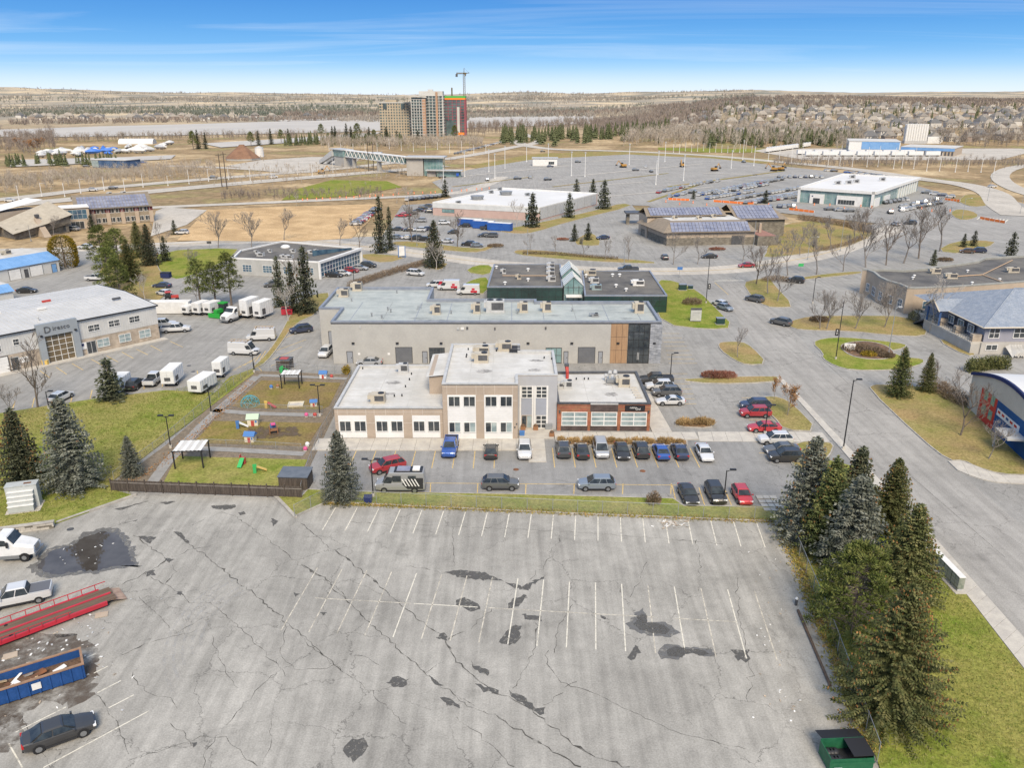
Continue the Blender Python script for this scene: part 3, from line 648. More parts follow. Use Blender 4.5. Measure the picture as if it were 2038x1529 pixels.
wf = Wall(mb, (0,0), (15.25,0))
WPAN = mat('white_cladding', (0.72, 0.715, 0.70), (0.66, 0.655, 0.64), scale=0.6, rough=0.7, fine=0.03)
JOINT = mat('panel_joint', (0.60, 0.55, 0.49), rough=0.8)
def whitebay(wl_, s0, s1, z0, z1, wz):
 p = wl_.panel('white_panel', s0, s1, z0, z1, WPAN, 0.05)
 b = MB(); n = 12
 for k in range(n): q = s0+(s1-s0)*(k+.5)/n; wl_.bx(b, q-.012, q+.012, z0+.03, z0+.95, 0.05, 0.075)
 b.build('batten', WPAN, p)
 w_ = (s1-s0)
 for z in wz:
  wl_.window(s0+.12, s0+w_*.455, z[0], z[1], 2, 1, base=0.05, fw=0.09, each=True, gl=z[2] if len(z) > 2 else GLASS)
  wl_.window(s0+w_*.555, s1-.05, z[0], z[1], 2, 1, base=0.05, fw=0.09, each=True, gl=z[2] if len(z) > 2 else GLASS)
for s0, s1 in ((0.47,4.44),(5.65,9.65),(10.9,14.85)): whitebay(wf, s0, s1, 0.12, 3.55, [(1.1, 2.75)])
def joints(wl_, zs, ss, z0, z1):
 b = MB()
 for z in zs: wl_.bx(b, 0.05, wl_.L-.05, z-.018, z+.018, -.01, 0.018)
 for s in ss: wl_.bx(b, s-.018, s+.018, z0, z1, -.01, 0.02)
 b.build('panel_joint', JOINT, wl_.root)
joints(wf, [4.05], [0.45, 1.8, 4.45, 5.6, 7.2, 9.7, 10.9, 12.4], 3.6, 4.5); joints(wf, [2.4], [], 0, 0)
wc = Wall(mb, (15.3,-.3), (25.8,-.3))
for s0, s1 in ((0.67,4.65),(5.8,9.8)): whitebay(wc, s0, s1, 0.12, 6.75, [(1.1,2.7,[GLASS,GLASS_P,GLASS]),(5.0,6.6)])
joints(wc, [7.95], [0.65, 2.0, 4.7, 5.8, 7.3, 9.8], 6.8, 8.2); joints(wc, [5.9], [], 0, 0)
# clapboard rows on the big white bays
for s0, s1 in ((0.67,4.65),(5.8,9.8)):
 b = MB()
 for k in range(8): z = 2.9+k*.25; wc.bx(b, s0+.02, s1-.02, z, z+.22, .05, .075)
 b.build('clapboard', WPAN, mb)
for k, (s, z) in enumerate(((10.1,1.9),(10.35,2.4))):
 b = MB(); wc.bx(b, s-.09, s+.09, z-.09, z+.09, 0, .12); b.build('wall_light', DGREY, mb)
b = MB(); wc.bx(b, -0.02, 10.52, 8.28, 8.36, 0.05, 0.12); wf.bx(b, 0, 15.3, 4.58, 4.64, .05, .1); b.build('drip_edge', MGREY, mb)
we = Wall(mb, (25.85,3.45), (31.5,3.45))
EGREY = mat('entrance_grey', (0.42, 0.425, 0.44), (0.38, 0.385, 0.40), scale=0.5, rough=0.7); BLGR = mat('blue_grey_panel', (0.33, 0.35, 0.40), (0.30, 0.32, 0.365), scale=0.5, rough=0.6)
we.panel('grey_cladding', 0.0, 5.65, 0.0, 8.2, EGREY, 0.03)
Wall(mb, (31.5,3.45), (31.5,15.2)).panel('grey_cladding', 0, 11.7, 4.35, 8.2, EGREY, 0.03)
for s in (0.35, 2.15, 2.45, 4.25):
 b = MB(); we.bx(b, s-.12, s+.12, 0.1, 6.75, .03, .13); b.build('white_pilaster', WHITE, mb)
for s0 in (0.5, 2.6):
 we.panel('blue_grey_panel', s0, s0+1.6, 2.25, 4.85, BLGR, 0.08)
 we.window(s0, s0+1.6, 4.9, 6.7, 2, 3, base=0.04, fw=0.09, each=True, mull=.11)
we.window(2.6, 4.2, 0.15, 2.2, 2, 3, base=0.04, fw=0.09, each=True, mull=.11)
d_ = we.window(0.5, 2.1, 0.14, 2.25, 2, 1, base=0.04, fw=0.1, each=True, gl=[GLASS, GLASS_P], name='entrance_door', fr=mat('door_beige', (0.45,0.38,0.31), rough=.6))
b = MB(); we.bx(b, 1.36, 1.42, .9, 1.4, .1, .16); b.build('handle', LGREY, d_)
wb = Wall(mb, (31.55,2.9), (45.0,2.75))
for s0, s1 in ((0.62,4.35),(4.9,8.65),(9.2,12.95)):
 wb.panel('dark_brick_apron', s0-.08, s1+.08, 0.02, 0.78, BRICKD, 0.05)
 wb.window(s0, s1, 0.8, 2.95, 2, 3, base=0.03, fw=0.11, each=True, gl=[GLASS_P, GLASS_P, GLASS], mull=.14)
wb.panel('dark_brick_panel', 4.75, 8.75, 3.02, 4.12, BRICKD, 0.055)
wb.panel('white_cap', 4.75, 8.75, 4.12, 4.36, LGREY, 0.12)
for s0, s1 in ((0,4.7),(8.8,13.45)): wb.panel('dark_cap', s0, s1, 4.18, 4.4, DGREY, 0.14)
for k in range(3): # proud brick courses
 for s0, s1 in ((0.05,4.7),(8.8,13.4)): wb.panel('brick_course', s0, s1, 3.15+k*.33, 3.22+k*.33, BRICKD, 0.02)
sg = wb.panel('cafe_sign', 9.75, 12.6, 3.2, 4.0, BLACK, 0.2)
lettering(wb, 'cuisine', 10.9, 3.72, 0.42, WHITE, 0.215, 0.01, sp=0.9, parent=sg); lettering(wb, 'Oui', 11.6, 3.5, 0.5, WHITE, 0.215, 0.01, tilt=0.12, parent=sg)
for s in (0.35, 13.15):
 b = MB(); wb.bx(b, s-.1, s+.1, 2.95, 3.2, 0, .3); b.build('wall_light', DGREY, mb)
# north and side faces get a few openings too
Wall(mb, (0,19), (0,0)).door(15.8, 16.8, 0, 2.1, DGREY)
# on the roofs
def onroof(px, py, z): X, Y = G(px, py, z); return X-OB[0], Y-OB[1]
u, v = onroof(753, 797, 4.6); rtu(mb, u, v, 4.36, 2.0, 1.5, 1.1)
u, v = onroof(803, 738, 4.6); rtu(mb, u, v, 4.36, 1.5, 1.2, 1.2, m=LGREY)
for px, py in ((960,702),(958,716),(1005,693)): u, v = onroof(px, py, 8.3); rtu(mb, u, v, 8.01, 2.1, 1.6, 1.15)
for px, py in ((1241,763),): u, v = onroof(px, py, 4.3); rtu(mb, u, v, 4.02, 1.7, 2.0, 1.2)
u, v = onroof(1130, 768, 4.3); rtu(mb, u, v, 4.02, 1.2, 1.2, 0.9, m=LGREY)
u, v = onroof(1118, 768, 4.3); rtu(mb, u-.2, v, 4.02, .8, .9, .6, m=LGREY, fans=0)
REDP = mat('red_duct', (0.45, 0.06, 0.05), rough=.5)
u, v = onroof(1129, 750, 4.3); b = MB(); b.tube((u,v,4.02),(u,v,5.0),.25,n=10); b.tube((u,v,5.0),(u-.1,v+.5,5.9),.25,.3,n=10); b.build('exhaust_duct', REDP, mb); b = MB(); b.cbox((u-.1,v+.5,6.1),(.7,.7,.35)); b.build('exhaust_cap', DGREY, mb)
u, v = onroof(1212, 755, 4.3)
for k in range(3): vent(mb, u+k*.7-.5, v+(k%2)*.6, 4.02, .2, 1.1+.3*k)
b = MB(); b.cbox((u+.3, v-.8, 4.35), (1.5, .8, .5)); b.build('fan_housing', MGREY, mb)
for k in range(5):
 u, v = onroof(1272+k*3, 769+k*5, 4.3); b = MB(); b.cbox((u-.9, v, 4.12), (1.0,.35,.2)); b.build('roof_paver', CONC, mb)
u, v = onroof(1022, 695, 8.3)
for k in range(4): b = MB(); b.cbox((u+.2, v-k*.75+1.2, 8.35), (1.7,.3,.35)); b.build('solar_thermal_bar', BLACK if k % 2 else DGREY, mb)
for i, (px, py, z, rx, ry) in enumerate(((783,762,4.36,1.2,.8),(775,784,4.36,1.0,.5),(965,739,8.01,1.2,.9),(1064,737,8.01,1.0,.6),(1067,718,8.01,1.2,.6),(1218,785,4.02,1.1,.8),(1212,765,4.02,.9,.6))):
 u, v = onroof(px, py, z); stain(mb, u, v, z+.012, rx, ry, DAMP, 40+i)
for px, py, z in ((819,746,4.36),(815,757,4.36),(807,771,4.36),(800,789,4.36),(785,790,4.36),(722,735,4.36),(861,755,4.36),(932,697,8.0),(929,708,8.0),(928,712,8.0),(988,700,8.0),(1083,714,8.0),(1098,716,8.0),(1147,756,4.0),(1163,756,4.0),(1171,756,4.0),(1263,744,4.0)):
 u, v = onroof(px, py, z); vent(mb, u, v, z, .1, .35, BLACK, False)
SEAM = mat('roof_seam', (.46,.45,.42), rough=.8)
for x0, x1, y0, y1, z, n in ((.4,14.9,.4,18.6,4.36,7),(15.7,25.4,.1,18.3,8.01,7),(31.9,44.6,3.2,16.5,4.01,6)):
 for k in range(1, n): q = y0+(y1-y0)*k/n; MB().box(x0,x1,q-.04,q+.04,z,z+.018).build('roof_seam', SEAM, mb)
 for k in (1, 2): q = x0+(x1-x0)*k/3; MB().box(q-.04,q+.04,y0,y1,z,z+.014).build('roof_seam', SEAM, mb)
# ================================================================ long grey commercial building behind
OG = (-32.5, 139.3)
gb = thing('commercial_building', 'long low grey block building with overhead doors and pale green roof', 'building', OG)
flatroof(gb, [(0,0),(59.3,0),(59.3,15),(37.3,15),(37.3,16.8),(16,16.8),(16,27.2),(-4.3,27.2),(-4.3,9.8),(0,9.8)], 7.9, BLOCK, ROOF_G, COPING, par=0.5, pw=0.4, cop=0.3)
wg = Wall(gb, (0,0), (59.3,0))
def gu(px, z=1.5): d = OG[1]*CP+(H-z)*SP; return (px-1019)*d/F-OG[0]
MBB = MB(); wg.bx(MBB, 0.0, 59.3, 7.45, 7.62, 0, .06); MBB.build('dark_band', BLACK, gb)
SHUT = mat('shutter_grey', (0.15, 0.155, 0.165), (0.13, 0.135, 0.145), scale=1.0, rough=0.5); DOORG = mat('grey_door', (0.27, 0.285, 0.31), rough=.5)
for a, b_ in ((788.4,820),(1151,1183.4)): wg.door(gu(a), gu(b_), 0.05, 3.0, SHUT, slats=7)
for a, b_ in ((690,702),(840.3,850.5),(1121.5,1130.5),(1190.5,1199)): wg.door(gu(a)+.1, gu(b_)-.05, 0.05, 2.2, DOORG)
wg.window(gu(854), gu(885.6), 0.05, 3.0, 4, 4, fr=DGREY, gl=GLASS, fw=.1, name='glazed_door')
wg.window(gu(1085.8), gu(1118), 0.05, 3.0, 3, 2, fr=DGREY, gl=GLASS_C, fw=.1, name='glazed_door')
wg.window(gu(1033), gu(1042), 1.3, 2.3, 1, 1, fr=DGREY)
Wall(gb, (-4.3,9.8), (0,9.8)).door(1.5, 2.6, 0.0, 3.2, DOORG)
wg.panel('tan_wood_panel', gu(1214), gu(1247.5), 0.05, 7.43, WOODP, 0.06)
for k in (1, 2): q = gu(1214)+(gu(1247.5)-gu(1214))*k/3; wg.panel('panel_seam', q-.02, q+.02, .1, 7.4, BLACK, 0.068)
for z in (2.5, 5.0): wg.panel('panel_seam', gu(1214)+.02, gu(1247.5)-.02, z-.02, z+.02, BLACK, 0.066)
g_ = wg.window(gu(1248), gu(1291), 0.05, 7.4, 4, 5, fr=BLACK, gl=GLASS, fw=.08, each=True, name='glass_entrance')
for q in (0.47, 0.53): b = MB(); s = gu(1248)+(gu(1291)-gu(1248))*q; wg.bx(b, s-.05, s+.05, .7, 2.1, .05, .14); b.build('door_pull', LGREY, g_)
wg.panel('stone_corner', gu(1291.5), 59.5, 0.02, 7.43, STONE, 0.15)
Wall(gb, (59.3,0), (59.3,15)).panel('stone_side', 0, 5, 0.02, 7.43, STONE, 0.12)
Wall(gb, (59.3,0), (59.3,15)).window(6, 13, 0.5, 6.8, 5, 4, fr=BLACK, gl=GLASS)
for px in (703, 790.7, 878, 964, 1051, 1138, 1230, 1302): s = gu(px, 4); b = MB(); wg.bx(b, s-.25, s+.25, 3.75, 4.0, .03, .3); b.build('wall_light', BLACK, gb)
for px, z, w_, m_ in ((717,6.9,.3,LGREY),(920,6.6,.6,WHITE),(930,6.7,.35,DGREY),(912,6.6,.5,LGREY),(985,6.6,.25,DGREY),(1086,6.7,.3,DGREY)):
 s = gu(px, 6.6); wg.panel('wall_fitting', s-w_/2, s+w_/2, z-.25, z+.2, m_, .15)
for px in (715, 774): s = gu(px); wg.panel('wall_sign', s-.22, s+.22, 1.6, 2.0, WHITE, .03)
def ong(px, py, z=7.4): X, Y = G(px, py, z); return X-OG[0], Y-OG[1]
for px, py, sx, sy, sz, m_ in ((685,590,1.9,1.6,1.3,RTUM),(712,578,1.9,1.6,1.5,RTUM),(869,625,1.5,1.5,1.5,RTUM),(949,623,1.3,1.5,1.7,RTUM),(986,620,3.4,2.2,2.0,LGREY),(1042,621,1.5,1.5,1.7,RTUM),(1088,620,1.6,1.5,1.6,RTUM),(1271,622,1.7,1.6,1.8,RTUM),(1184,630,1.2,1.0,.35,MGREY)):
 u, v = ong(px, py); rtu(gb, u, v, 7.41, sx, sy, sz, m=m_, fans=2 if sx > 3 else 1)
for px, py in ((772,618),(778,622),(790,584),(700,600),(898,625),(1030,625),(1139,620),(740,630),(760,634),(943,618)):
 u, v = ong(px, py); vent(gb, u, v, 7.41, .12, .7, MGREY)
DARKST = mat('roof_dark_stain', (0.20, 0.215, 0.21), (0.33, 0.35, 0.34), scale=1.1, rough=.8)
for i, (px, py, rx, ry) in enumerate(((832,634,2.4,.5),(858,637,3.2,.4),(1180,618,5.5,.22),(1240,622,3.5,.3),(1250,634,1.6,.4),(835,612,.5,2.5),(1100,628,1.5,.4),(985,636,2.0,.3))):
 u, v = ong(px, py, 7.4); stain(gb, u, v, 7.418, rx, ry, DARKST, 80+i)
for k in range(1, 20): u = k*2.95; MB().box(u-.05,u+.05,.5,14.4 if k > 12 else 16.2,7.41,7.428).build('roof_seam', DARKST if k % 3 == 0 else COPING, gb) if k % 2 else None
# ================================================================ mirror-glass pair with gabled atria
hG = hgt(1328, 622.8, 588)
OM = G(1163.6, 588, hG)
gm = thing('mirror_glass_building', 'low dark green mirror glass office with gravel roof and gabled glass atria', 'building', OM)
def lm(px, py, z=None): X, Y = G(px, py, hG if z is None else z); return (X-OM[0], Y-OM[1])
flatroof(gm, [lm(969.5,570.6), lm(1120,570.6), lm(1115.5,525.6), lm(983,525.6)], hG, GLASS_G, ROOF_B, COPING, par=.2, cop=.25, name='glass_wall')
flatroof(gm, [(0,0), lm(1328,588), lm(1294,538.6), lm(1158,538.6)], hG, GLASS_G, ROOF_B, COPING, par=.2, cop=.25, name='glass_wall')
def mull(root, p0, p1, h, step=1.6, z=1.6, m=BLACK):
 w_ = Wall(root, p0, p1); n = max(2, int(w_.L/step)); b = MB()
 for i in range(n+1): w_.bx(b, w_.L*i/n-.03, w_.L*i/n+.03, 0.05, h-.05, -.02, .035)
 k = z
 while k < h-.4: w_.bx(b, 0, w_.L, k-.025, k+.025, -.02, .03); k += z
 return b.build('mullion', m, root)
mull(gm, lm(969.5,570.6), lm(1120,570.6), hG-.2); mull(gm, (0,0), lm(1328,588), hG-.2); mull(gm, lm(1328,588), lm(1294,538.6), hG-.2); mull(gm, lm(983,525.6), lm(969.5,570.6), hG-.2)
GABW = mat('atrium_roof_glass', (0.42, 0.47, 0.46), (0.34, 0.39, 0.385), scale=.6, rough=.15, spec=.8)
x0, x1 = lm(1121,570.6)[0], lm(1161,570.6)[0]; xm = (x0+x1)/2; y0 = lm(1121,572)[1]
for k, (ya, yb, zr) in enumerate(((y0-.3, y0+6.0, hG+2.6), (y0+8.5, y0+16.5, hG+3.0))):
 b = MB(); b.add([(x0,ya,zr-2.2),(xm,ya,zr),(xm,yb,zr),(x0,yb,zr-2.2)], [(0,1,2,3)]); b.add([(x1,ya,zr-2.2),(xm,ya,zr),(xm,yb,zr),(x1,yb,zr-2.2)], [(3,2,1,0)])
 o = b.build('atrium_roof', GABW, gm)
 for j in range(5):
  for xa in (x0, x1): t = MB(); yy = ya+(yb-ya)*j/4; t.tube((xa,yy,zr-2.17),(xm,yy,zr+.03),.06,n=4); t.build('rafter', WHITE, o)
 b = MB(); b.poly([(x0+.1,ya+.2,.1),(x1-.1,ya+.2,.1),(x1-.1,ya+.2,zr-2.25),(xm,ya+.2,zr-.08),(x0+.1,ya+.2,zr-2.25)]); b.build('atrium_glass', GLASS_C, gm); b = MB(); b.poly([(x0+.1,yb-.2,zr-2.25),(xm,yb-.2,zr-.08),(x1-.1,yb-.2,zr-2.25),(x1-.1,yb-.2,.1),(x0+.1,yb-.2,.1)]); b.build('atrium_glass', GLASS_C, gm)
 b = MB()
 for xx in (x0+.1, x0+1.1, xm, x1-1.1, x1-.1): b.tube((xx,ya+.15,.1),(xx,ya+.15,zr-(2.2 if xx != xm else .1)),.06,n=4)
 for zz in (2.2, hG): b.tube((x0,ya+.15,zz),(x1,ya+.15,zz),.06,n=4)
 b.tube((x0,ya+.1,zr-2.2),(xm,ya+.1,zr),.09,n=4); b.tube((x1,ya+.1,zr-2.2),(xm,ya+.1,zr),.09,n=4); b.build('atrium_frame', DGREY, gm)
MB().box(x0+.5,x1-.5,y0-2.6,y0-.6,2.2,2.5).build('entrance_canopy', WHITE, gm)
for px, py, sx, sy, m_ in ((1097,531,1.6,2.0,LGREY),(1097,539,1.6,2.0,LGREY),(1097,547,1.6,1.6,LGREY),(1098,558,1.8,1.4,LGREY),(1003,543,.9,.9,LGREY),(1033,554,.9,.9,RTUM),(1175,545,2.6,2.6,RTUM),(1183,561,2.0,1.6,LGREY),(1187,575,2.2,1.2,GLASS_P),(1270,566,2.6,1.8,WHITE)):
 u, v = lm(px, py, hG); rtu(gm, u, v, hG-.18, sx, sy, 1.0, m=m_)
for px, py in ((988,533),(1051,538),(1051,558),(1219,549),(1233,549),(1226,570),(1246,578),(1005,565),(1166,550)): u, v = lm(px, py, hG); vent(gm, u, v, hG-.18, .25, .7, WHITE)
b = MB(); a_ = lm(1000,549); c_ = lm(1090,549); b.tube((*a_,hG+.05),(*c_,hG+.05),.09,n=5); b.build('gas_pipe', mat('gas_pipe', (.5,.35,.22), rough=.6), gm)
# ================================================================ two-storey block with metal roof, far left
pA, pB = G(0,745), G(319,674); fd = Frame(pA, pB); hd = 6.9
dl = thing('metal_roof_building', 'two-storey office and workshop with pale metal roof, grey portal and D sign', 'building', pA, fd.a)
L1 = fd.len; u2, v2 = fd.l(184,566,7.4); DEP = v2
XL = -34.0
b = MB(); b.prism([(XL,0),(L1,0),(L1,DEP),(XL,DEP)], 0, 3.1); b.build('lower_wall', STONEB, dl)
b = MB(); b.prism([(XL,-.04),(L1+.04,-.04),(L1+.04,DEP+.04),(XL,DEP+.04)], 3.1, hd); b.build('upper_wall', SIDING, dl)
wd_ = Wall(dl, (XL,-.04), (L1+.04,-.04)); off0 = -XL
b = MB()
for k in range(int(wd_.L/.45)): wd_.bx(b, k*.45+.1, k*.45+.13, 3.15, hd-.3, 0, .03)
struct(b.build('siding_rib', SIDING, dl), 'stuff')
b = MB(); b.add([(XL,-.35,hd),(L1+.3,-.35,hd),(L1+.3,DEP*.5,hd+.75),(XL,DEP*.5,hd+.75),(XL,DEP+.3,hd+.2),(L1+.3,DEP+.3,hd+.2)], [(0,1,2,3),(3,2,5,4)]); b.add([(XL,-.35,hd-.25),(L1+.3,-.35,hd-.25),(L1+.3,DEP*.5,hd+.4),(L1+.3,DEP+.3,hd-.2)]+[(XL,-.35,hd),(L1+.3,-.35,hd),(L1+.3,DEP*.5,hd+.75),(L1+.3,DEP+.3,hd+.2)], [(0,1,5,4),(1,2,6,5),(2,3,7,6)]); rf = b.build('roof', MROOF, dl)
k = XL+.3
while k < L1:
 b = MB(); b.tube((k,-.34,hd+.02),(k,DEP*.5,hd+.77),.05,n=4); b.tube((k,DEP*.5,hd+.77),(k,DEP+.3,hd+.22),.05,n=4); b.build('seam', LGREY, rf); k += .9
b = MB(); wd_.bx(b, 0, wd_.L+.3, hd-.2, hd+.03, .3, .42); b.build('eave_trim', BLACK, dl)
b = MB(); b.tube((L1+.3,-.35,hd),(L1+.3,DEP*.5,hd+.75),.1,n=4); b.tube((L1+.3,DEP*.5,hd+.75),(L1+.3,DEP+.3,hd+.2),.1,n=4); b.build('verge_trim', BLACK, dl)
def du(px, py): return fd.l(px, py)[0]+off0
# grey portal with curtain wall
pg0, pg1 = du(104,729), du(164,716)
PORT = mat('portal_grey', (0.30, 0.33, 0.35), (0.27, 0.295, 0.315), scale=.5, rough=.5)
b = MB(); wd_.bx(b, pg0-.9, pg0+.2, 0, 5.2, -.1, .7); wd_.bx(b, pg1-.2, pg1+.9, 0, 5.2, -.1, .7); wd_.bx(b, pg0-.9, pg1+.9, 5.2, 7.5, -.1, .7); b.build('portal', PORT, dl)
wd_.window(pg0+.2, pg1-.2, 0.05, 5.2, 4, 5, fr=WHITE, gl=mat('bronze_glass', (0.16,0.115,0.06), (0.08,0.07,0.05), scale=.6, rough=.1, spec=.8), fw=.1, base=.15, each=True, name='curtain_wall')
lettering(wd_, 'D', (pg0+pg1)/2-1.75, 6.3, 1.7, DGREY, .74, .05); lettering(wd_, 'iresco', (pg0+pg1)/2+.6, 6.4, 1.15, DGREY, .74, .05, sp=1.05)
for s in (pg0-.35, pg1+.35): b = MB(); wd_.bx(b, s-.2, s+.2, 5.3, 5.55, .7, 1.0); b.build('portal_light', BLACK, dl)
for px, py, w_, zz, hh, n in ((22,712,1.7,3.9,1.3,2),(68,699,1.1,4.5,1.2,1),(177,672,1.0,4.4,1.2,1),(213,664,2.2,4.2,1.3,2),(253,654,2.2,4.3,1.3,2),(292,645,2.2,4.3,1.3,2)):
 s = fd.l(px, py, zz+.6)[0]+off0; wd_.window(s-w_/2, s+w_/2, zz, zz+hh, n, 2, gl=GLASS, fw=.09)
for px, py in ((218,688),(260,678),(299,669)):
 s = fd.l(px, py, 1.6)[0]+off0; wd_.window(s-1.15, s+1.15, .9, 2.5, 2, 2, gl=[GLASS_P], fw=.08)
s = fd.l(194,697,1.2)[0]+off0; wd_.window(s-.9, s+.9, .05, 2.5, 2, 1, fr=LGREY, gl=GLASS, name='entrance_door', fw=.1)
s = fd.l(33,726,1.2)[0]+off0; wd_.door(s-.6, s+.6, .05, 2.4, GLASS, fr=LGREY)
s = fd.l(12,732,1.3)[0]+off0; wd_.door(s-2.4, s+.9, .05, 2.9, WHITE, slats=5)
s = fd.l(172,693,1.8)[0]+off0; sg = wd_.panel('wall_sign', s-.7, s+.7, 1.2, 2.5, WHITE, .06); wd_.panel('sign_emblem', s-.3, s+.3, 1.8, 2.3, mat('navy', (.02,.03,.10)), .07)
s = fd.l(50,716,1.8)[0]+off0; wd_.panel('wall_sign', s-.8, s+.8, 1.2, 2.2, WHITE, .06)
for u_, v_, m_ in ((L1-14,DEP*.62,REDP),(L1-17,DEP*.4,WHITE),(L1-4,DEP*.3,DGREY),(L1-24,DEP*.5,WHITE)): b = MB(); b.cbox((u_,v_,hd+.85),(1.6,.4,.35)); b.build('roof_vent', m_, dl)
vent(dl, L1-20, DEP*.15, hd+.1, .12, .9)
struct(MB().prism([fd.w(-36,-1.7),fd.w(L1+.8,-1.7),fd.w(L1+.8,-.06),fd.w(-36,-.06)], -.03, .12).build('front_walk', CONC))
# ================================================================ blue roofed sheds, far left edge
def shed(name, label, px, h, ridge, wall, roofm, dep, top=None):
 p0, p1 = G(*px[0]), G(*px[1]); f = Frame(p0, p1)
 r = thing(name, label, 'building', p0, f.a); L_ = f.len
 MB().prism([(0,0),(L_,0),(L_,dep),(0,dep)], 0, h).build('wall', wall, r)
 b = MB(); z1 = h+ridge
 b.add([(-.3,-.4,h-.05),(L_+.3,-.4,h-.05),(L_+.3,dep*.28,z1),(-.3,dep*.28,z1)], [(0,1,2,3)]); sl_ = b.build('roof', roofm, r)
 b = MB(); b.add([(-.3,dep*.28,z1+.01),(L_+.3,dep*.28,z1+.01),(L_+.3,dep+.3,z1-.1),(-.3,dep+.3,z1-.1)], [(0,1,2,3)]); b.add([(0,0,h),(0,dep*.28,z1),(0,dep,z1-.1),(0,dep,h)], [(0,1,2,3)]); b.add([(L_,0,h),(L_,dep*.28,z1),(L_,dep,z1-.1),(L_,dep,h)], [(3,2,1,0)]); b.build('flat_roof', top or ROOF_W, r)
 k = 0
 while k < L_:
  t = MB(); t.tube((k,-.38,h),(k,dep*.28,z1+.03),.05,n=4); t.build('seam', roofm, sl_); k += .8
 return r, f, Wall(r, (0,0), (L_,0))
r, f, w_ = shed('blue_roof_shed', 'white workshop with sloping blue metal roof beside golden cedar', [(-40,571),(120,540)], 3.3, 1.9, SIDING, BLUER, 16)
for s0, s1 in ((.36,.5),(.62,.78)): w_.door(w_.L*s0, w_.L*s1, .05, 2.8, WHITE, slats=4)
w_.door(w_.L*.55, w_.L*.59, .05, 2.2, DGREY); w_.door(w_.L*.9, w_.L*.96, .05, 2.3, BLUER)
rtu(r, 14, 10, 5.1, 2, 1.5, 1.0); rtu(r, 9, 9, 5.1, 1.6, 1.2, .8)
r, f, w_ = shed('blue_roof_annex', 'small blue metal roofed annex at the left edge', [(-60,620),(30,603)], 2.9, 1.4, SIDING, BLUER, 8)
w_.door(w_.L*.5, w_.L*.62, .05, 2.1, DGREY)
# ================================================================ low grey building with glazed corner
hL = 4.6
pA = G(466,546+4);
ra, rb = G(463,513,hL), G(634,521,hL); fl = Frame(ra, rb)
ll = thing('glass_corner_building', 'low grey building with dark roof and sloping blue glass front', 'building', ra, fl.a)
def lf(px, py, z=hL): return fl.l(px, py, z)
pl = [(0,0),(fl.len,0),lf(716,494),lf(562,479.5),lf(478,498)]
flatroof(ll, pl, hL, mat('pale_block', (.42,.42,.40), (.37,.37,.35), scale=.5, fine=.05), ROOF_B, WHITE, par=.35, pw=.35, cop=.35)
wl1 = Wall(ll, (0,0), (fl.len,0));
for k in range(4): wl1.window(fl.len*(.16+.24*k)-1.4, fl.len*(.16+.24*k)+1.4, .9, 2.9, 3, 3, gl=GLASS_B, fw=.08)
wl2 = Wall(ll, (fl.len,0), lf(716,494)); wl2.window(.6, wl2.L-.3, .3, hL-.45, int(wl2.L/1.5), 3, gl=GLASS_B, fw=.14, name='glass_wall', o=.1)
b = MB(); wl2.bx(b, -.4, wl2.L+.3, hL-.5, hL+.12, .02, .6); wl2.bx(b, wl2.L-.1, wl2.L+.3, 0, hL-.5, .02, .6); wl2.bx(b, -.4, 0, 0, hL-.5, .02, .6); b.build('portal_frame', WHITE, ll)
q0, q1 = lf(622,508), lf(700,494)
b = MB(); b.add([(q0[0],q0[1],hL-.3),(q1[0],q1[1],hL-.3),(q1[0],q1[1],hL+.15),(q0[0],q0[1],hL+1.3)], [(0,1,2,3)]); b.build('clerestory', GLASS_B, ll)
b = MB(); b.ball((*lf(568,491),hL-.1), 1.4, sq=(1,1,.5), nu=14, nv=8); b.build('roof_dome', WHITE, ll, smooth=True)
for px, py, s_ in ((519,507,1.8),(538,500,.8),(511,502,.8),(584,500,1.2),(577,512,1.8),(566,511,1.6),(630,500,.9),(620,502,1.4)): rtu(ll, *lf(px, py), hL-.34, s_, s_*.7, .7, m=LGREY)
# ================================================================ stone centre with solar roof, far left
hs = hgt(200, 452, 417); pA, pB = G(160,451), G(303,441); fs = Frame(pA, pB)
sb = thing('solar_roof_building', 'two-storey stone building with a long roof of solar panels', 'building', pA, fs.a)
Ls = fs.len; Ds = 13.0
MB().prism([(0,0),(Ls,0),(Ls,Ds),(0,Ds)], 0, hs).build('wall', mat('tan_brick', (.30,.25,.185), (.25,.21,.155), scale=.5, fine=.1), sb)
zr = hs+4.2
BRN = mat('brown_shingle', (.24,.20,.15), (.19,.16,.12), scale=.8, fine=.15)
b = MB(); b.add([(-1,-1.2,hs-.25),(Ls+1,-1.2,hs-.25),(Ls+1,Ds*.62,zr),(-1,Ds*.62,zr),(-1,Ds+.8,hs+2.2),(Ls+1,Ds+.8,hs+2.2)], [(0,1,2,3),(3,2,5,4)]); b.add([(0,0,hs),(0,Ds*.62,zr-.2),(0,Ds,hs+2)], [(0,1,2)]); b.add([(Ls,0,hs),(Ls,Ds*.62,zr-.2),(Ls,Ds,hs+2)], [(2,1,0)]); b.add([(0,Ds,hs),(Ls,Ds,hs),(Ls,Ds,hs+2),(0,Ds,hs+2)], [(3,2,1,0)]); rf = b.build('roof', BRN, sb)
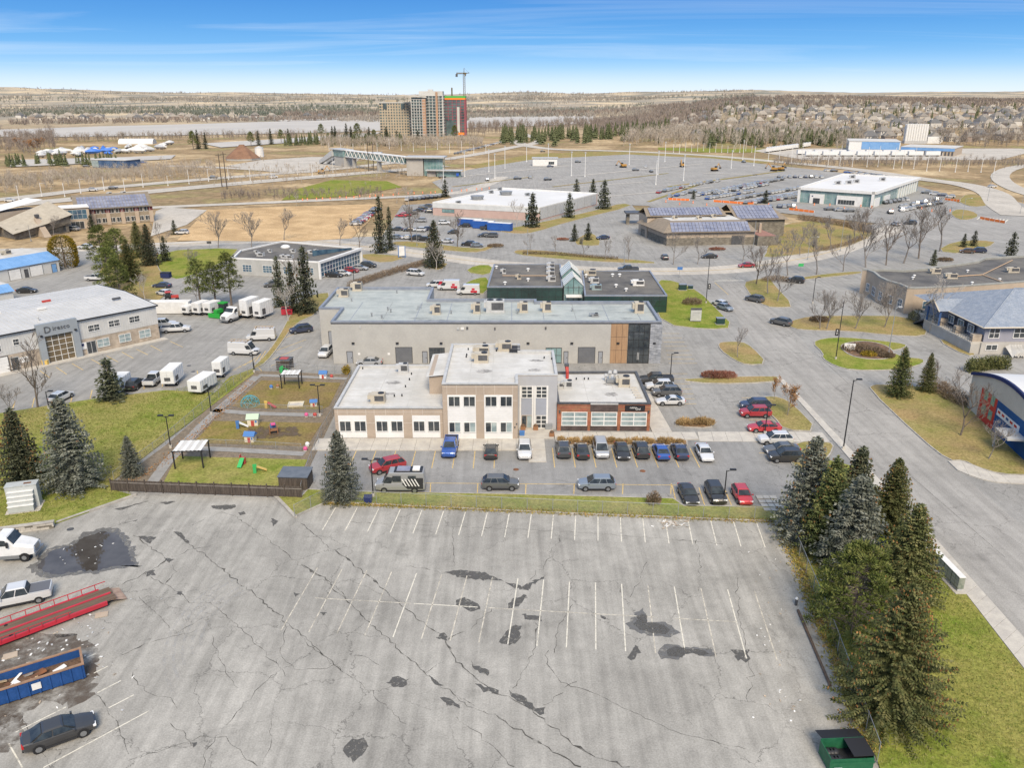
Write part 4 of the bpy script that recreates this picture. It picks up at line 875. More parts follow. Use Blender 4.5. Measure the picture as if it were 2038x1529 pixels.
def solar(root, o, du_, dv_, nx, nv, gap=.12, m=SOLAR):
 """grid of panels from corner o along two edge vectors"""
 o = Vector(o); du_ = Vector(du_); dv_ = Vector(dv_); n = du_.cross(dv_).normalized()*.06
 me_ = None; a = du_/nx; c = dv_/nv
 for i in range(nx):
  for j in range(nv):
   p = o+a*i+c*j
   if me_ is None:
    q = [a*gap/2/a.length+c*gap/2/c.length, a*(1-gap/2/a.length)+c*gap/2/c.length, a*(1-gap/2/a.length)+c*(1-gap/2/c.length), a*gap/2/a.length+c*(1-gap/2/c.length)]
    b = MB(); b.add([*q, *[x+n for x in q]], [(4,5,6,7),(0,1,5,4),(1,2,6,5),(2,3,7,6),(3,0,4,7)]); me_ = b.mesh('solar_panel', m)
   ob = link('solar_panel', me_, root); ob.location = p+n
def slope(v): return hs-.25+(zr-hs+.25)*(v+1.2)/(Ds*.62+1.2)
solar(rf, (.4,-.9,slope(-.9)+.03), (Ls-.8,0,0), (0,Ds*.62-.6,slope(Ds*.62-1.5)-slope(-.9)), 22, 4)
ws_ = Wall(sb, (0,0), (Ls,0))
for k in range(5):
 s = Ls*(.1+.2*k)
 for z0, z1 in ((.8,2.6),(hs-2.2,hs-.5)): ws_.window(s-2.3, s-.2, z0, z1, 2, 1, gl=GLASS, fw=.1); ws_.window(s+.2, s+2.3, z0, z1, 2, 1, gl=GLASS, fw=.1)
 ws_.panel('pilaster', s+Ls*.1-.7, s+Ls*.1+.7, 0, hs*.68, STUCCO, .5)
 ws_.panel('red_panel', s+Ls*.1-.8, s+Ls*.1+.8, hs-2.0, hs-.6, mat('maroon', (.16,.05,.05)), .06)
rtu(sb, Ls*.5, Ds*.8, zr-.9, 1.5, 1, 1, m=LGREY, fans=0); rtu(sb, Ls*.7, Ds*.8, zr-.9, 1.5, 1, 1, m=LGREY, fans=0)
# its neighbour with the big slanted roofs
pA, pB = G(30,478), G(150,462); fh = Frame(pA, pB)
sh = thing('slanted_roof_hall', 'stone hall with two big slanted beige roofs left of the solar roof', 'building', pA, fh.a)
SLB = mat('beige_shingle', (.42,.375,.30), (.36,.32,.255), scale=.8, fine=.1)
Lh = fh.len
MB().prism([(1,.5),(Lh-1,2),(Lh-1,16),(1,16)], 0, 3.4).build('wall', STONED, sh)
b = MB(); b.add([(-1,-1.5,2.2),(Lh*.55,-.5,4.2),(Lh+.5,.5,6.2),(Lh-3,9,10.5),(-2,7,5.2)], [(0,1,2,3,4)]); b.build('lower_roof', SLB, sh)
b = MB(); b.add([(Lh+.3,.8,6.0),(Lh-3.2,9,10.2),(Lh-3.2,9,3.3),(Lh-.5,2,3.3)], [(0,1,2,3)]); b.add([(-1.5,7,5.0),(Lh-3.2,9.05,10.2),(Lh-3.2,9.05,3.3),(-1.5,7.05,3.3)], [(0,1,2,3)]); b.add([(0,0,2.3),(Lh*.55,.3,4.1),(Lh-.2,1.4,6.0),(Lh-.2,1.5,3.0),(0,.4,0)], [(0,1,2,3,4)]); b.build('gable_wall', STONED, sh)
b = MB(); b.add([(-3,9,8.2),(Lh-4,10.5,11.2),(Lh-5,20,11.2),(-4,18,8.2)], [(0,1,2,3)]); b.build('upper_roof', WHITE, sh); MB().prism([(-2,9.5),(Lh-5,11),(Lh-6,19),(-3,17.5)], 3, 8.2).build('upper_wall', STUCCO, sh)
b = MB(); b.add([(Lh*.40,-3.2,0),(Lh*.52,-3.0,0),(Lh*.50,2.6,6.6),(Lh*.42,2.4,6.6),(Lh*.40,4,0),(Lh*.52,4,0)], [(0,1,2,3),(0,3,4),(1,5,2),(3,2,5,4)]); b.build('chimney_wedge', STUCCO, sh)
MB().box(Lh*.43,Lh*.49,1.6,2.6,6.4,7.4).build('chimney_louvre', DGREY, sh)
wsh = Wall(sh, (0,.4), (Lh-1,2))
for s0, s1 in ((.1,.36),(.56,.9)): wsh.window(Lh*s0, Lh*s1, .5, 2.2 if s0 < .2 else 3.0, 5, 1, fr=DGREY, gl=GLASS)
lk = thing('glazed_link', 'glass link block between slanted roof hall and solar roof building', 'building', G(128,458), fs.a)
MB().prism([(0,0),(9,0),(9,8),(0,8)], 0, 7.6).build('wall', STUCCO, lk); MB().prism([(-.4,-.5),(9.2,-.5),(9.2,8),(-.4,8)], 7.6, 7.95).build('roof', WHITE, lk)
Wall(lk, (0,0), (9,0)).window(.6, 8.2, 3.6, 7.0, 5, 2, gl=GLASS_B); Wall(lk, (0,0), (9,0)).window(2.5, 6.8, .1, 2.8, 3, 1, gl=GLASS, name='entrance_door')
# ================================================================ large pink and white warehouse
hw = hgt(861, 428, 402); pl_ = [(861,402),(1074,412.5),(1189,384),(1000,373)]
O_ = G(861,402,hw); fw_ = Frame(O_, G(1074,412.5,hw))
wh = thing('white_roof_warehouse', 'large warehouse with white flat roof, pink base and blue containers in front', 'building', O_, fw_.a)
P = [fw_.l(x, y, hw) for x, y in pl_]
PINK = mat('pink_block', (.50,.36,.31), (.46,.33,.285), scale=.4, fine=.05); MEMB = mat('white_membrane', (.68,.67,.65), (.62,.61,.59), scale=.05, col3=(.55,.54,.52), scale3=.03, amt3=.5, rough=.7, fine=.04)
flatroof(wh, P, hw, PINK, MEMB, WHITE, par=.4, pw=.5, cop=.3)
w1, w2 = Wall(wh, P[0], P[1]), Wall(wh, P[1], P[2])
w1.panel('white_band', 0, w1.L, hw*.58, hw-.28, mat('ribbed_white', (.60,.61,.60), (.52,.53,.52), scale=.4), .12); w2.panel('grey_siding', .3, w2.L-1.2, .6, hw-.3, LGREY, .1)
for k in range(1, 8): w2.panel('siding_seam', w2.L*k/8-.06, w2.L*k/8+.06, .6, hw-.35, MGREY, .14)
w1.window(w1.L*.09, w1.L*.21, hw*.25, hw*.52, 4, 1, gl=GLASS_C, fr=DGREY); w1.door(w1.L*.88, w1.L*.91, 0, 2.4, GLASS_C)
for px, py in ((950,395),(1007,386)):
 u, v = fw_.l(px, py, hw); b = MB(); b.tube((u,v,hw-.35),(u,v,hw+1.2),2.4,3.0,n=10); b.build('roof_fan', MGREY, wh)
for px, py in ((978,383),(995,377),(913,404),(1050,388)): u, v = fw_.l(px, py, hw); rtu(wh, u, v, hw-.38, 1.6, 1.2, 1.0, m=MGREY)
# ================================================================ stone centre with blue solar roofs, middle right
hk = 5.6; O_ = G(1326,489); fk = Frame(O_, G(1500,486))
kb = thing('solar_community_building', 'low stone building with dark hip roofs covered in blue solar panels', 'building', O_, fk.a)
Lk = fk.len
def lk_(px, py, z): return fk.l(px, py, z)
MB().prism([(0,0),(Lk,0),(Lk+.6,22),(-3,22)], 0, 4.0).build('wall', STONED, kb); MB().prism([(-.05,-.05),(Lk+.05,-.05),(Lk+.65,22),(-3.05,22)], 2.4, 4.4).build('upper_wall', STUCCO, kb)
ROOFK = mat('tan_shingle', (.27,.22,.165), (.22,.18,.135), scale=.8, fine=.15)
b = MB(); e0, e1, e2, e3 = (-1.5,-1.2,4.3), (Lk+.5,-1.2,4.3), (Lk-1,6,6.8), (2.5,6,6.8); b.add([e0,e1,e2,e3], [(0,1,2,3)]); b.add([e0,e3,(0,22,6.8),(-4.5,23,4.3)], [(0,1,2,3)]); b.add([e3,e2,(Lk,22,6.8),(0,22,6.8)], [(0,1,2,3)]); rk = b.build('roof', ROOFK, kb)
MB().prism([(3.5,8.5),(Lk-2,8.5),(Lk-1.5,20),(2,20)], 6.7, 6.85).build('flat_roof', ROOF_W, kb)
solar(rk, (1.2,-.9,4.45), (Lk-3,0,0), (1.0,6.2,2.2), 22, 3)
b = MB(); b.add([(-3,15.5,7.2),(Lk-4,15.5,7.2),(Lk-4.5,22,9.4),(-2.5,22,9.4),(-3,28,7.0),(Lk-4,28,7.0)], [(0,1,2,3),(3,2,5,4)]); b.add([(-2.5,16,6.5),(Lk-4.5,16,6.5),(Lk-4.5,16,7.3),(-2.5,16,7.3)], [(0,1,2,3)]); r2 = b.build('rear_roof', ROOFK, kb); MB().prism([(-2.5,16),(Lk-4.5,16),(Lk-4.5,27.5),(-2.5,27.5)], 0, 7.1).build('rear_wall', STUCCO, kb)
solar(r2, (-1.5,16,7.45), (Lk-4,0,0), (0.2,5.6,1.9), 22, 3)
b = MB(); b.add([(Lk-1.5,13,6.0),(Lk+17,13,6.0),(Lk+13,23,10.0),(Lk-2,23,10.0),(Lk-2,32,6.5),(Lk+17,32,6.5)], [(0,1,2,3),(3,2,5,4),(1,5,2)]); r3 = b.build('side_roof', ROOFK, kb); MB().prism([(Lk-1,14),(Lk+16,14),(Lk+16,31),(Lk-1,31)], 0, 6.1).build('side_wall', STONED, kb)
solar(r3, (Lk-.8,13.6,6.35), (14.5,0,0), (0.1,8.6,3.35), 11, 5)
wk = Wall(kb, (0,0), (Lk,0)); wk.door(Lk*.74, Lk*.86, .05, 2.9, DGREY, slats=4)
for s in (.12,.25,.35,.45,.55): wk.window(Lk*s-.7, Lk*s+.7, 2.6, 3.7, 1, 1, fr=DGREY)
MB().prism([(Lk,-3),(Lk+7,-3),(Lk+7,10),(Lk,10)], 0, 3.0).build('garden_wall', STONED, kb); MB().prism([(Lk+.6,-2.4),(Lk+6.4,-2.4),(Lk+6.4,9.4),(Lk+.6,9.4)], 3.0, 3.1).build('red_deck', mat('red_paving', (.33,.17,.13), (.28,.15,.12), scale=.8), kb)
MB().box(Lk+3,Lk+3.8,4,4.8,3.1,6.2).build('chimney', STUCCO, kb)
for u, v in ((6,12),(14,11),(20,14)): rtu(kb, u, v, 6.86, 1.4, 1.1, .9)
cp = G(1249,446); c2 = G(1282,452)
ca = thing('entrance_canopy', 'drive-through canopy on stone piers beside the solar community building', 'canopy', cp)
MB().box(-1,9,-2,5,4.0,4.5).build('roof', DGREY, ca)
for x in (0, 8): MB().box(x-.6,x+.6,-.5,1.5,0,4.0).build('pier', STONED, ca)
# ================================================================ car dealership
hq = hgt(1600, 402, 372)
O_ = G(1587,402); fq = Frame(O_, G(1737,413)); Lq = fq.len
dq = thing('car_dealership', 'white framed glass car showroom with flat white roof', 'building', O_, fq.a)
q2 = fq.l(1812, 352, hq); q3 = fq.l(1678, 345, hq)
PQ = [(0,0),(Lq,0),(max(q2[0],Lq+2),q2[1]),(q3[0],q3[1])]
flatroof(dq, PQ, hq, GLASS_C, MEMB, WHITE, par=.5, pw=.8, cop=1.1, name='glass_wall')
w1, w2 = Wall(dq, PQ[0], PQ[1]), Wall(dq, PQ[1], PQ[2])
b = MB()
for s in (0, w1.L-1): w1.bx(b, s, s+1, 0, hq, -.2, .9)
w1.bx(b, 0, w1.L, hq-1.1, hq+.1, -.2, .9); w2.bx(b, 0, w2.L, hq-1.1, hq+.1, -.2, .9)
b.build('white_frame', WHITE, dq); mull(dq, PQ[0], PQ[1], hq-1, 2.4, 2.2, LGREY); mull(dq, PQ[1], PQ[2], hq-1, 3.5, 2.2, LGREY)
for k in range(8): b = MB(); s = w2.L*(.52+.06*k); w2.bx(b, s-.9, s+.6, 0, hq-1.1, -.1, .5); b.build('white_fin', WHITE, dq)
w1.panel('white_portal', w1.L*.17, w1.L*.36, 0, hq*.62, WHITE, 1.0); w1.window(w1.L*.22, w1.L*.31, .1, hq*.36, 3, 1, base=1.02, fr=DGREY, name='entrance_door')
w1.panel('white_portal', w1.L*.53, w1.L*.86, 0, hq*.62, WHITE, 1.0); w1.window(w1.L*.55, w1.L*.77, .5, hq*.38, 6, 1, base=1.02, gl=GLASS)
w1.panel('round_badge', w1.L*.195, w1.L*.215, hq*.45, hq*.52, mat('navy', (.02,.03,.10)), 1.05)
w2.panel('white_portal', .5, w2.L*.10, 0, hq*.55, WHITE, .5); w2.panel('white_portal', w2.L*.2, w2.L*.32, hq*.2, hq*.5, WHITE, .4)
for px, py in ((1697,353),(1757,358),(1690,364),(1705,362),(1668,365)): u, v = fq.l(px, py, hq); rtu(dq, u, v, hq-.48, 2.4, 2.0, 1.4, m=LGREY)
# ================================================================ curved beige building at right
hb = 6.0
cv = [(1717,536),(1726,537),(1738,541),(1750,551),(1765,558),(1788,564),(1806,572),(1822,573),(1900,570),(2038,560),(2200,552),(2200,500),(2038,508),(1957,513),(1945,519),(1920,523),(1880,528),(1840,534),(1800,537),(1760,535)]
O_ = G(1822, 573, hb); cb = thing('curved_wall_building', 'beige stucco building with wavy curved wall and dark flat roof', 'building', O_)
PC = [(G(x, y, hb)[0]-O_[0], G(x, y, hb)[1]-O_[1]) for x, y in cv]
flatroof(cb, PC, hb, STUCCO, ROOF_B, mat('stone_coping', (.33,.33,.30), (.27,.27,.25), scale=.8), par=.5, pw=.5, cop=.25)
for i, (a, c) in enumerate(zip(PC[1:9], PC[2:9])):
 w_ = Wall(cb, a, c)
 if w_.L > 2.2: w_.window(w_.L*.25, w_.L*.75, .9, 2.9, 2, 2, gl=GLASS_B, fw=.1)
w_ = Wall(cb, PC[7], PC[8]); w_.panel('base_band', 0, w_.L, 0, 1.2, STONEB, .05)
for px, py, sx in ((1861,540,2.2),(1893,550,2.4),(2015,538,2.6)): rtu(cb, G(px,py,hb)[0]-O_[0], G(px,py,hb)[1]-O_[1], hb-.48, sx, 1.4, 1.0)
b = MB(); GP = mat('gas_pipe', (.5,.35,.22), rough=.6)
for a, c in (((1905,549),(1955,546)),((1955,546),(2015,517)),((1955,546),(2000,562))): pa, pc = G(*a,hb-.2), G(*c,hb-.2); b.tube((pa[0]-O_[0],pa[1]-O_[1],hb-.3),(pc[0]-O_[0],pc[1]-O_[1],hb-.3),.12,n=5)
b.build('gas_pipe', GP, cb)
for px, py in ((1817,552),(1820,548),(1926,538),(1935,562),(1990,555)): vent(cb, G(px,py,hb)[0]-O_[0], G(px,py,hb)[1]-O_[1], hb-.48, .2, .6, WHITE)
# ================================================================ grey-blue shingled house at right
hh = 5.4; O_ = G(1976,706); O_ = (O_[0], O_[1]);
hn = thing('blue_shingle_house', 'house-like office with grey blue shingle hip roof and raised veranda', 'building', O_, R(2))
SHB = mat('blue_shingle', (.21,.245,.30), (.27,.30,.345), scale=.9, fine=.22, fscale=4, rough=.95)
fhn = Frame(O_, (O_[0]+math.cos(R(2)), O_[1]+math.sin(R(2))))
def lh_(px, py, z): return fhn.l(px, py, z)
A0 = lh_(1958,652,hh); A1 = lh_(1862,606,hh); RG = lh_(2018,578,hh+4.6); TL = lh_(1868,592,hh)
MB().prism([(A0[0]+1.2,A0[1]+1.2),(A0[0]+24,A0[1]+1.2),(A0[0]+24,A1[1]+7),(A1[0]+2,A1[1]+7),(A1[0]+2,A1[1]+2)], 2.2, hh).build('upper_wall', mat('blue_grey_siding', (.30,.30,.345), (.27,.27,.31), scale=.6), hn)
MB().prism([(A0[0]+.6,A0[1]+.6),(A0[0]+24.5,A0[1]+.6),(A0[0]+24.5,A1[1]+7.5),(A1[0],A1[1]+7.5),(A1[0],A1[1]+.6)], 0, 2.2).build('base_wall', mat('pale_foundation', (.45,.43,.39), (.40,.38,.345), scale=.5), hn)
ze = hh-.1; rx = A0[0]+9; ry = (A0[1]+A1[1]+8)/2+1; zr = hh+5.0
E0, E1, E2, E3 = (A0[0],A0[1],ze), (A0[0]+26,A0[1],ze), (A0[0]+26,A1[1]+9,ze), (A1[0],A1[1]+9,ze); E4 = (A1[0],A1[1],ze)
R0, R1 = (RG[0],RG[1],zr), (A0[0]+20,RG[1],zr)
b = MB(); b.add([E0,E1,R1,R0], [(0,1,2,3)]); b.add([E0,R0,E3,E4], [(0,1,2,3)]); b.add([R0,R1,E2,E3], [(0,1,2,3)]); b.add([E1,E2,R1], [(0,1,2)])
b.build('roof', SHB, hn)
for a, c in ((E0,R0),(R0,R1)): b = MB(); b.tube(a, c, .14, n=5); b.build('ridge_cap', SHB, hn)
b = MB(); b.path([E4, E0, E1], .12, n=4); b.build('eave_trim', mat('cream_trim', (.62,.54,.42), rough=.7), hn)
wv = Wall(hn, (A1[0]+.6,A1[1]+.6), (A0[0]+.9,A0[1]+.9))
CREAM = MATS['cream_trim']
for k in range(3): wv.window(wv.L*(.36+.2*k)-1.0, wv.L*(.36+.2*k)+1.0, 3.0, 4.6, 2, 1, gl=GLASS_B, fw=.1, base=.12)
for k in range(3): wv.panel('stone_pier', wv.L*(.28+.33*k)-.5, wv.L*(.28+.33*k)+.5, 2.2, 3.6, STONEB, 1.7)
wv.panel('veranda_deck', 0, wv.L, 1.9, 2.25, CONC, 2.2); wv.panel('veranda_wall', 0, wv.L, 0, 1.9, MATS['pale_foundation'], 2.1)
b = MB(); wv.bx(b, 0, wv.L, 3.1, 3.2, 2.0, 2.1)
for k in range(24): wv.bx(b, wv.L*k/23-.02, wv.L*k/23+.02, 2.25, 3.1, 2.03, 2.07)
b.build('veranda_railing', DGREY, hn)
g0 = wv.L*.18
bl = lambda s, o, z: (wv.p.x+wv.d.x*s+wv.n.x*o, wv.p.y+wv.d.y*s+wv.n.y*o, z)
b = MB(); b.add([bl(g0-2.8,2.6,ze),bl(g0,2.6,ze+1.9),bl(g0,-3,ze+1.9),bl(g0-2.8,-2,ze)], [(0,1,2,3)]); b.add([bl(g0+2.8,2.6,ze),bl(g0,2.6,ze+1.9),bl(g0,-4,ze+1.9),bl(g0+2.8,-2,ze)], [(3,2,1,0)]); b.build('porch_roof', SHB, hn)
b = MB(); b.add([bl(g0-2.6,2.4,ze),bl(g0+2.6,2.4,ze),bl(g0,2.4,ze+1.7)], [(0,1,2)]); b.build('porch_gable', MATS['blue_grey_siding'], hn)
b = MB(); b.path([bl(g0-2.9,2.65,ze-.05), bl(g0,2.65,ze+1.9), bl(g0+2.9,2.65,ze-.05)], .13, n=4); b.build('gable_trim', CREAM, hn)
for s in (g0-2.3, g0+2.3): MB().tube(bl(s,2.0,2.2), bl(s,2.0,ze), .22, n=4).build('porch_post', mat('blue_post', (.06,.12,.26)), hn)
for k in range(9): b = MB(); q = bl(g0-3.2-k*.42, 1.2, 2.0-k*.21); b.cbox((q[0],q[1],q[2]), (.5,2.2,.14), wv.a); b.build('step', DGREY, hn)
for sd_ in (.1, 2.3): b = MB(); b.path([bl(g0-3.0,sd_,3.0), bl(g0-6.8,sd_,1.1)], .04, n=4); [b.tube(bl(g0-3-k*.6,sd_,3.0-k*.3), bl(g0-3-k*.6,sd_,2.0-k*.3), .03, n=4) for k in range(7)]; b.build('stair_railing', DGREY, hn)
wr = Wall(hn, (A0[0]+1.2,A0[1]+1.2), (A0[0]+24,A0[1]+1.2))
wr.window(.8, 2.9, 2.9, 4.9, 2, 2, fw=.12); wr.window(5.5, 8, 2.9, 4.9, 2, 2, fw=.12); Wall(hn, (A0[0]+.6,A0[1]+.6), (A0[0]+24,A0[1]+.6)).window(.9, 3.2, .7, 1.9, 2, 1, fw=.12)
for k in range(5): b = MB(); q = A0[0]+5+k*.55; b.add([(q,A0[1]-2.5,.2+(k%2)*.2),(q+.9,A0[1]-2.2,1.2),(q+.9,A0[1]+.2,2.0),(q,A0[1]+.2,1.6)], [(0,1,2,3)]); b.build('tarp_fold', ROOF_W, hn)
# ================================================================ vaulted roof building with murals, right edge
pA = (64.5, 121.0); pA = G(1923,810); pB = G(2036,915); fa = Frame(pA, pB)
vb = thing('vaulted_mural_building', 'cream building with curved white roof, red and blue mural panels', 'building', pA, fa.a)
La = 26.0; CRM = mat('cream_wall', (.56,.50,.40), (.51,.455,.365), scale=.5, fine=.05); h0 = hgt(1925, 812, 744)
def arch(s): return h0+2.6*math.sin(math.pi*min(1, max(0, s/La)))
ns_ = 20; DD = 24
fr_ = [(La*k/ns_, 0, arch(La*k/ns_)) for k in range(ns_+1)]
b = MB(); b.poly([(0,0,0),(La,0,0)]+fr_[::-1]); b.poly([(0,DD,0)]+[(p[0],DD,p[2]) for p in fr_]+[(La,DD,0)]); b.add([(0,0,0),(0,0,h0),(0,DD,h0),(0,DD,0)], [(0,1,2,3)]); b.add([(La,0,0),(La,DD,0),(La,DD,h0),(La,0,h0)], [(0,1,2,3)]); b.build('wall', CRM, vb)
b = MB(); b.loft([[(p[0],-.25,p[2]+.05) for p in fr_], [(p[0],DD+.2,p[2]+.05) for p in fr_]], cap=False, closed=False); b.build('roof', MEMB, vb)
b = MB()
for p, q in zip(fr_, fr_[1:]): b.add([(p[0],-.3,p[2]-.35),(q[0],-.3,q[2]-.35),(q[0],-.3,q[2]+.15),(p[0],-.3,p[2]+.15),(p[0],.05,p[2]-.35),(q[0],.05,q[2]-.35),(q[0],.05,q[2]+.15),(p[0],.05,p[2]+.15)], [(0,1,2,3),(7,6,5,4),(3,2,6,7),(0,4,5,1)])
b.build('roof_fascia', mat('navy', (.02,.03,.10)), vb)
wa = Wall(vb, (0,0), (La,0)); MRED = mat('mural_red', (.55,.06,.035), (.48,.05,.03), scale=.8); MBLU = mat('mural_blue', (.015,.07,.19), (.02,.09,.23), scale=.4)
s1 = fa.l(1973,775,2.5)[0]; s2 = fa.l(1998,800,2.5)[0]
sA, sB = fa.l(1953,830)[0], fa.l(1985,858)[0]
mr_ = wa.panel('mural_red_panel', sA, sB, .1, h0-.9, MRED, .08); wa.panel('mural_blue_panel', sB+.05, La*.9, .1, h0-.9, MBLU, .08)
for i in range(2):
 for j in range(2):
  s = sA+(sB-sA)*(.22+.42*i); wa.panel('mural_picture', s, s+(sB-sA)*.22, 1.2+j*2.2, 2.6+j*2.2, mat('mural_art', (.10,.28,.24), (.45,.42,.20), scale=1.6), .12)
wa.panel('white_sign', sB+.5, sB+7.5, h0-2.9, h0-1.9, WHITE, .12)
for k in range(5): wa.panel('sign_letters', sB+.8+k*1.3, sB+1.6+k*1.3, h0-2.5, h0-2.15, MRED if k != 2 else MBLU, .135)
b = MB(); wa.bx(b, sB+6, sB+10, 2.6, 2.9, 0, 2.5); wa.bx(b, sB+6.1, sB+6.3, 0, 2.6, 2.2, 2.4); b.build('porch', LGREY, vb)
b = MB(); b.cbox((8,6,arch(8)+.5),(1.2,1,.8)); b.build('rooftop_unit', WHITE, vb)
# ================================================================ far things
def at(px, py, Y):
 v = (py-CY)/F; t = Y/(CP-v*SP); return ((px-CX)/F*t, H-(SP+v*CP)*t)
def atx(px, Y, z=0.0): return (px-CX)/F*(Y*CP+(H-z)*SP)
# ---------------- apartment towers by the river
TB = mat('tower_beige', (.44,.37,.27), (.38,.32,.235), scale=.1, rough=.9); TW = mat('tower_white', (.55,.54,.50), (.48,.47,.44), scale=.1); TG = mat('tower_glass', (.045,.06,.065), (.12,.17,.17), scale=.08, rough=.15, spec=.7); TBR = mat('tower_brick', (.45,.28,.18), (.38,.24,.16), scale=.1)
TRED = mat('red_sheathing', (.36,.11,.12), (.24,.10,.13), scale=.12); TOR = mat('orange_safety_net', (.85,.25,.04), rough=.8); TGN = mat('green_safety_net', (.08,.40,.08), rough=.8); CRANE = mat('crane_steel', (.20,.16,.09), (.14,.11,.07), scale=.5)
def tower(name, label, px0, px1, pyt, Y, dep, wm, kind, base=270, shade=0.0):
 (X0, _), (X1, zt_) = at(px0, pyt, Y), at(px1, pyt, Y); W_ = X1-X0
 r = thing(name, label, 'building', (X0, Y, 0), 0.0)
 n = max(3, int(zt_/3.1)); fh_ = zt_/n
 MB().prism([(0,0),(W_,0),(W_,dep),(0,dep)], 0, zt_).build('wall', wm, r)
 for wl_, L_ in ((Wall(r,(0,0),(W_,0)), W_), (Wall(r,(W_,0),(W_,dep)), dep)):
  g = MB(); s = MB(); f = MB()
  if kind == 'punched':
   nc_ = int(L_/3.0)
   for i in range(nc_):
    for k in range(n):
     q = L_*(i+.5)/nc_; hw_ = .75 if not (i in (0, nc_-1)) else 1.2
     wl_.bx(g, q-hw_, q+hw_, k*fh_+.8, k*fh_+(2.5 if k < n-1 else 2.9), -.1, .12)
   wl_.bx(s, 0, L_, zt_-.5, zt_+.6, -.2, .4)
  else:
   for k in range(n):
    wl_.bx(g, L_*.04, L_*.96, k*fh_+.25, (k+1)*fh_-.35, -.1, .15); wl_.bx(s, L_*.0, L_*1.0, (k+1)*fh_-.35, (k+1)*fh_+.12, -.2, 1.3 if kind == 'balcony' else .5)
   for i in range(6): q = L_*(i+.0)/5; wl_.bx(f, q-.35, q+.35, 0, zt_, 0, .6 if kind != 'balcony' else 1.0)
  for mbq, nm, m_ in ((g,'window_band',TG),(s,'floor_slab',TW if kind != 'frame' else wm),(f,'column',wm)):
   if mbq.v: struct(mbq.build(nm, m_, r), 'stuff')
 return r, W_, zt_
ta, wa_, za = tower('apartment_tower', 'beige apartment tower with small punched windows, leftmost by the river', 754, 813, 204, 1010, 30, TB, 'punched')
MB().box(6,20,6,20,za,za+3).build('roof_plant', TB, ta)
for q in (.2, .8): MB().box(wa_*q-2.2, wa_*q+2.2, -.5, .2, za-7, za-.6).build('arched_recess', TG, ta)
tb, wb_, zb = tower('apartment_tower', 'white balconied apartment tower beside the beige one', 818, 845, 197, 990, 26, TW, 'balcony')
b = MB(); b.add([(-10,-2,zb+4.5),(wb_+2,-2,zb+1.5),(wb_+2,24,zb+1.5),(-10,24,zb+4.5),(-10,-2,zb+5.3),(wb_+2,-2,zb+2.6),(wb_+2,24,zb+2.6),(-10,24,zb+5.3)], [(0,3,2,1),(4,5,6,7),(0,1,5,4),(1,2,6,5),(2,3,7,6),(3,0,4,7)]); b.build('roof_canopy', TW, tb); MB().box(0,wb_,2,20,zb,zb+2.0).build('penthouse', TG, tb); MB().box(wb_-3,wb_+1,-1.2,.3,0,zb+.5).build('brick_pier', TBR, tb)
tc2, wc_, zc_ = tower('apartment_tower', 'tallest pale apartment tower with stepped roof, left of the red one', 847, 880, 190, 1000, 28, TW, 'balcony')
MB().box(-8,wc_+.5,0,22,zc_,zc_+5).build('penthouse', TW, tc2); MB().box(2,8,6,12,zc_+5,zc_+7).build('lift_room', TW, tc2); MB().box(wc_*.6,wc_*.72,-1.5,.4,0,zc_+4).build('brick_pier', TBR, tc2)
td, wd2, zd = tower('unfinished_tower', 'unfinished apartment tower with red sheathing and orange net on top', 883, 925, 198, 1020, 28, TRED, 'frame')
MB().box(-.5,wd2+.5,-.8,28,zd,zd+2.0).build('orange_net', TOR, td); MB().box(-.6,wd2+.6,-.9,28,zd+2.0,zd+4.2).build('green_net', TGN, td); MB().box(wd2*.62,wd2*.74,-.9,.2,0,zd*.8).build('hoist_shaft', TW, td); MB().box(wd2*.66,wd2*.95,-1.2,.2,1,4).build('red_hoarding', TOR, td)
MB().box(wd2*.1,wd2*.45,-1.0,.2,0,zd*.42).build('glazed_floors', TG, td); MB().tube((wd2*.37,10,zd),(wd2*.37,10,at(898,174,1030)[1]),.9,n=6).build('hoist_mast', CRANE, td)
xc, zc2 = at(923.5, 148, 1030); cr_ = thing('tower_crane', 'tower crane rising above the unfinished red tower', 'crane', (xc, 1030, 0))
b = MB()
for sx in (-1.1, 1.1):
 for sy in (-1.1, 1.1): b.tube((sx,sy,0),(sx,sy,zc2),.22,n=4)
k = 0
while k < zc2: b.tube((-1.1,-1.1,k),(1.1,-1.1,k+2.4),.14,n=4); b.tube((1.1,-1.1,k),(-1.1,-1.1,k+2.4),.14,n=4); b.tube((1.1,-1.1,k),(1.1,1.1,k+2.4),.14,n=4); k += 2.4
b.build('mast', CRANE, cr_)
zt2 = at(923, 135, 1030)[1]
b = MB(); b.tube((0,0,zc2),(0,0,zt2),.5,.2,n=4); b.build('apex', CRANE, cr_); b = MB(); b.tube((-9,-2,zc2+1),(3,0,zc2+1),.45,n=4); b.tube((-9,-2,zc2+2),(3,0,zc2+2),.25,n=4); [b.tube((-9+k*1.5,-2,zc2+1),(-8.2+k*1.5,-1.8,zc2+2),.15,n=4) for k in range(8)]; b.build('counter_jib', CRANE, cr_)
b = MB(); b.tube((0,0,zc2+1.4),(4,45,zc2+3),.4,n=4); b.tube((0,0,zt2),(4,40,zc2+3),.1,n=4); b.build('jib', CRANE, cr_); MB().box(-10,-7.5,-3,-1,zc2-2.6,zc2+.6).build('counterweight', DGREY, cr_); MB().box(.8,2.4,-2.2,-.4,zc2-1.6,zc2+.6).build('cab', CRANE, cr_)
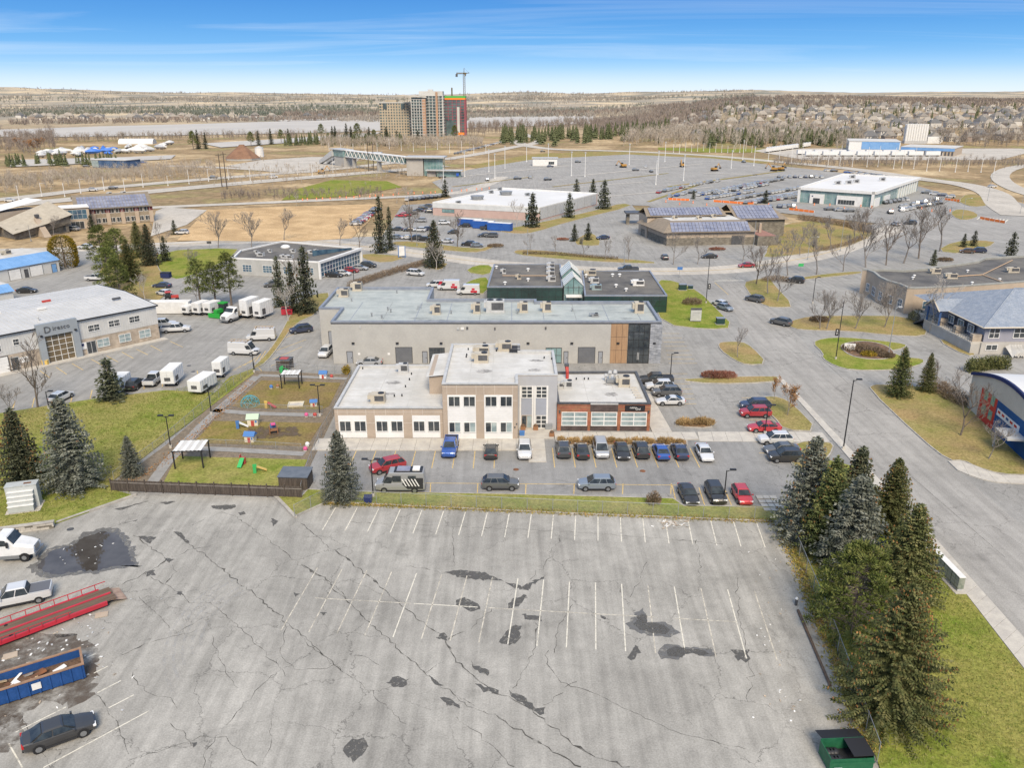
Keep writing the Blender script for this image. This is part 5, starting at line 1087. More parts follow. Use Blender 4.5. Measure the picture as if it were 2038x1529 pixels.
# ---------------- transit station with truss footbridge
STW = mat('station_concrete', (.42,.40,.365), (.36,.345,.315), scale=.2, fine=.06)
o = G(810,350); st = thing('station_tower', 'concrete and glass station block at the right end of the footbridge', 'building', o, R(-4))
def su(px): return (px-810)*(o[1]*CP+H*SP)/F
hS = hgt(828, 350, 314)
MB().prism([(0,0),(su(843),0),(su(843),9),(0,9)], 0, hS).build('concrete_block', STW, st); MB().prism([(su(844.5),1),(su(882),1),(su(882),10),(su(844.5),10)], 0, hS).build('glass_hall', GLASS_C, st); mull(st, (su(844.5),1), (su(882),1), hS, 1.8, 3, LGREY)
MB().prism([(-1,-2),(su(886),-2),(su(886),12),(-1,12)], hS, hS+.7).build('roof', LGREY, st)
MB().prism([(su(851),-6),(su(924),-8),(su(924),-1.5),(su(851),-1.0)], 3.6, 4.1).build('low_canopy', LGREY, st); MB().prism([(su(853),-4),(su(870),-4),(su(870),-1.5),(su(853),-1.5)], 0, 3.6).build('low_block', STW, st); MB().prism([(su(872),-4.5),(su(920),-5),(su(920),-2),(su(872),-1.8)], 0, 3.5).build('waiting_room', GLASS_C, st)
MB().box(su(912),su(917),-7,-6.8,.8,2.4).build('blue_sign', mat('sign_blue', (.03,.10,.45)), st)
# bridge
pa = Vector((*G(811,349), 0)); pb = Vector((*G(693,332), 0)); z0b, z1b = hgt(693,332,315), hgt(693,332,302.5)
dv = (pa-pb); Lb = dv.length; ab = math.atan2(dv.y, dv.x)
br = thing('footbridge', 'long white truss footbridge over the highway', 'bridge', pb, ab)
zb0, zb1 = 6.6, 11.0
MB().box(0,Lb,-1.8,1.8,zb0,zb0+.6).build('deck', WHITE, br); MB().box(-.5,Lb+.5,-2.1,2.1,zb1-.3,zb1+.25).build('roof', WHITE, br); MB().box(.2,Lb-.2,-1.5,1.5,zb0+.6,zb1-.35).build('glazing', GLASS_C, br)
nb = 14
for sd_ in (-1.95, 1.95):
 for k in range(nb):
  a = Lb*k/nb; c = Lb*(k+1)/nb; b = MB(); b.tube((a,sd_,zb0+.4),((a+c)/2,sd_,zb1),.26,n=4); b.tube(((a+c)/2,sd_,zb1),(c,sd_,zb0+.4),.26,n=4); b.build('truss_diagonal', WHITE, br)
for q in (.12, .56): MB().box(Lb*q-.8,Lb*q+.8,-1.2,1.2,0,zb0).build('pier', STW, br)
s2_ = thing('station_tower', 'glazed stair tower at the left end of the footbridge', 'building', (pb.x, pb.y, 0), ab)
MB().box(-16,-.6,-3,4,zb0,zb1).build('glass_hall', GLASS_C, s2_); MB().box(-20,0,-4,5,zb1,zb1+.5).build('roof', LGREY, s2_); MB().box(-15,-.8,-2.6,3.6,0,zb0).build('base', STW, s2_)
for v0 in (-4.5, 1.0):
 b = MB(); b.add([(-36,v0,0),(-36,v0+2.4,0),(-15,v0+2.4,zb0),(-15,v0,zb0),(-36,v0,2.4),(-36,v0+2.4,2.4),(-15,v0+2.4,zb1-.5),(-15,v0,zb1-.5)], [(0,3,2,1),(4,5,6,7),(0,1,5,4),(1,2,6,5),(2,3,7,6),(3,0,4,7)]); b.build('stair_tube', LGREY, s2_)
pf = thing('platform_shelter', 'long grey platform roof behind the footbridge', 'shelter', G(692,317), R(2))
MB().box(0,26,-2,6,4.2,5.2).build('roof', LGREY, pf); [MB().box(k*8+.5,k*8+1,1,1.5,0,4.2).build('post', STW, pf) for k in range(4)]
o_ = G(1060,330); hu = thing('park_hut', 'small white flat-roofed hut in the station car park', 'building', o_, R(-3))
MB().box(0,17,0,8,0,5).build('wall', WHITE, hu); MB().box(-.6,17.6,-.6,8.6,5,5.4).build('roof', LGREY, hu); Wall(hu,(0,0),(17,0)).window(11,15,1,3,3,1)
# ---------------- depot with blue band, silos, parked trailers
def fbox(name, label, cat, px0, px1, pyb, h, dep, wm, rm, rz=None, band=None, group=None):
 p0, p1 = G(px0, pyb[0]), G(px1, pyb[1]); f = Frame(p0, p1); r = thing(name, label, cat, p0, f.a, group); L_ = f.len
 MB().prism([(0,0),(L_,0),(L_,dep),(0,dep)], 0, h).build('wall', wm, r); MB().prism([(-.4,-.4),(L_+.4,-.4),(L_+.4,dep+.4),(-.4,dep+.4)], h, h+.4).build('roof', rm, r)
 if band: Wall(r,(0,0),(L_,0)).panel('blue_band', L_*band[0], L_*band[1], h*band[2], h*band[3], BLUER, .3)
 return r, Wall(r,(0,0),(L_,0)), L_
r, w_, L_ = fbox('depot_building', 'long white bus depot with a sloping blue band', 'building', 1688, 1790, (301,303), 8.5, 45, WHITE, ROOF_W, band=(.25,.98,.25,.98))
r, w_, L_ = fbox('depot_building', 'lower bus depot wing with blue eaves and many doors', 'building', 1791, 1898, (307,311), 6.0, 40, STUCCO, ROOF_W, band=(0,1,.62,1.0))
for k in range(16): w_.panel('bay_door', L_*(k+.2)/16, L_*(k+.72)/16, .1, 3.2, DGREY, .1)
o_ = G(1801, 289); sl2 = thing('silo_row', 'cluster of tall white storage silos above the depot', 'silo', o_)
for k in range(9):
 for j in range(2): MB().tube((k*2.4,j*3,4.5),(k*2.4,j*3,20),1.25,n=10).build('silo', WHITE, sl2)
MB().box(-1.5,20.6,-1.4,4.4,0,4.5).build('base', LGREY, sl2); MB().box(21,34,-1,5,0,8).build('annex', WHITE, sl2)
r, w_, L_ = fbox('low_blue_building', 'low blue-fronted building on the far left with a pale roof', 'building', 184, 252, (333,335), 5.0, 14, mat('navy_front', (.04,.08,.16), (.09,.15,.26), scale=.3), ROOF_W)
w_.panel('pale_end', 0, L_*.2, .2, 4.8, GLASS_P, .15)
sd0 = G(484,318); sdm = thing('salt_dome', 'brown shingled faceted salt storage dome with flat top', 'dome', sd0)
BRN2 = mat('brown_dome', (.25,.14,.085), (.19,.105,.065), scale=.25, fine=.15, fscale=1.5)
for k in range(8):
 a0, a1 = 2*math.pi*k/8, 2*math.pi*(k+1)/8; b = MB(); b.add([(13.5*math.cos(a0),13.5*math.sin(a0),1.5),(13.5*math.cos(a1),13.5*math.sin(a1),1.5),(2.6*math.cos(a1),2.6*math.sin(a1),10.2),(2.6*math.cos(a0),2.6*math.sin(a0),10.2)], [(0,1,2,3)]); b.build('roof_facet', BRN2, sdm)
 b = MB(); b.add([(13.3*math.cos(a0),13.3*math.sin(a0),0),(13.3*math.cos(a1),13.3*math.sin(a1),0),(13.3*math.cos(a1),13.3*math.sin(a1),1.6),(13.3*math.cos(a0),13.3*math.sin(a0),1.6)], [(0,1,2,3)]); b.build('base_wall', STW, sdm)
MB().tube((0,0,10.1),(0,0,11.2),2.7,2.0,n=8).build('cap', BRN2, sdm)
o_ = G(517,312); tk = thing('storage_tank', 'white storage tank beside the brown salt dome', 'tank', o_); MB().tube((0,0,0),(0,0,7),3.4,n=14).build('shell', WHITE, tk); MB().tube((0,0,7),(0,0,8.3),3.5,.4,n=14).build('lid', LGREY, tk)
# ---------------- houses on the hillside
HW = [mat(f'house_wall_{k}', c, rough=.9) for k, c in enumerate(((.50,.46,.39),(.40,.35,.29),(.56,.54,.50),(.33,.27,.23)))]
HR = [mat(f'house_roof_{k}', c, c2, scale=.4, rough=.95) for k, (c, c2) in enumerate((((.25,.225,.195),(.21,.19,.165)),((.36,.32,.265),(.31,.275,.23)),((.16,.155,.15),(.13,.13,.13))))]
def house(wm, rm, kind):
 b = MB(); W_, D_, h = 13, 11, 5.6
 b.prism([(-W_/2,-D_/2),(W_/2,-D_/2),(W_/2,D_/2),(-W_/2,D_/2)], -3, h, 0)
 e = .6; z = h-.1; zr = h+4.6
 c = [(-W_/2-e,-D_/2-e,z),(W_/2+e,-D_/2-e,z),(W_/2+e,D_/2+e,z),(-W_/2-e,D_/2+e,z)]; r0, r1 = (-W_/2+4,0,zr), (W_/2-4,0,zr)
 b.add([*c, r0, r1], [(0,1,5,4),(1,2,5),(2,3,4,5),(3,0,4),(3,2,1,0)], 1)
 gx = -3 if kind else 3
 b.prism([(gx-3.2,-D_/2-4),(gx+3.2,-D_/2-4),(gx+3.2,-D_/2),(gx-3.2,-D_/2)], -3, 4.6 if kind else 3.2, 0)
 zg = 4.5 if kind else 3.1
 b.add([(gx-3.7,-D_/2-4.5,zg),(gx+3.7,-D_/2-4.5,zg),(gx,-D_/2-4.5,zg+3.0),(gx-3.7,-D_/2+1.5,zg),(gx+3.7,-D_/2+1.5,zg),(gx,-D_/2+4,zg+3.0)], [(0,2,5,3),(2,1,4,5),(0,1,2)], 1)
 for x in (-4.5,-1.5,1.5,4.5):
  b.box(x-.6,x+.6,-D_/2-.08,-D_/2+.1,3.4,4.8,2)
  if abs(x-gx) > 2.5: b.box(x-.7,x+.7,-D_/2-.08,-D_/2+.1,.7,2.2,2)
 b.box(gx-2.2,gx+2.2,-D_/2-4.08,-D_/2-3.9,0,2.3,3); b.box(W_/2-3,W_/2-2,1,2,zr-3,zr+.4,0)
 return b.mesh('house', [wm, rm, GLASS, WHITE])
HM = [house(HW[i % 4], HR[i % 3], i % 2) for i in range(8)]
rh = random.Random(3); HOUSES = []
rowsY = [(862,1390,2110),(905,1420,2110),(985,1345,2110),(1040,1360,2110),(1130,1345,2110),(1190,1385,2110),(1290,1400,2100),(1350,1440,2100)]
for ri, (Y0, pa_, pb_) in enumerate(rowsY):
 x = atx(pa_, Y0); k = 0; xe = atx(pb_, Y0)
 names = ['nearest row on the slope','second row up the slope','third row up the slope','fourth row up the slope','fifth row up the slope','sixth row up the slope','seventh row up the slope','topmost row below the ridge']
 while x < xe:
  Y = Y0+rh.uniform(-8, 8)+22*math.sin(x*.012+ri); z = zt(x, Y)
  if rh.random() > .16:
   i = rh.randrange(8); ho = link('house', HM[i]); ho.location = (x, Y, z); ho.rotation_euler = (0,0,rh.choice((0,0,.5,math.pi,.2,-.2,math.pi/2))+rh.uniform(-.08,.08)); s = rh.uniform(.78,1.06); ho.scale = (s, s, s)
   tag(ho, f'{["grey brown","tan","dark"][i%3]} roofed house, {ordn(k)} from the left in the {names[ri]}', 'house', f'houses in the {names[ri]}'); HOUSES.append((x, Y)); k += 1
  x += rh.uniform(17, 23)
# far village across the river, left
for k in range(46):
 px = rh.uniform(40, 640); Y = rh.uniform(1620, 1900); x = atx(px, Y); ho = link('house', HM[rh.randrange(8)]); ho.location = (x, Y, 0); ho.rotation_euler = (0,0,rh.uniform(0,3)); ho.scale = (1.1,1.1,1.1)
 tag(ho, 'tiny pale house in the village on the far river bank', 'house', 'village houses across the river')
# ---------------- laid-up boats under wraps
WRAPS = [mat('wrap_white', (.66,.65,.62), (.55,.545,.53), scale=.5, rough=.5), mat('wrap_blue', (.05,.16,.55), (.08,.22,.60), scale=.5, rough=.5), mat('wrap_grey', (.42,.43,.44), rough=.6)]
def boat(m_):
 b = MB(); rings = []
 for t, w2_, hk_, hr in ((0,.95,.9,1.9),(.2,1.2,.5,2.6),(.45,1.25,.4,3.2),(.7,1.0,.4,2.9),(.9,.45,.8,2.3),(1,.06,1.4,1.8)):
  x = -4+8.4*t; rings.append([(x,-w2_*.3,hk_),(x,w2_*.3,hk_),(x,w2_,1.5),(x,w2_*.9,1.8),(x,0,hr),(x,-w2_*.9,1.8),(x,-w2_,1.5)])
 b.loft(rings, 0)
 for x in (-2,1.5): b.box(x-.15,x+.15,-.8,.8,0,.8,1)
 return b.mesh('boat', [m_, DGREY])
BM = [boat(m_) for m_ in WRAPS]
bl_ = [(70,306),(345,286)]
for k in range(64):
 t = rh.random(); px = 75+270*t+rh.uniform(-10,10); py = 309-14*t+rh.uniform(-7,7); X, Y = G(px, py)
 i = 1 if (abs(px-205) < 22 and rh.random() < .7) else (2 if rh.random() < .2 else 0)
 bo = link('boat', BM[i]); bo.location = (X, Y, 0); bo.rotation_euler = (0,0,rh.uniform(0,3.1)); s = rh.uniform(.9,1.5); bo.scale = (s,s,s)
 tag(bo, f'{["white","blue","grey"][i]} shrink-wrapped boat laid up in the riverside yard', 'boat', f'{["white","blue","grey"][i]} wrapped boats in the yard')
mr = thing('boat_hall', 'long pale arched boat hall behind the wrapped boats', 'building', G(240,286), R(3))
b = MB(); b.loft([[(x, -6*math.cos(t), 5*math.sin(t)) for t in [math.pi*k/8 for k in range(9)]] for x in (0, 34)], closed=False, cap=False); b.build('roof', WHITE, mr); b = MB(); [b.poly([(x, -6*math.cos(math.pi*k/8), 5*math.sin(math.pi*k/8)) for k in range(9)]) for x in (0, 34)]; b.build('end_wall', LGREY, mr)
# ================================================================ trees
BARK = mat('bark', (.13,.105,.085), (.19,.16,.135), scale=3, rough=1, coord='obj', stretch=(1,1,.3)); BARKG = mat('grey_bark', (.25,.225,.20), (.17,.15,.135), scale=2, rough=1, coord='obj'); BARKP = mat('pale_twig', (.42,.385,.34), (.33,.30,.265), scale=2, rough=1, coord='obj')
F_BLUE = foliage('blue_spruce_needles', (.055,.064,.050), (.145,.155,.122), (.28,.285,.23)); F_GREEN = foliage('green_spruce_needles', (.040,.052,.020), (.125,.15,.056), (.25,.25,.10)); F_OLIVE = foliage('olive_spruce_needles', (.042,.052,.020), (.12,.132,.052), (.24,.225,.095)); F_DARK = foliage('dark_spruce_needles', (.030,.036,.022), (.082,.092,.055), (.17,.17,.105)); F_PINE = foliage('pine_needles', (.045,.062,.018), (.12,.145,.042), (.24,.245,.085)); CONES = foliage('cone_brown', (.17,.085,.035), (.29,.145,.06), (.38,.21,.09)); F_GOLD = foliage('golden_cedar', (.13,.11,.02), (.27,.20,.03), (.42,.27,.05)); F_ORANGE = foliage('dry_orange_leaf', (.26,.12,.04), (.38,.19,.07), (.45,.26,.11)); F_STRAW = foliage('straw', (.30,.20,.09), (.45,.31,.15), (.55,.41,.22)); F_TWIG = foliage('brown_twigs', (.13,.095,.065), (.22,.165,.115), (.30,.235,.165)); F_WEED = foliage('weeds', (.18,.17,.04), (.33,.27,.07), (.40,.25,.10)); F_RED = foliage('red_twigs', (.20,.08,.06), (.30,.14,.10), (.36,.22,.16))
def tri(V, Fx, p, d, n, L, wd):
 """one needle spray: a kinked blade"""
 o = len(V); s = d.cross(n)
 if s.length < 1e-4: s = Vector((1,0,0))
 s = s.normalized()*wd; m = p+d*L*.45
 V += [tuple(p), tuple(m+s), tuple(p+d*L), tuple(m-s)]; Fx += [(o,o+1,o+2),(o,o+2,o+3)]
def spruce(seed, h=10.0, Rb=2.9, dens=1.0, droop=.30, mtl=None, cone=0.0, ragged=.2, trunk_vis=.25, blade=1.0):
 rr = random.Random(seed); V = []; Fx = []; CV = []; CF = []; up = Vector((0,0,1)); z = h*.035
 while z < h*.985:
  t = z/h; Rz = Rb*((1-t)**.82)*(1-.35*math.exp(-t*14)); nb = max(5, int((7+5*(1-t))*dens))
  a0 = rr.uniform(0, 6.3)
  for k in range(nb):
   a = a0+6.283*k/nb+rr.uniform(-.25,.25); L = max(.22, Rz*rr.uniform(1-ragged*1.4, 1+ragged*.6))
   d = Vector((math.cos(a), math.sin(a), 0)); side = Vector((-math.sin(a), math.cos(a), 0)); s = .12*L; zb = z+rr.uniform(-.1,.1)
   sl = .55*t-droop*(1-t)
   step = .34*blade
   while s < L:
    q = s/L; p = d*s+Vector((0,0,zb+sl*s-.20*q*q*L*(1-t)+.14*q*q*q*L)); w_ = (1-q*.55)
    for sg in (-1, 1):
     dd = (d*.75+side*sg*rr.uniform(.5,1.1)+up*rr.uniform(-.45,.15)).normalized(); tri(V, Fx, p, dd, up+d*rr.uniform(-.6,.6), rr.uniform(.34,.62)*w_*blade+.10, rr.uniform(.065,.125)*blade)
    if rr.random() < .75: tri(V, Fx, p, (d*.5+up*rr.uniform(-1.0,-.2)).normalized(), side, rr.uniform(.25,.5)*blade, rr.uniform(.07,.12)*blade)
    if q > .6 and rr.random() < .5: tri(V, Fx, p, (d+up*.5).normalized(), side, .3*blade, .09*blade)
    if cone and rr.random() < cone*(.15+1.2*t)*max(0, q-.35)*1.6:
     for _ in range(2): tri(CV, CF, p+d*.05+up*.12+side*rr.uniform(-.15,.15), (up*-1+d*.3+side*rr.uniform(-.4,.4)).normalized(), side, rr.uniform(.22,.36)*blade, .085*blade)
    s += step
  z += rr.uniform(.20,.30)*blade*(1.15-.35*t)
 for k in range(10): a = rr.uniform(0,6.3); tri(V, Fx, Vector((0,0,h*.965)), (Vector((math.cos(a),math.sin(a),0))*.35+up).normalized(), up, .45, .06)
 r = thing('spruce_tree', '', 'tree')
 b = MB(); b.tube((0,0,-.2),(0,0,h*.5),.018*h,.010*h,n=7); b.tube((0,0,h*.5),(0,0,h*.99),.010*h,.02,n=5); b.build('trunk', BARK, r)
 link('crown', npmesh('crown', np.array(V), np.array(Fx), mtl), r)
 if CV: struct(link('cones', npmesh('cones', np.array(CV), np.array(CF), CONES), r), 'stuff')
 return r
def barepts(seed, h, spread, lv=5, up_=.55, first=.22):
 rr = random.Random(seed); segs = []
 def grow(p, d, L, r, k):
  q = p; dd = d
  for s in range(2):
   dd = (dd+Vector((rr.uniform(-.16,.16),rr.uniform(-.16,.16),rr.uniform(-.02,.12)))).normalized(); q2 = q+dd*L/2; segs.append((q.copy(), q2.copy(), r*(1-.18*s), r*(1-.18*(s+1)))); q = q2
   if k and s == 0 and rr.random() < .8:
    ax = Vector((rr.uniform(-1,1),rr.uniform(-1,1),rr.uniform(0,up_))).normalized(); grow(q, (dd*.5+ax*spread).normalized(), L*.62, r*.5, k-1)
  if k:
   n = rr.choice((2,3,3))
   for i in range(n):
    ax = Vector((rr.uniform(-1,1),rr.uniform(-1,1),rr.uniform(-.1,up_))).normalized(); grow(q, (dd*.85+ax*spread).normalized(), L*rr.uniform(.62,.82), r*.62, k-1)
 grow(Vector((0,0,-.1)), Vector((0,0,1)), h*first, h*.016, lv)
 return segs
def baretree(seed, h=9.0, spread=.62, lv=5, m=None, leaf=None, nleaf=0, name='bare_tree', up_=.6, first=.22):
 segs = barepts(seed, h, spread, lv, up_, first); zm = max(s[1].z for s in segs); k = h/zm
 T_ = MB(); B_ = MB(); rmin = .02
 for a, b_, r0, r1 in segs:
  r0 = max(r0, rmin); r1 = max(r1, rmin*.8)
  (T_ if r0 > h*.007 else B_).tube(a*k, b_*k, r0, r1, n=5 if r0 > h*.007 else 3, cap=False)
 r = thing(name, '', 'tree'); T_.build('trunk', m, r); B_.build('crown', m, r)
 if leaf:
  rr = random.Random(seed+9); V = []; Fx = []; tips = [s[1]*k for s in segs if s[2] < h*.004]
  for _ in range(nleaf): p = rr.choice(tips)+Vector((rr.uniform(-.3,.3),)*3); tri(V, Fx, p, Vector((rr.uniform(-1,1),rr.uniform(-1,1),rr.uniform(-1,.3))).normalized(), Vector((rr.uniform(-1,1),rr.uniform(-1,1),1)), rr.uniform(.12,.26), .07)
  link('leaves', npmesh('leaves', np.array(V), np.array(Fx), leaf), r)
 return r
def pine(seed, h=12.0, Rb=3.2, m=None, lo=.28, n=46, dome=False, nd=90, cs=1.0):
 rr = random.Random(seed); r = thing('pine_tree', '', 'tree'); b = MB(); b.tube((0,0,-.2),(0.1,0,h*.55),.022*h,.015*h,n=7); b.tube((0.1,0,h*.55),(0,0,h*.95),.015*h,.03,n=6)
 V = []; Fx = []
 for i in range(n):
  t = lo+(1-lo)*((i+.5)/n)**.9; a = i*2.4+rr.uniform(-.4,.4); pr = math.sqrt(max(.02, 1-((t-lo)/(1-lo))**(1.6 if dome else 1.15))) ; rad = Rb*pr*rr.uniform(.45,1.05); z = h*t*.97
  c = Vector((rad*math.cos(a), rad*math.sin(a), z+rr.uniform(-.3,.4))); b.tube((0,0,z-rad*.25), tuple(c), .05, .02, n=4, cap=False); s = rr.uniform(.75,1.25)*cs
  for _ in range(nd):
   d = Vector((rr.gauss(0,1),rr.gauss(0,1),rr.gauss(.25,.75))).normalized(); p = c+Vector((d.x*1.0,d.y*1.0,d.z*.6))*s*rr.uniform(.15,.75); tri(V, Fx, p, (d+Vector((0,0,.35))).normalized(), Vector((rr.uniform(-1,1),rr.uniform(-1,1),.3)), rr.uniform(.28,.5)*cs**.7, rr.uniform(.04,.085)*cs**.5)
 b.build('trunk', BARK, r); link('crown', npmesh('crown', np.array(V), np.array(Fx), m), r); return r
def shrub(name, seed, sx, sy, h, m, n, blade=.5, wd=.03, cat='shrub', leafy=False):
 rr = random.Random(seed); V = []; Fx = []
 for _ in range(n):
  a = rr.uniform(0,6.283); q = math.sqrt(rr.random()); x, y = sx*q*math.cos(a), sy*q*math.sin(a); top = h*math.sqrt(max(0.05, 1-q*q*.8))
  if leafy: z = top*rr.uniform(.15,1); d = Vector((rr.gauss(0,1),rr.gauss(0,1),rr.gauss(.3,.8))).normalized()
  else: z = top*rr.uniform(0,.75); d = Vector((x/sx*.5+rr.gauss(0,.25), y/sy*.5+rr.gauss(0,.25), 1)).normalized()
  tri(V, Fx, Vector((x,y,z)), d, Vector((rr.uniform(-1,1),rr.uniform(-1,1),.2)), blade*rr.uniform(.6,1.2), wd*rr.uniform(.6,1.4))
 o = link(name, npmesh(name, np.array(V), np.array(Fx), m)); return tag(o, '', cat)
def away(o): o.location = (0,-900,-50); return o      # pattern trees wait here until they are placed
PROTO = {}
def plant(kind, bx, by, ty=None, label='', h=None, group=None, wide=1.0, rz=None):
 """put a tree of a kind with its foot at a pixel and its tip at another"""
 root, hh_, used = PROTO[kind]; X, Y = G(bx, by); hgt_ = h or hgt(bx, by, ty); s = hgt_/hh_
 rz = RND.uniform(0, 6.28) if rz is None else rz
 if not used: PROTO[kind][2] = True; o = root; o.location = (X,Y,.05); o.rotation_euler = (0,0,rz); o.scale = (s*wide,s*wide,s); o['label'] = label
 else: o = dup(root, (X,Y,.05), rz, label, scale=(s*wide,s*wide,s))
 if group: o['group'] = group
 return o
PROTO['spA'] = [spruce(1, 11, 3.6, 1.2, .34, F_BLUE, .26, blade=.8), 11, False]
PROTO['spB'] = [spruce(2, 11, 3.4, 1.2, .28, F_OLIVE, .35, blade=.75), 11, False]
PROTO['spC'] = [spruce(3, 10, 3.2, 1.15, .32, F_GREEN, .3, blade=.78), 10, False]
PROTO['spD'] = [spruce(4, 9, 4.0, 1.35, .14, F_OLIVE, .42, .30, blade=.58), 9, False]
PROTO['spE'] = [spruce(5, 9, 3.0, 1.2, .30, F_BLUE, .05, blade=.72), 9, False]
PROTO['spF'] = [spruce(6, 12, 2.6, .8, .38, F_DARK, .4, .4, blade=1.5), 12, False]
PROTO['spG'] = [spruce(8, 7, 1.9, .8, .2, F_DARK, 0, .3, blade=1.4), 7, False]
PROTO['spH'] = [spruce(9, 11, 3.3, 1.2, .40, F_DARK, .5), 11, False]
PROTO['pineA'] = [pine(11, 7.5, 3.5, F_PINE, .08, 150, True, 85, .62), 7.5, False]
PROTO['pineB'] = [pine(12, 12, 3.4, F_PINE, .30, 52), 12, False]
PROTO['pineC'] = [pine(13, 11, 3.8, F_PINE, .15, 60, True), 11, False]
for k, (sd_, h_, sp_, m_, lv) in enumerate(((21,9,.60,BARK,5),(22,9,.72,BARKG,5),(23,8,.55,BARKG,5),(24,9,.62,BARKP,5),(25,6,.5,BARKG,4))): PROTO[f'bare{k}'] = [baretree(sd_, h_, sp_, lv, m_), h_, False]
PROTO['thin'] = [baretree(31, 10, .30, 5, BARKG, up_=1.2, first=.3), 10, False]
PROTO['orange'] = [baretree(33, 5, .40, 4, BARKG, F_ORANGE, 1100, 'oak_tree'), 5, False]
PROTO['cedar'] = [None, 7, False]
def cedar():
 rr = random.Random(5); V = []; Fx = []
 for _ in range(5200):
  t = rr.random(); a = rr.uniform(0,6.283); z = 7*t; rad = 2.2*math.sqrt(max(.02, 1-abs(2*t-.85)**3/1.6))*rr.uniform(.8,1.05); d = Vector((math.cos(a),math.sin(a),rr.uniform(.2,1.2))).normalized(); tri(V, Fx, Vector((rad*math.cos(a),rad*math.sin(a),z*.97)), d, Vector((rr.uniform(-1,1),rr.uniform(-1,1),0)), rr.uniform(.2,.45), .07)
 r = thing('cedar_tree', '', 'tree'); link('crown', npmesh('crown', np.array(V), np.array(Fx), F_GOLD), r); MB().tube((0,0,-.1),(0,0,6),.25,.05,n=6).build('trunk', BARK, r); return r
PROTO['cedar'][0] = cedar()
# ---- near conifers
GC = 'spruces behind the chain link fence'
plant('spA', 1600, 1072, 868, 'tall blue grey spruce, leftmost at the back corner of the lot', group=GC, wide=1.15)
plant('spC', 1640, 1102, 908, 'bright olive green spruce in front of the tall blue grey one', group=GC, wide=1.05)
plant('spH', 1693, 1050, 888, 'tall dark spruce at the back of the clump beside the sidewalk', group=GC, wide=1.2)
plant('spE', 1690, 1140, 945, 'grey green spruce in the middle of the clump with brown tip', group=GC, wide=1.25)
plant('spB', 1766, 1060, 912, 'slim spruce nearest the street in the clump', group=GC, wide=1.2)
plant('spB', 1797, 1190, 1003, 'spruce with rusty brown cones beside the lawn and mailboxes', group=GC, wide=1.3)
plant('pineA', 1692, 1262, 1086, 'rounded bright green pine leaning over the chain link fence', wide=.95)
plant('spD', 1768, 1425, 1165, 'broad cone-laden brown spruce nearest the camera at right', wide=1.0)
plant('spH', 52, 965, 812, 'dark spruce at the left edge of the west lawn', wide=1.15)
plant('spE', 150, 972, 790, 'large blue spruce on the west lawn behind the grey cabinet', wide=1.15)
plant('spE', 264, 948, 868, 'small blue spruce in the corner of the playground fence')
plant('spG', 224, 797, 714, 'lone green spruce beside the parked white box van', wide=1.5)
plant('spE', 680, 995, 857, 'dense grey green spruce in front of the office by the camper van', wide=1.0)
plant('spC', 1787, 790, 690, 'full dark spruce beside the road at right', wide=.95)
plant('spB', 1842, 780, 702, 'brown spruce next to the roadside spruce', wide=.9); plant('thin', 1862, 775, 715, 'bare larch beside the brown roadside spruce', wide=.6)
for k, (bx, by, ty) in enumerate(((206,528,448),(278,512,440),(222,580,492),(330,520,470),(430,612,522),(585,622,520))): plant(('pineC','spB','pineC','spG','pineB','spF')[k], bx, by, ty, f'evergreen filling the clumps behind the left yard, {ordn(k)} of six', wide=1.05)
plant('spF', 612, 624, 488, 'tall ragged brown green spruce left of the grey building')
plant('spF', 558, 610, 508, 'thinner ragged spruce beside the parked trailers', wide=.9)
plant('pineB', 400, 612, 515, 'slim pine with bare trunk behind the trailers, left of two'); plant('pineB', 461, 608, 503, 'pine with bare trunk behind the trailers, right of two')
plant('spH', 865, 532, 437, 'big grey spruce in the island beside the street'); plant('spF', 758, 503, 388, 'tall narrow spruce by the street near the parked cars', wide=.85); plant('spF', 777, 498, 410, 'second narrow spruce by the street', wide=.7)
plant('spH', 300, 528, 445, 'dark pointed spruce right of the pine clump'); plant('pineC', 240, 545, 455, 'broad green pine in the clump by the blue roofed shed'); plant('pineC', 243, 606, 516, 'broad green pine in front of the clump by the metal roof'); plant('spB', 262, 560, 475, 'rusty brown spruce among the pines', wide=1.1); plant('spB', 222, 530, 462, 'brown green spruce at the back of the pine clump')
plant('cedar', 131, 532, 468, 'golden yellow cedar beside the blue roofed shed', wide=1.2)
for bx, by, ty, lb in ((1060,452,384,'spruce in front of the white roof warehouse, left of two'),(1133,433,384,'spruce in front of the white roof warehouse, right of two'),(886,392,357,'small spruce behind the warehouse car park'),(1147,390,356,'spruce behind the warehouse, leftmost of three'),(1180,392,356,'spruce behind the warehouse, middle of three'),(1202,416,358,'tall spruce at the warehouse corner, rightmost of three'),(1143,480,446,'young spruce in the car park bed, left of two'),(1170,478,444,'young spruce in the car park bed, right of two'),(1156,486,474,'dwarf blue spruce in the car park bed'),(1857,528,497,'rounded pine beside the curved wall building'),(1917,492,465,'young spruce at the junction, left of two'),(1937,490,459,'young spruce at the junction, right of two'),(2010,513,462,'grey spruce at the right edge behind the curved roof'),(1523,405,378,'small round evergreen at the dealership entrance'),(1380,396,378,'small round evergreen at the edge of the dealership cars'),(348,466,438,'young spruce beside the paved yard'),(184,462,428,'blue spruce in front of the solar roof building')): plant('spG', bx, by, ty, lb, wide=1.15)
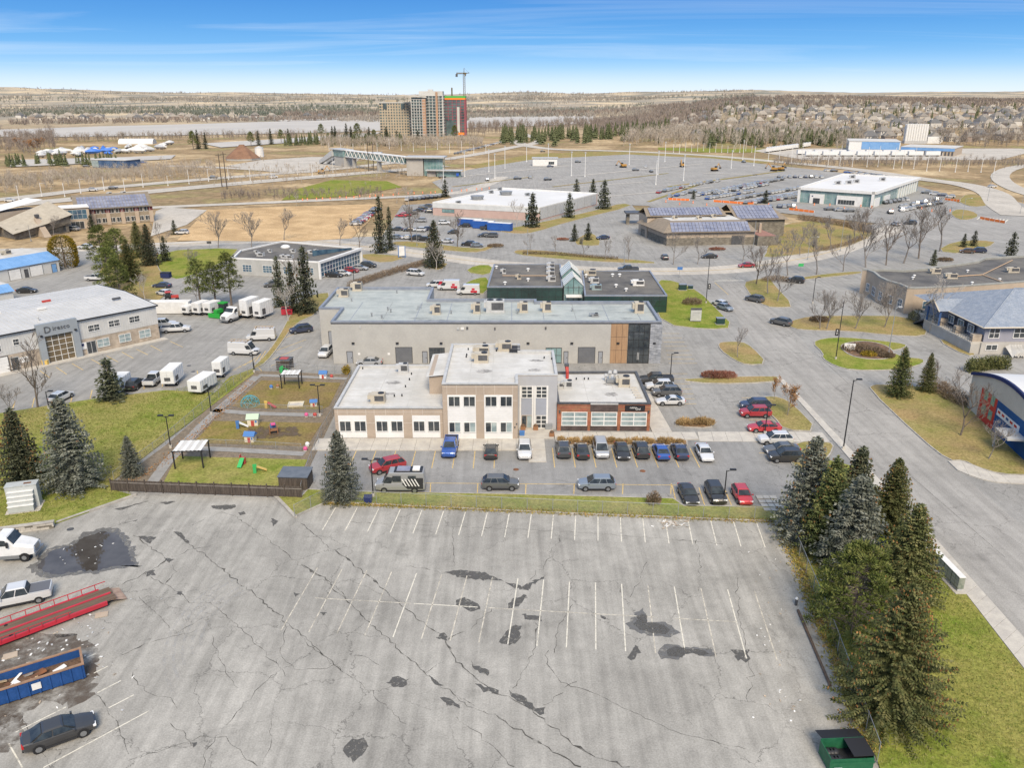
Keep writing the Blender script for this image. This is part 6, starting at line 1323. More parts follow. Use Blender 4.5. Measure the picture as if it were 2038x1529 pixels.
# ---- bare trees
BL = [(75,812,672,'0','leafless tree at the left beside the metal roof building'),(1468,712,650,'4','leafless tree on the median island'),(1911,868,742,'0','leafless tree before the mural building, left of two'),(1967,915,830,'1','leafless tree before the mural building, right of two'),
 (1850,662,545,'3','large pale leafless tree beside the veranda steps'),(1645,656,578,'2','leafless tree on the verge nearest the road, first from left'),(1702,655,578,'2','leafless tree on the verge, second from left'),(1760,652,560,'2','leafless tree on the verge, third from left'),(1632,655,585,'4','slim leafless tree at the verge end'),
 (1505,566,478,'0','leafless tree on the corner verge'),(1528,585,490,'4','slim leafless tree on the corner verge behind the kerb'),(1547,600,520,'4','leafless tree on the corner verge nearest the car park'),(1568,549,455,'1','leafless tree by the street, west of the sign'),(1625,546,455,'1','leafless tree by the street, east of the sign'),(1678,540,465,'4','leafless tree on the street verge'),(1723,532,430,'2','leafless street tree before the curved building, first'),(1763,528,432,'0','leafless street tree before the curved building, second'),(1798,524,420,'1','leafless street tree before the curved building, third'),(1828,515,405,'0','leafless street tree before the curved building, fourth'),(1870,500,385,'1','largest leafless tree at the junction'),
 (1622,505,440,'1','leafless tree on the hillside lawn, first'),(1653,497,428,'1','leafless tree on the hillside lawn, second'),(1592,508,450,'4','leafless tree on the hillside lawn, third'),(1700,480,412,'2','leafless tree on the hillside lawn, fourth'),(1715,478,410,'0','leafless tree on the hillside lawn, fifth'),
 (434,493,420,'2','leafless tree on the dry field, leftmost of three'),(500,492,420,'2','leafless tree on the dry field, middle of three'),(565,478,412,'1','broad leafless tree on the dry field, rightmost of three'),(676,488,432,'1','leafless tree at the field corner, left'),(715,492,428,'0','leafless tree at the field corner, right'),(820,482,400,'0','leafless tree in the warehouse car park, left'),(910,492,420,'0','leafless tree in the warehouse car park, right'),(1028,452,395,'3','pale leafless tree before the pink warehouse'),(320,495,440,'4','small leafless tree by the street near the pines'),
 (868,540,478,'3','pale leafless tree in front of the grey spruce'),(575,640,560,'3','pale leafless tree among the spruces by the slope'),(600,600,510,'2','grey leafless tree leaning by the ragged spruce'),(378,545,492,'1','spreading leafless tree on the wide lawn'),(290,602,540,'3','pale leafless tree by the metal roof building'),(395,610,545,'3','grey leafless tree beside the slim pine'),
 (790,405,372,'3','pale leafless tree by the service road, left'),(812,412,368,'3','pale leafless tree by the service road, right'),(590,410,385,'3','pale leafless bush tree by the service road'),(1055,500,465,'4','slim leafless tree on the hedge verge, first'),(1105,503,468,'4','slim leafless tree on the hedge verge, second'),(1160,510,470,'4','slim leafless tree on the hedge verge, third'),(1205,518,475,'4','slim leafless tree on the hedge verge, fourth'),(1250,519,470,'4','slim leafless tree on the hedge verge, fifth'),(1340,527,462,'4','slim leafless tree by the street before the stone building, first'),(1388,526,470,'4','slim leafless tree by the street before the stone building, second'),(1478,520,462,'4','slim leafless tree by the street before the stone building, third'),
 (108,470,428,'1','leafless tree in front of the slanted roof hall'),(20,835,760,'1','leafless shrub tree at the left edge of the car park')]
for bx, by, ty, k, lb in BL: plant('bare'+k, bx, by, ty, lb)
plant('orange', 1567, 828, 768, 'young oak with orange leaves beside the sidewalk'); plant('orange', 1541, 796, 748, 'thin oak with orange leaves on the lot corner lawn', wide=.6)
# ---- hedges, shrubs, ornamental grass
def hedge(name, label, cl, wd, h, m, n, blade=.5, bw=.03, cat='hedge'):
 rr = random.Random(n); V = []; Fx = []; pl = cl; ds = [math.dist(a, b) for a, b in zip(pl, pl[1:])]; tot = sum(ds); o0 = Vector((*pl[0], 0))
 for _ in range(n):
  t = rr.random()*tot; i = 0
  while t > ds[i] and i < len(ds)-1: t -= ds[i]; i += 1
  a, b = Vector(pl[i]), Vector(pl[i+1]); d = (b-a).normalized(); nn = Vector((-d.y, d.x)); q = rr.uniform(-1,1); p2 = a+d*t+nn*q*wd/2
  z = h*rr.random()*math.sqrt(max(.1, 1-q*q*.6))*rr.uniform(.7,1); tri(V, Fx, Vector((p2.x,p2.y,z))-o0, Vector((rr.gauss(0,.5)+nn.x*q*.4,rr.gauss(0,.5)+nn.y*q*.4,rr.uniform(.1,1))).normalized(), Vector((rr.uniform(-1,1),rr.uniform(-1,1),.2)), blade*rr.uniform(.6,1.2), bw*rr.uniform(.6,1.4))
 o = link(name, npmesh(name, np.array(V), np.array(Fx), m)); o.location = o0; return tag(o, label, cat)
hedge('hedge', 'long brown leafless hedge between two car parks', PG([(697,572),(770,548),(848,526)]), 2.2, 1.7, F_TWIG, 9000, .5, .035)
hedge('hedge', 'low rusty hedge along the verge of the main street', PG([(1040,506),(1100,507),(1180,514),(1230,517)]), 1.8, 1.1, F_TWIG, 3500, .45, .04)
hedge('hedge', 'curved dark hedge behind the solar community building', PG([(1590,436),(1640,444),(1690,452),(1730,464)]), 3.0, 2.2, F_TWIG, 5000, .7, .06)
hedge('hedge', 'curved low brown hedge on the lower edge of hillside lawn', PG([(1635,500),(1690,487),(1715,474)]), 2.0, 1.2, F_TWIG, 2400, .5, .05)
hedge('cedar_row', 'row of small olive cedars behind the vaulted building', PG([(1925,742),(1965,735),(2006,734)]), 1.6, 2.6, F_OLIVE, 5000, .45, .06)
hedge('climbing_shrub', 'bare brown shrubs along the wire fence by mural building', PG([(1862,772),(1900,800),(1930,812)]), 2.4, 1.8, F_TWIG, 2600, .7, .03)
for k, (px, py, sx, sy, h_, m_, lb) in enumerate(((1377,606,2.2,1.8,1.8,F_TWIG,'round brown leafless bush behind the grey sign'),(1705,698,3.0,1.6,1.6,F_TWIG,'brown grass mound in the mulch bed, left'),(1735,705,2.6,1.5,1.4,F_TWIG,'brown grass mound in the mulch bed, middle'),(1728,709,1.4,1.0,.8,F_GOLD,'yellow low shrub in the mulch bed'),(1765,712,1.4,1.0,.9,F_TWIG,'brown low shrub at the right end of the mulch bed'),(1630,640,2.0,1.5,1.3,F_TWIG,'round brown bush on the tree verge'),(1420,752,2.2,1.2,1.3,F_RED,'reddish leafless bush on the verge strip, left'),(1442,752,2.0,1.2,1.2,F_RED,'reddish leafless bush on the verge strip, right'),(1545,560,4.0,2.2,1.6,F_TWIG,'wide brown thicket on the corner verge'),(1427,498,2.6,1.2,.9,F_RED,'dark red low shrub before the stone building'),(986,492,2.6,1.4,1.2,F_TWIG,'brown bush at the corner of the car park verge'),(1823,640,1.8,1.8,2.6,F_DARK,'dark evergreen bush by the curved building steps'),(1300,1005,.8,.6,2.0,F_TWIG,'small leafless sapling by the fence verge'),(1120,478,2.0,1.0,.7,F_RED,'low rusty shrubs in the car park bed'),(1880,520,2.4,1.2,1.2,F_TWIG,'brown bush beside the round pine'),(690,745,.7,.7,1.6,F_GOLD,'yellow shrub at the playground corner'),(1340,560,.1,.1,.1,F_TWIG,''))):
 if not lb: continue
 o = shrub('shrub', 60+k, sx, sy, h_, m_, 1300 if sx > 1 else 500, .45, .05, leafy=(m_ in (F_GOLD, F_DARK))); X, Y = G(px, py); o.location = (X, Y, .1); o['label'] = lb
og = shrub('ornamental_grass', 99, .55, .5, .75, F_STRAW, 420, .5, .03); gi = 0
for k in range(22):
 o = og if k == 0 else og.copy()
 if k: COL.objects.link(o)
 if k < 15: o.location = (6.8+k*1.18+RND.uniform(-.2,.2), 103.5+RND.uniform(-.4,.4), .12); o['label'] = f'tuft of straw-coloured grass, {ordn(k)} from left before the brick wing'
 else: o.location = (24.8+(k-15)*.72, 110.2+RND.uniform(-.6,.6), .12); o['label'] = f'tuft of straw-coloured grass, {ordn(k-15)} from left in the side bed'
 o.rotation_euler = (0,0,RND.uniform(0,6)); s = RND.uniform(.75,1.3); o.scale = (s,s,s); o['group'] = 'ornamental grasses by the cafe wing'
# weeds and litter along the fence: nobody could count them
def scatter(name, label, pts_fn, n, m, L, wd, seed, flat=.5):
 rr = random.Random(seed); V = []; Fx = []
 for _ in range(n):
  x, y, z = pts_fn(rr); tri(V, Fx, Vector((x,y,z)), Vector((rr.gauss(0,1),rr.gauss(0,1),abs(rr.gauss(flat,.6)))).normalized(), Vector((rr.uniform(-1,1),rr.uniform(-1,1),rr.uniform(.2,1))), L*rr.uniform(.5,1.4), wd*rr.uniform(.6,1.4))
 o = link(name, npmesh(name, np.array(V), np.array(Fx), m)); o['label'] = label; o['category'] = 'plants'; return struct(o, 'stuff')
def along(pl, wd, z=0.02):
 pl = PG(pl); ds = [math.dist(a, b) for a, b in zip(pl, pl[1:])]
 def f(rr):
  t = rr.random()*sum(ds); i = 0
  while t > ds[i] and i < len(ds)-1: t -= ds[i]; i += 1
  a, b = Vector(pl[i]), Vector(pl[i+1]); d = (b-a).normalized(); p = a+d*t+Vector((-d.y,d.x))*rr.gauss(0,wd/2)
  return p.x, p.y, z
 return f
scatter('weeds', 'yellow weeds and dead leaves along the foot of the wire fence', along([(640,1002),(900,1012),(1200,1024),(1540,1038)], .55), 5200, F_WEED, .34, .05, 1)
scatter('weeds', 'weeds and leaves along the fence beside the spruces', along([(1556,1045),(1590,1120),(1640,1250),(1690,1370),(1740,1500)], 1.0), 5200, F_WEED, .36, .055, 2)
scatter('fallen_leaves', 'brown fallen leaves along the playground fence', along([(500,760),(420,840),(330,920),(260,962)], 1.1, .14), 900, F_ORANGE, .22, .06, 3, .15)
# grass blades that give the near lawns their nap
def inpoly(px, seed, z=.11):
 pl = PG(px); xs = [p[0] for p in pl]; ys = [p[1] for p in pl]; n = len(pl)
 def ok(x, y):
  c = False; j = n-1
  for i in range(n):
   if (pl[i][1] > y) != (pl[j][1] > y) and x < (pl[j][0]-pl[i][0])*(y-pl[i][1])/(pl[j][1]-pl[i][1])+pl[i][0]: c = not c
   j = i
  return c
 def f(rr):
  for _ in range(60):
   x, y = rr.uniform(min(xs), max(xs)), rr.uniform(min(ys), max(ys))
   if ok(x, y): return x, y, z
  return pl[0][0], pl[0][1], z
 return f
F_GRASS = foliage('grass_blades', (.13,.17,.035), (.22,.235,.065), (.33,.29,.12))
scatter('grass', 'short autumn grass of the lawn beside the sidewalk', inpoly([(1650,1230),(1800,1050),(2038,1336),(2100,1529),(1745,1529)], 4), 26000, F_GRASS, .16, .03, 4, .8)
scatter('grass', 'short autumn grass of the west lawn', inpoly([(0,826),(330,780),(500,742),(225,958),(265,986),(0,1058)], 5), 26000, F_GRASS, .2, .04, 5, .8)
# ================================================================ woods
def template(kind, seed):
 rr = np.random.RandomState(seed); V = []; Fx = []
 def t3(p, d, L, w_):
  p = np.array(p, float); d = np.array(d, float); d /= np.linalg.norm(d); s = np.cross(d, rr.normal(size=3)); s /= np.linalg.norm(s)+1e-9; o = len(V); V.extend([p-s*w_, p+s*w_, p+d*L]); Fx.append((o,o+1,o+2))
 if kind == 'bare':
  t3((0,0,-.02), (0,0,1), .8, .018); t3((.0,0,-.02), (.05,.05,1), .7, .018)
  for k in range(26):
   a = rr.uniform(0,6.28); z = rr.uniform(.18,.7); t3((0.02*math.cos(a),.02*math.sin(a),z), (math.cos(a)*rr.uniform(.3,.9),math.sin(a)*rr.uniform(.3,.9),rr.uniform(.5,1.1)), rr.uniform(.18,.36), .013)
  for k in range(30):
   a = rr.uniform(0,6.28); r_ = rr.uniform(.05,.30); z = rr.uniform(.35,.95); t3((r_*math.cos(a),r_*math.sin(a),z*(1-.3*r_)), (rr.normal()*.5,rr.normal()*.5,1), rr.uniform(.08,.2), .011)
 elif kind == 'far':
  for k in range(9):
   a = rr.uniform(0,6.28); r_ = rr.uniform(0,.28); t3((r_*math.cos(a),r_*math.sin(a),rr.uniform(0,.5)), (rr.normal()*.3,rr.normal()*.3,1), rr.uniform(.3,.6), .07)
 else:
  for k in range(7):
   z0 = .08+.13*k; r_ = .24*(1-z0)+.02; n = 7
   for i in range(n):
    a = 6.28*i/n+rr.uniform(-.3,.3); q = r_*rr.uniform(.75,1.25); o = len(V); V.extend([(0,0,z0+.17), (q*math.cos(a-.38),q*math.sin(a-.38),z0-.03*rr.rand()), (q*math.cos(a+.38),q*math.sin(a+.38),z0-.05*rr.rand())]); Fx.append((o,o+1,o+2))
  t3((0,0,-.02), (0,0,1), 1.0, .015)
 return np.array(V), np.array(Fx)
def wood(name, label, pts, hs_, kind, m, seed=0):
 """many trees read as one mass: real trees joined into one mesh"""
 rs = np.random.RandomState(seed); T_ = [template(kind, seed*7+i) for i in range(4)]; VV = []; FF = []; o = 0
 for (x, y, z), h in zip(pts, hs_):
  tv, tf = T_[rs.randint(4)]; a = rs.uniform(0,6.28); c, s = math.cos(a), math.sin(a); w_ = h*rs.uniform(.8,1.25)
  q = np.empty_like(tv); q[:,0] = (tv[:,0]*c-tv[:,1]*s)*w_+x; q[:,1] = (tv[:,0]*s+tv[:,1]*c)*w_+y; q[:,2] = tv[:,2]*h+z; VV.append(q); FF.append(tf+o); o += len(tv)
 ob = link(name, npmesh(name, np.vstack(VV), np.vstack(FF), m)); ob['label'] = label; ob['category'] = 'woodland'; return struct(ob, 'stuff')
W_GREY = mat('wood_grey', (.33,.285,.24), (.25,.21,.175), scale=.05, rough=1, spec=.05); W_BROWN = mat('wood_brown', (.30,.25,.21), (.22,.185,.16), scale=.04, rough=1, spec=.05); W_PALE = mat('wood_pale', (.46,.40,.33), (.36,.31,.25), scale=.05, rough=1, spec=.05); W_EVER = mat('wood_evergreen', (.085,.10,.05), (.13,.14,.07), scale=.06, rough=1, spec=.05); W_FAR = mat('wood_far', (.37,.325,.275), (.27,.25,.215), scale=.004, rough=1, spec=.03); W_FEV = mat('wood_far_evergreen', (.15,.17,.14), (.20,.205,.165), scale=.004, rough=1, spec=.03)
rw = random.Random(17)
def belt(n, x0, x1, fy, jit, hmin, hmax):
 P_, Hs_ = [], []
 for _ in range(n):
  px = rw.uniform(x0, x1); py = fy(px)+rw.gauss(0, jit); X, Y = G(px, max(py, 206)); P_.append((X, Y, zt(X, Y)-.1)); Hs_.append(rw.uniform(hmin, hmax))
 return P_, Hs_
wood('bare_wood', 'leafless trees lining the near river bank', *belt(330, 55, 760, lambda x: 283-.018*(x-55), 1.6, 6, 11), 'bare', W_GREY, 1)
wood('bare_wood', 'dense leafless wood at the far left by the river', *belt(260, -80, 110, lambda x: 292-.1*x, 9, 9, 14), 'bare', W_BROWN, 2)
wood('bare_wood', 'pale leafless wood in front of the apartment towers', *belt(460, 640, 960, lambda x: 290-.006*(x-640), 3.5, 6, 11), 'bare', W_PALE, 3)
wood('bare_wood', 'leafless thickets beside the highway at left', *belt(900, -60, 430, lambda x: 368-.07*x, 7, 3, 6.5), 'bare', W_PALE, 4)
wood('bare_wood', 'brown leafless wood on the bank right of the towers', *belt(420, 930, 1330, lambda x: 262-.045*(x-930), 4, 9, 15), 'bare', W_BROWN, 5)
wood('bare_wood', 'leafless wood below the housing slope', *belt(760, 1240, 1720, lambda x: 280+.012*(x-1240), 5, 9, 15), 'bare', W_PALE, 6)
wood('bare_wood', 'leafless scrub along the ring road embankment', *belt(520, 1540, 2040, lambda x: 325+.004*(x-1540), 3.5, 3, 5.5), 'bare', W_GREY, 7)
wood('bare_wood', 'leafless trees right of the depot', *belt(260, 1860, 2120, lambda x: 286, 4, 8, 13), 'bare', W_GREY, 8)
wood('bare_wood', 'pale scrub on the banks around the footbridge', *belt(420, 420, 900, lambda x: 352-.06*(x-420)*.6, 12, 2, 4), 'bare', W_PALE, 16)
wood('bare_wood', 'brown scrub beside the service road', *belt(260, 440, 760, lambda x: 392-.02*(x-440), 4, 2, 4), 'bare', W_BROWN, 17)
wood('evergreen_wood', 'conifers along the near bank before the towers', *belt(80, 560, 800, lambda x: 288-.008*(x-560), 2.5, 7, 12), 'ever', W_EVER, 18)
wood('evergreen_wood', 'dark conifers standing on the bank right of the towers', *belt(150, 1000, 1330, lambda x: 280-.03*(x-1000), 4, 11, 17), 'ever', W_EVER, 9)
wood('evergreen_wood', 'dark conifers below the housing slope', *belt(150, 1400, 1700, lambda x: 287+.006*(x-1400), 2.5, 9, 14), 'ever', W_EVER, 10)
wood('evergreen_wood', 'row of dark cedars by the marsh at the far left', *belt(46, 0, 240, lambda x: 330-.02*x, 2.5, 6, 9), 'ever', W_EVER, 13)
P_, Hs_ = [], []
def hillpts(n, Y0, Y1, p0, p1, h0_, h1_):
 P_, Hs_ = [], []
 for _ in range(n):
  Y = rw.uniform(Y0, Y1); X = atx(rw.uniform(p0, p1), Y)
  if any(abs(X-hx) < 9 and abs(Y-hy) < 9 for hx, hy in HOUSES): continue
  P_.append((X, Y, zt(X, Y))); Hs_.append(rw.uniform(h0_, h1_))
 return P_, Hs_
wood('bare_wood', 'brown leafless wood along the ridge above the houses', *hillpts(2600, 1400, 1950, 1290, 2150, 7, 12), 'far', W_BROWN, 11)
wood('bare_wood', 'leafless trees scattered between the houses on the slope', *hillpts(1300, 830, 1400, 1300, 2120, 6, 11), 'bare', W_PALE, 12)
wood('evergreen_wood', 'evergreens scattered between the houses on the slope', *hillpts(420, 830, 1500, 1300, 2120, 6, 12), 'ever', W_EVER, 14)
wood('bare_wood', 'brown wood on the shoulder left of the housing slope', *hillpts(1100, 1000, 1500, 1180, 1420, 9, 14), 'far', W_BROWN, 15)
# far bank
def farpts(n, py0, py1, p0, p1, thr, h0_, h1_, seed):
 P_, Hs_ = [], []; k = 0
 while len(P_) < n and k < n*12:
  k += 1; px = rw.uniform(p0, p1); py = py0+(py1-py0)*rw.random()**.8; X, Y = G(px, py)
  c = math.sin(X*.0031+seed)+math.sin(Y*.0023+seed*2)+.8*math.sin(X*.011-Y*.005)+.6*math.sin(Y*.013+X*.004)
  if c < thr: continue
  P_.append((X, Y, zt(X, Y))); Hs_.append(rw.uniform(h0_, h1_)*(1 if Y < 4000 else 1.3))
 return P_, Hs_
wood('bare_wood', 'leafless woods and hedgerows across the river', *farpts(4200, 204, 243, -150, 1300, .45, 8, 13, 1), 'far', W_FAR, 21)
wood('bare_wood', 'brown leafless trees on the far river shore', *belt(600, 20, 900, lambda x: 247-.014*x, 1.2, 8, 13), 'far', W_BROWN, 22)
wood('bare_wood', 'brown leafless trees on the wooded shore right of the towers', *belt(700, 560, 1360, lambda x: 230-.005*(x-700), 1.5, 12, 18), 'far', W_BROWN, 25)
wood('evergreen_wood', 'evergreen woods across the river', *farpts(2600, 203, 232, -150, 1500, .7, 10, 16, 4), 'far', W_FEV, 23)
wood('bare_wood', 'woods on the far plain towards the hills', *farpts(3000, 198, 207, -200, 1500, .5, 12, 20, 7), 'far', W_FAR, 24)
for k, (px, py) in enumerate(((640,276),(662,280),(690,278),(712,282),(735,280),(575,286),(560,284),(540,287),(515,289),(500,291),(410,296),(395,296),(385,297),(668,285),(700,288),(745,285),(790,285),(832,287),(905,280),(770,290))):
 plant('spF' if k % 3 else 'pineB', px, py, h=rw.uniform(13,19), label=f'dark riverside conifer, {ordn(k)} of those near the footbridge and towers', group='riverside conifers')
for k, (px, py) in enumerate(((40,300),(55,302),(68,304),(82,302))): plant('orange', px, py, h=rw.uniform(9,12), label=f'yellow-leaved tree by the boat yard, {ordn(k)} from the left', group='yellow trees by the boats', wide=1.3)
# ================================================================ vehicles
TRED2 = mat('trailer_red', (.48,.03,.05), (.40,.03,.045), scale=1, rough=.45); PAINT = paintmat('car_paint'); CGLASS = mat('car_glass', (.02,.025,.03), (.045,.055,.06), scale=1.5, rough=.12, spec=.45); TYRE = mat('tyre', (.018,.018,.019), rough=.9); RIM = mat('rim', (.32,.33,.34), rough=.35, metal=.7); LAMP = mat('headlamp', (.75,.76,.76), rough=.15, spec=.8); TAIL = mat('tail_lamp', (.42,.02,.02), rough=.25); TRIM = mat('black_trim', (.03,.03,.032), rough=.6)
C_ = dict(white=(.72,.72,.71), black=(.018,.018,.02), grey=(.115,.12,.125), silver=(.42,.43,.44), blue=(.015,.09,.38), red=(.42,.018,.03), navy=(.02,.035,.09), dark=(.045,.048,.052), slate=(.22,.26,.31), brown=(.12,.07,.045), beige=(.40,.36,.29), brightred=(.55,.03,.045), green=(.04,.35,.05))
# kind: length, width, height, [(x, width factor, low z, belt z)...], cabin (x front low, x front roof, x rear roof, x rear low, belt z), wheel x
KIND = {
 'sedan': (4.75,1.84,1.44,[(2.37,.62,.36,.58),(2.22,.86,.22,.70),(1.55,1,.20,.84),(.95,1,.20,.93),(-1.2,1,.20,.97),(-1.85,.98,.22,1.0),(-2.22,.88,.28,.97),(-2.37,.70,.40,.86)],(1.05,.25,-.95,-1.80,.94),(1.42,-1.38)),
 'suv':   (4.70,1.90,1.70,[(2.35,.66,.42,.74),(2.2,.88,.28,.92),(1.6,1,.26,1.02),(1.0,1,.26,1.08),(-1.3,1,.26,1.12),(-2.1,.97,.28,1.14),(-2.3,.90,.36,1.08),(-2.36,.78,.46,.92)],(1.15,.30,-1.60,-2.18,1.08),(1.42,-1.36)),
 'hatch': (4.25,1.80,1.50,[(2.12,.64,.36,.62),(1.98,.87,.22,.76),(1.4,1,.20,.90),(.85,1,.20,.96),(-1.2,1,.20,1.0),(-1.8,.97,.22,1.02),(-2.05,.90,.3,.98),(-2.12,.76,.42,.84)],(1.05,.30,-1.35,-1.95,.97),(1.30,-1.25)),
 'coupe': (4.60,1.86,1.36,[(2.3,.60,.34,.54),(2.15,.86,.20,.66),(1.4,1,.18,.80),(.8,1,.18,.88),(-1.2,1,.18,.92),(-1.85,1,.20,.96),(-2.2,.9,.28,.92),(-2.3,.72,.40,.80)],(.75,.0,-.85,-1.9,.89),(1.38,-1.35)),
 'pickup':(5.75,2.00,1.90,[(2.87,.72,.50,.88),(2.75,.92,.36,1.02),(2.1,1,.34,1.14),(1.3,1,.34,1.18),(-.6,1,.34,1.18),(-2.2,1,.36,1.18),(-2.78,.97,.42,1.18),(-2.87,.92,.5,1.12)],(1.45,.75,-.75,-1.0,1.16),(1.85,-1.75)),
 'minivan':(5.0,1.96,1.76,[(2.5,.64,.40,.70),(2.35,.88,.24,.86),(1.75,1,.22,.98),(1.2,1,.22,1.05),(-1.3,1,.22,1.08),(-2.2,.98,.25,1.10),(-2.42,.9,.34,1.04),(-2.5,.78,.44,.9)],(1.65,.60,-1.9,-2.38,1.04),(1.55,-1.48)),
 'van':   (5.7,2.05,2.50,[(2.85,.68,.45,.82),(2.7,.9,.30,1.02),(2.2,1,.28,1.16),(1.7,1,.28,1.24),(-1.4,1,.28,1.26),(-2.6,1,.30,1.26),(-2.82,.98,.36,1.24),(-2.85,.92,.46,1.1)],(1.95,1.15,-2.70,-2.82,1.22),(1.75,-1.70)),
}
def carparts(kind):
 L, W, Ht, st_, (xa, xb, xc_, xd, zb), wx = KIND[kind]; w2 = W/2; out_ = []
 b = MB(); rings = []
 for x, wf_, zl, zt_ in st_:
  w = w2*wf_; rings.append([(x,-w*.82,zl),(x,-w*.98,zl+.14),(x,-w,(zl+zt_)/2+.05),(x,-w*.965,zt_-.07),(x,-w*.86,zt_),(x,-w*.35,zt_+.035),(x,w*.35,zt_+.035),(x,w*.86,zt_),(x,w*.965,zt_-.07),(x,w,(zl+zt_)/2+.05),(x,w*.98,zl+.14),(x,w*.82,zl)])
 b.loft(rings[::-1], 0)
 tall = kind == 'van'; wb_ = w2*.90; wr = w2*(.86 if tall else .72); zr = Ht; zs = zr-.07
 lo = [(xa,-wb_),(xd,-wb_),(xd,wb_),(xa,wb_)]; b.loft([[(xa,-wb_,zb-.06),(xd,-wb_,zb-.06),(xd,wb_,zb-.06),(xa,wb_,zb-.06)],[(xb+.06,-wr-.02,zs),(xc_-.04,-wr-.02,zs),(xc_-.04,wr+.02,zs),(xb+.06,wr+.02,zs)],[(xb-.06,-wr*.86,zr),(xc_+.10,-wr*.86,zr),(xc_+.10,wr*.86,zr),(xb-.06,wr*.86,zr)]], 0)
 for x in wx:
  for s in (-1, 1): b.tube((x,s*(w2-.10),.345),(x,s*(w2+.012),.345),.40,n=12,m=1)
 for s in (-1, 1): b.box(wx[1]+.4,wx[0]-.4,s*w2*.985-.03,s*w2*.985+.03,st_[3][2]-.02,st_[3][2]+.12,1)
 b.box(L/2-.16,L/2-.02,-w2*.5,w2*.5,st_[1][2]+.06,st_[1][2]+.34,1); b.box(-L/2+.0,-L/2+.14,-w2*.7,w2*.7,st_[-1][2]-.1,st_[-1][2]+.1,1)
 for s in (-1, 1): b.cbox((xa-.15,s*(w2+.08),zb+.06),(.14,.2,.15),0,0)
 if kind == 'pickup':
  b.box(-2.74,-1.1,-w2*.82,w2*.82,1.205,1.225,1)
  for s in (-1, 1): b.box(-2.8,-1.0,s*w2*.9-.05,s*w2*.9+.05,1.1,1.26,0)
  b.box(-2.85,-2.76,-w2*.86,w2*.86,.6,1.26,0)
 out_.append(('body', b.mesh('body', [PAINT, TRIM]), []))
 def quad(p, push):
  p = [Vector(q) for q in p]; n = (p[1]-p[0]).cross(p[2]-p[1]).normalized(); c = sum(p, Vector())/4; q = [c+(x-c)*.90+n*push for x in p]; k = [x-n*.08 for x in q]; m_ = MB(); m_.add([*q, *k], [(0,1,2,3),(0,4,5,1),(1,5,6,2),(2,6,7,3),(3,7,4,0)]); return m_
 fl = (xa,-wb_,zb); fr = (xa,wb_,zb); tl, tr_ = (xb+.06,-wr,zs), (xb+.06,wr,zs); rl, rr_ = (xc_-.04,-wr,zs), (xc_-.04,wr,zs); dl_, dr = (xd,-wb_,zb), (xd,wb_,zb)
 out_.append(('windshield', quad([fl,fr,tr_,tl], .05).mesh('windshield', CGLASS), []))
 if kind != 'van': out_.append(('rear_window', quad([dr,dl_,rl,rr_], .05).mesh('rear_window', CGLASS), []))
 def lerp(a, b_, t): return tuple(a[i]+(b_[i]-a[i])*t for i in range(3))
 cuts = {'sedan':(0,.52,.97),'hatch':(0,.52,.97),'coupe':(.05,.66,.92),'suv':(0,.42,.72,1),'minivan':(0,.36,.68,1),'pickup':(0,.52,1),'van':(0,.22)}[kind]
 for s, (a0, a1, c0, c1) in ((-1,(fl,dl_,tl,rl)),(1,(fr,dr,tr_,rr_))):
  for u0, u1 in zip(cuts, cuts[1:]):
   P0, P1, P2, P3 = lerp(a0,a1,u0), lerp(a0,a1,u1), lerp(c0,c1,u1), lerp(c0,c1,u0)
   if tall: P2 = lerp(P1,P2,.6); P3 = lerp(P0,P3,.72)
   q = [P1,P0,P3,P2] if s < 0 else [P0,P1,P2,P3]; out_.append(('side_window', quad(q, .05).mesh('side_window', CGLASS), []))
 wm_ = MB(); wm_.tube((0,-.12,0),(0,.12,0),.355,n=14); wme = wm_.mesh('wheel', TYRE); rm_ = MB(); rm_.tube((0,-.13,0),(0,.13,0),.22,n=10); rme = rm_.mesh('rim', RIM)
 for x in wx:
  for s in (-1, 1): out_.append(('wheel', wme, [('rim', rme)], (x, s*(w2-.09), .34)))
 zz = st_[1][3]-.10
 hm = MB(); hm.box(-.10,.10,-.2,.2,-.08,.08); hme = hm.mesh('headlight', LAMP); tm = MB(); tm.box(-.07,.07,-.17,.17,-.10,.12); tme = tm.mesh('taillight', TAIL)
 for s in (-1, 1): out_.append(('headlight', hme, [], (L/2-.17, s*w2*.66, zz))); out_.append(('taillight', tme, [], (-L/2+.09, s*w2*.70, st_[-2][3]-.16)))
 return out_
CARP = {k: carparts(k) for k in KIND}
def car(kind, loc, hd_, col, label, cat='car', group=None, scale=1.0):
 r = thing({'suv':'parked_suv','pickup':'pickup_truck','van':'cargo_van','minivan':'minivan'}.get(kind, 'parked_car'), label, cat, (loc[0], loc[1], loc[2] if len(loc) > 2 else .01), R(hd_), group)
 r.scale = (scale,)*3; c = C_[col] if isinstance(col, str) else col
 for it in CARP[kind]:
  o = link(it[0], it[1], r); o.color = (*c, 1)
  if len(it) > 3: o.location = it[3]
  for nm, me_ in it[2]: link(nm, me_, o)
 return r
def pcar(kind, px, py, hd_, col, label, cat='car', group=None, z=.7): X, Y = G(px, py, z); return car(kind, (X, Y), hd_, col, label, cat, group)
GF = 'cars parked in front of the office'
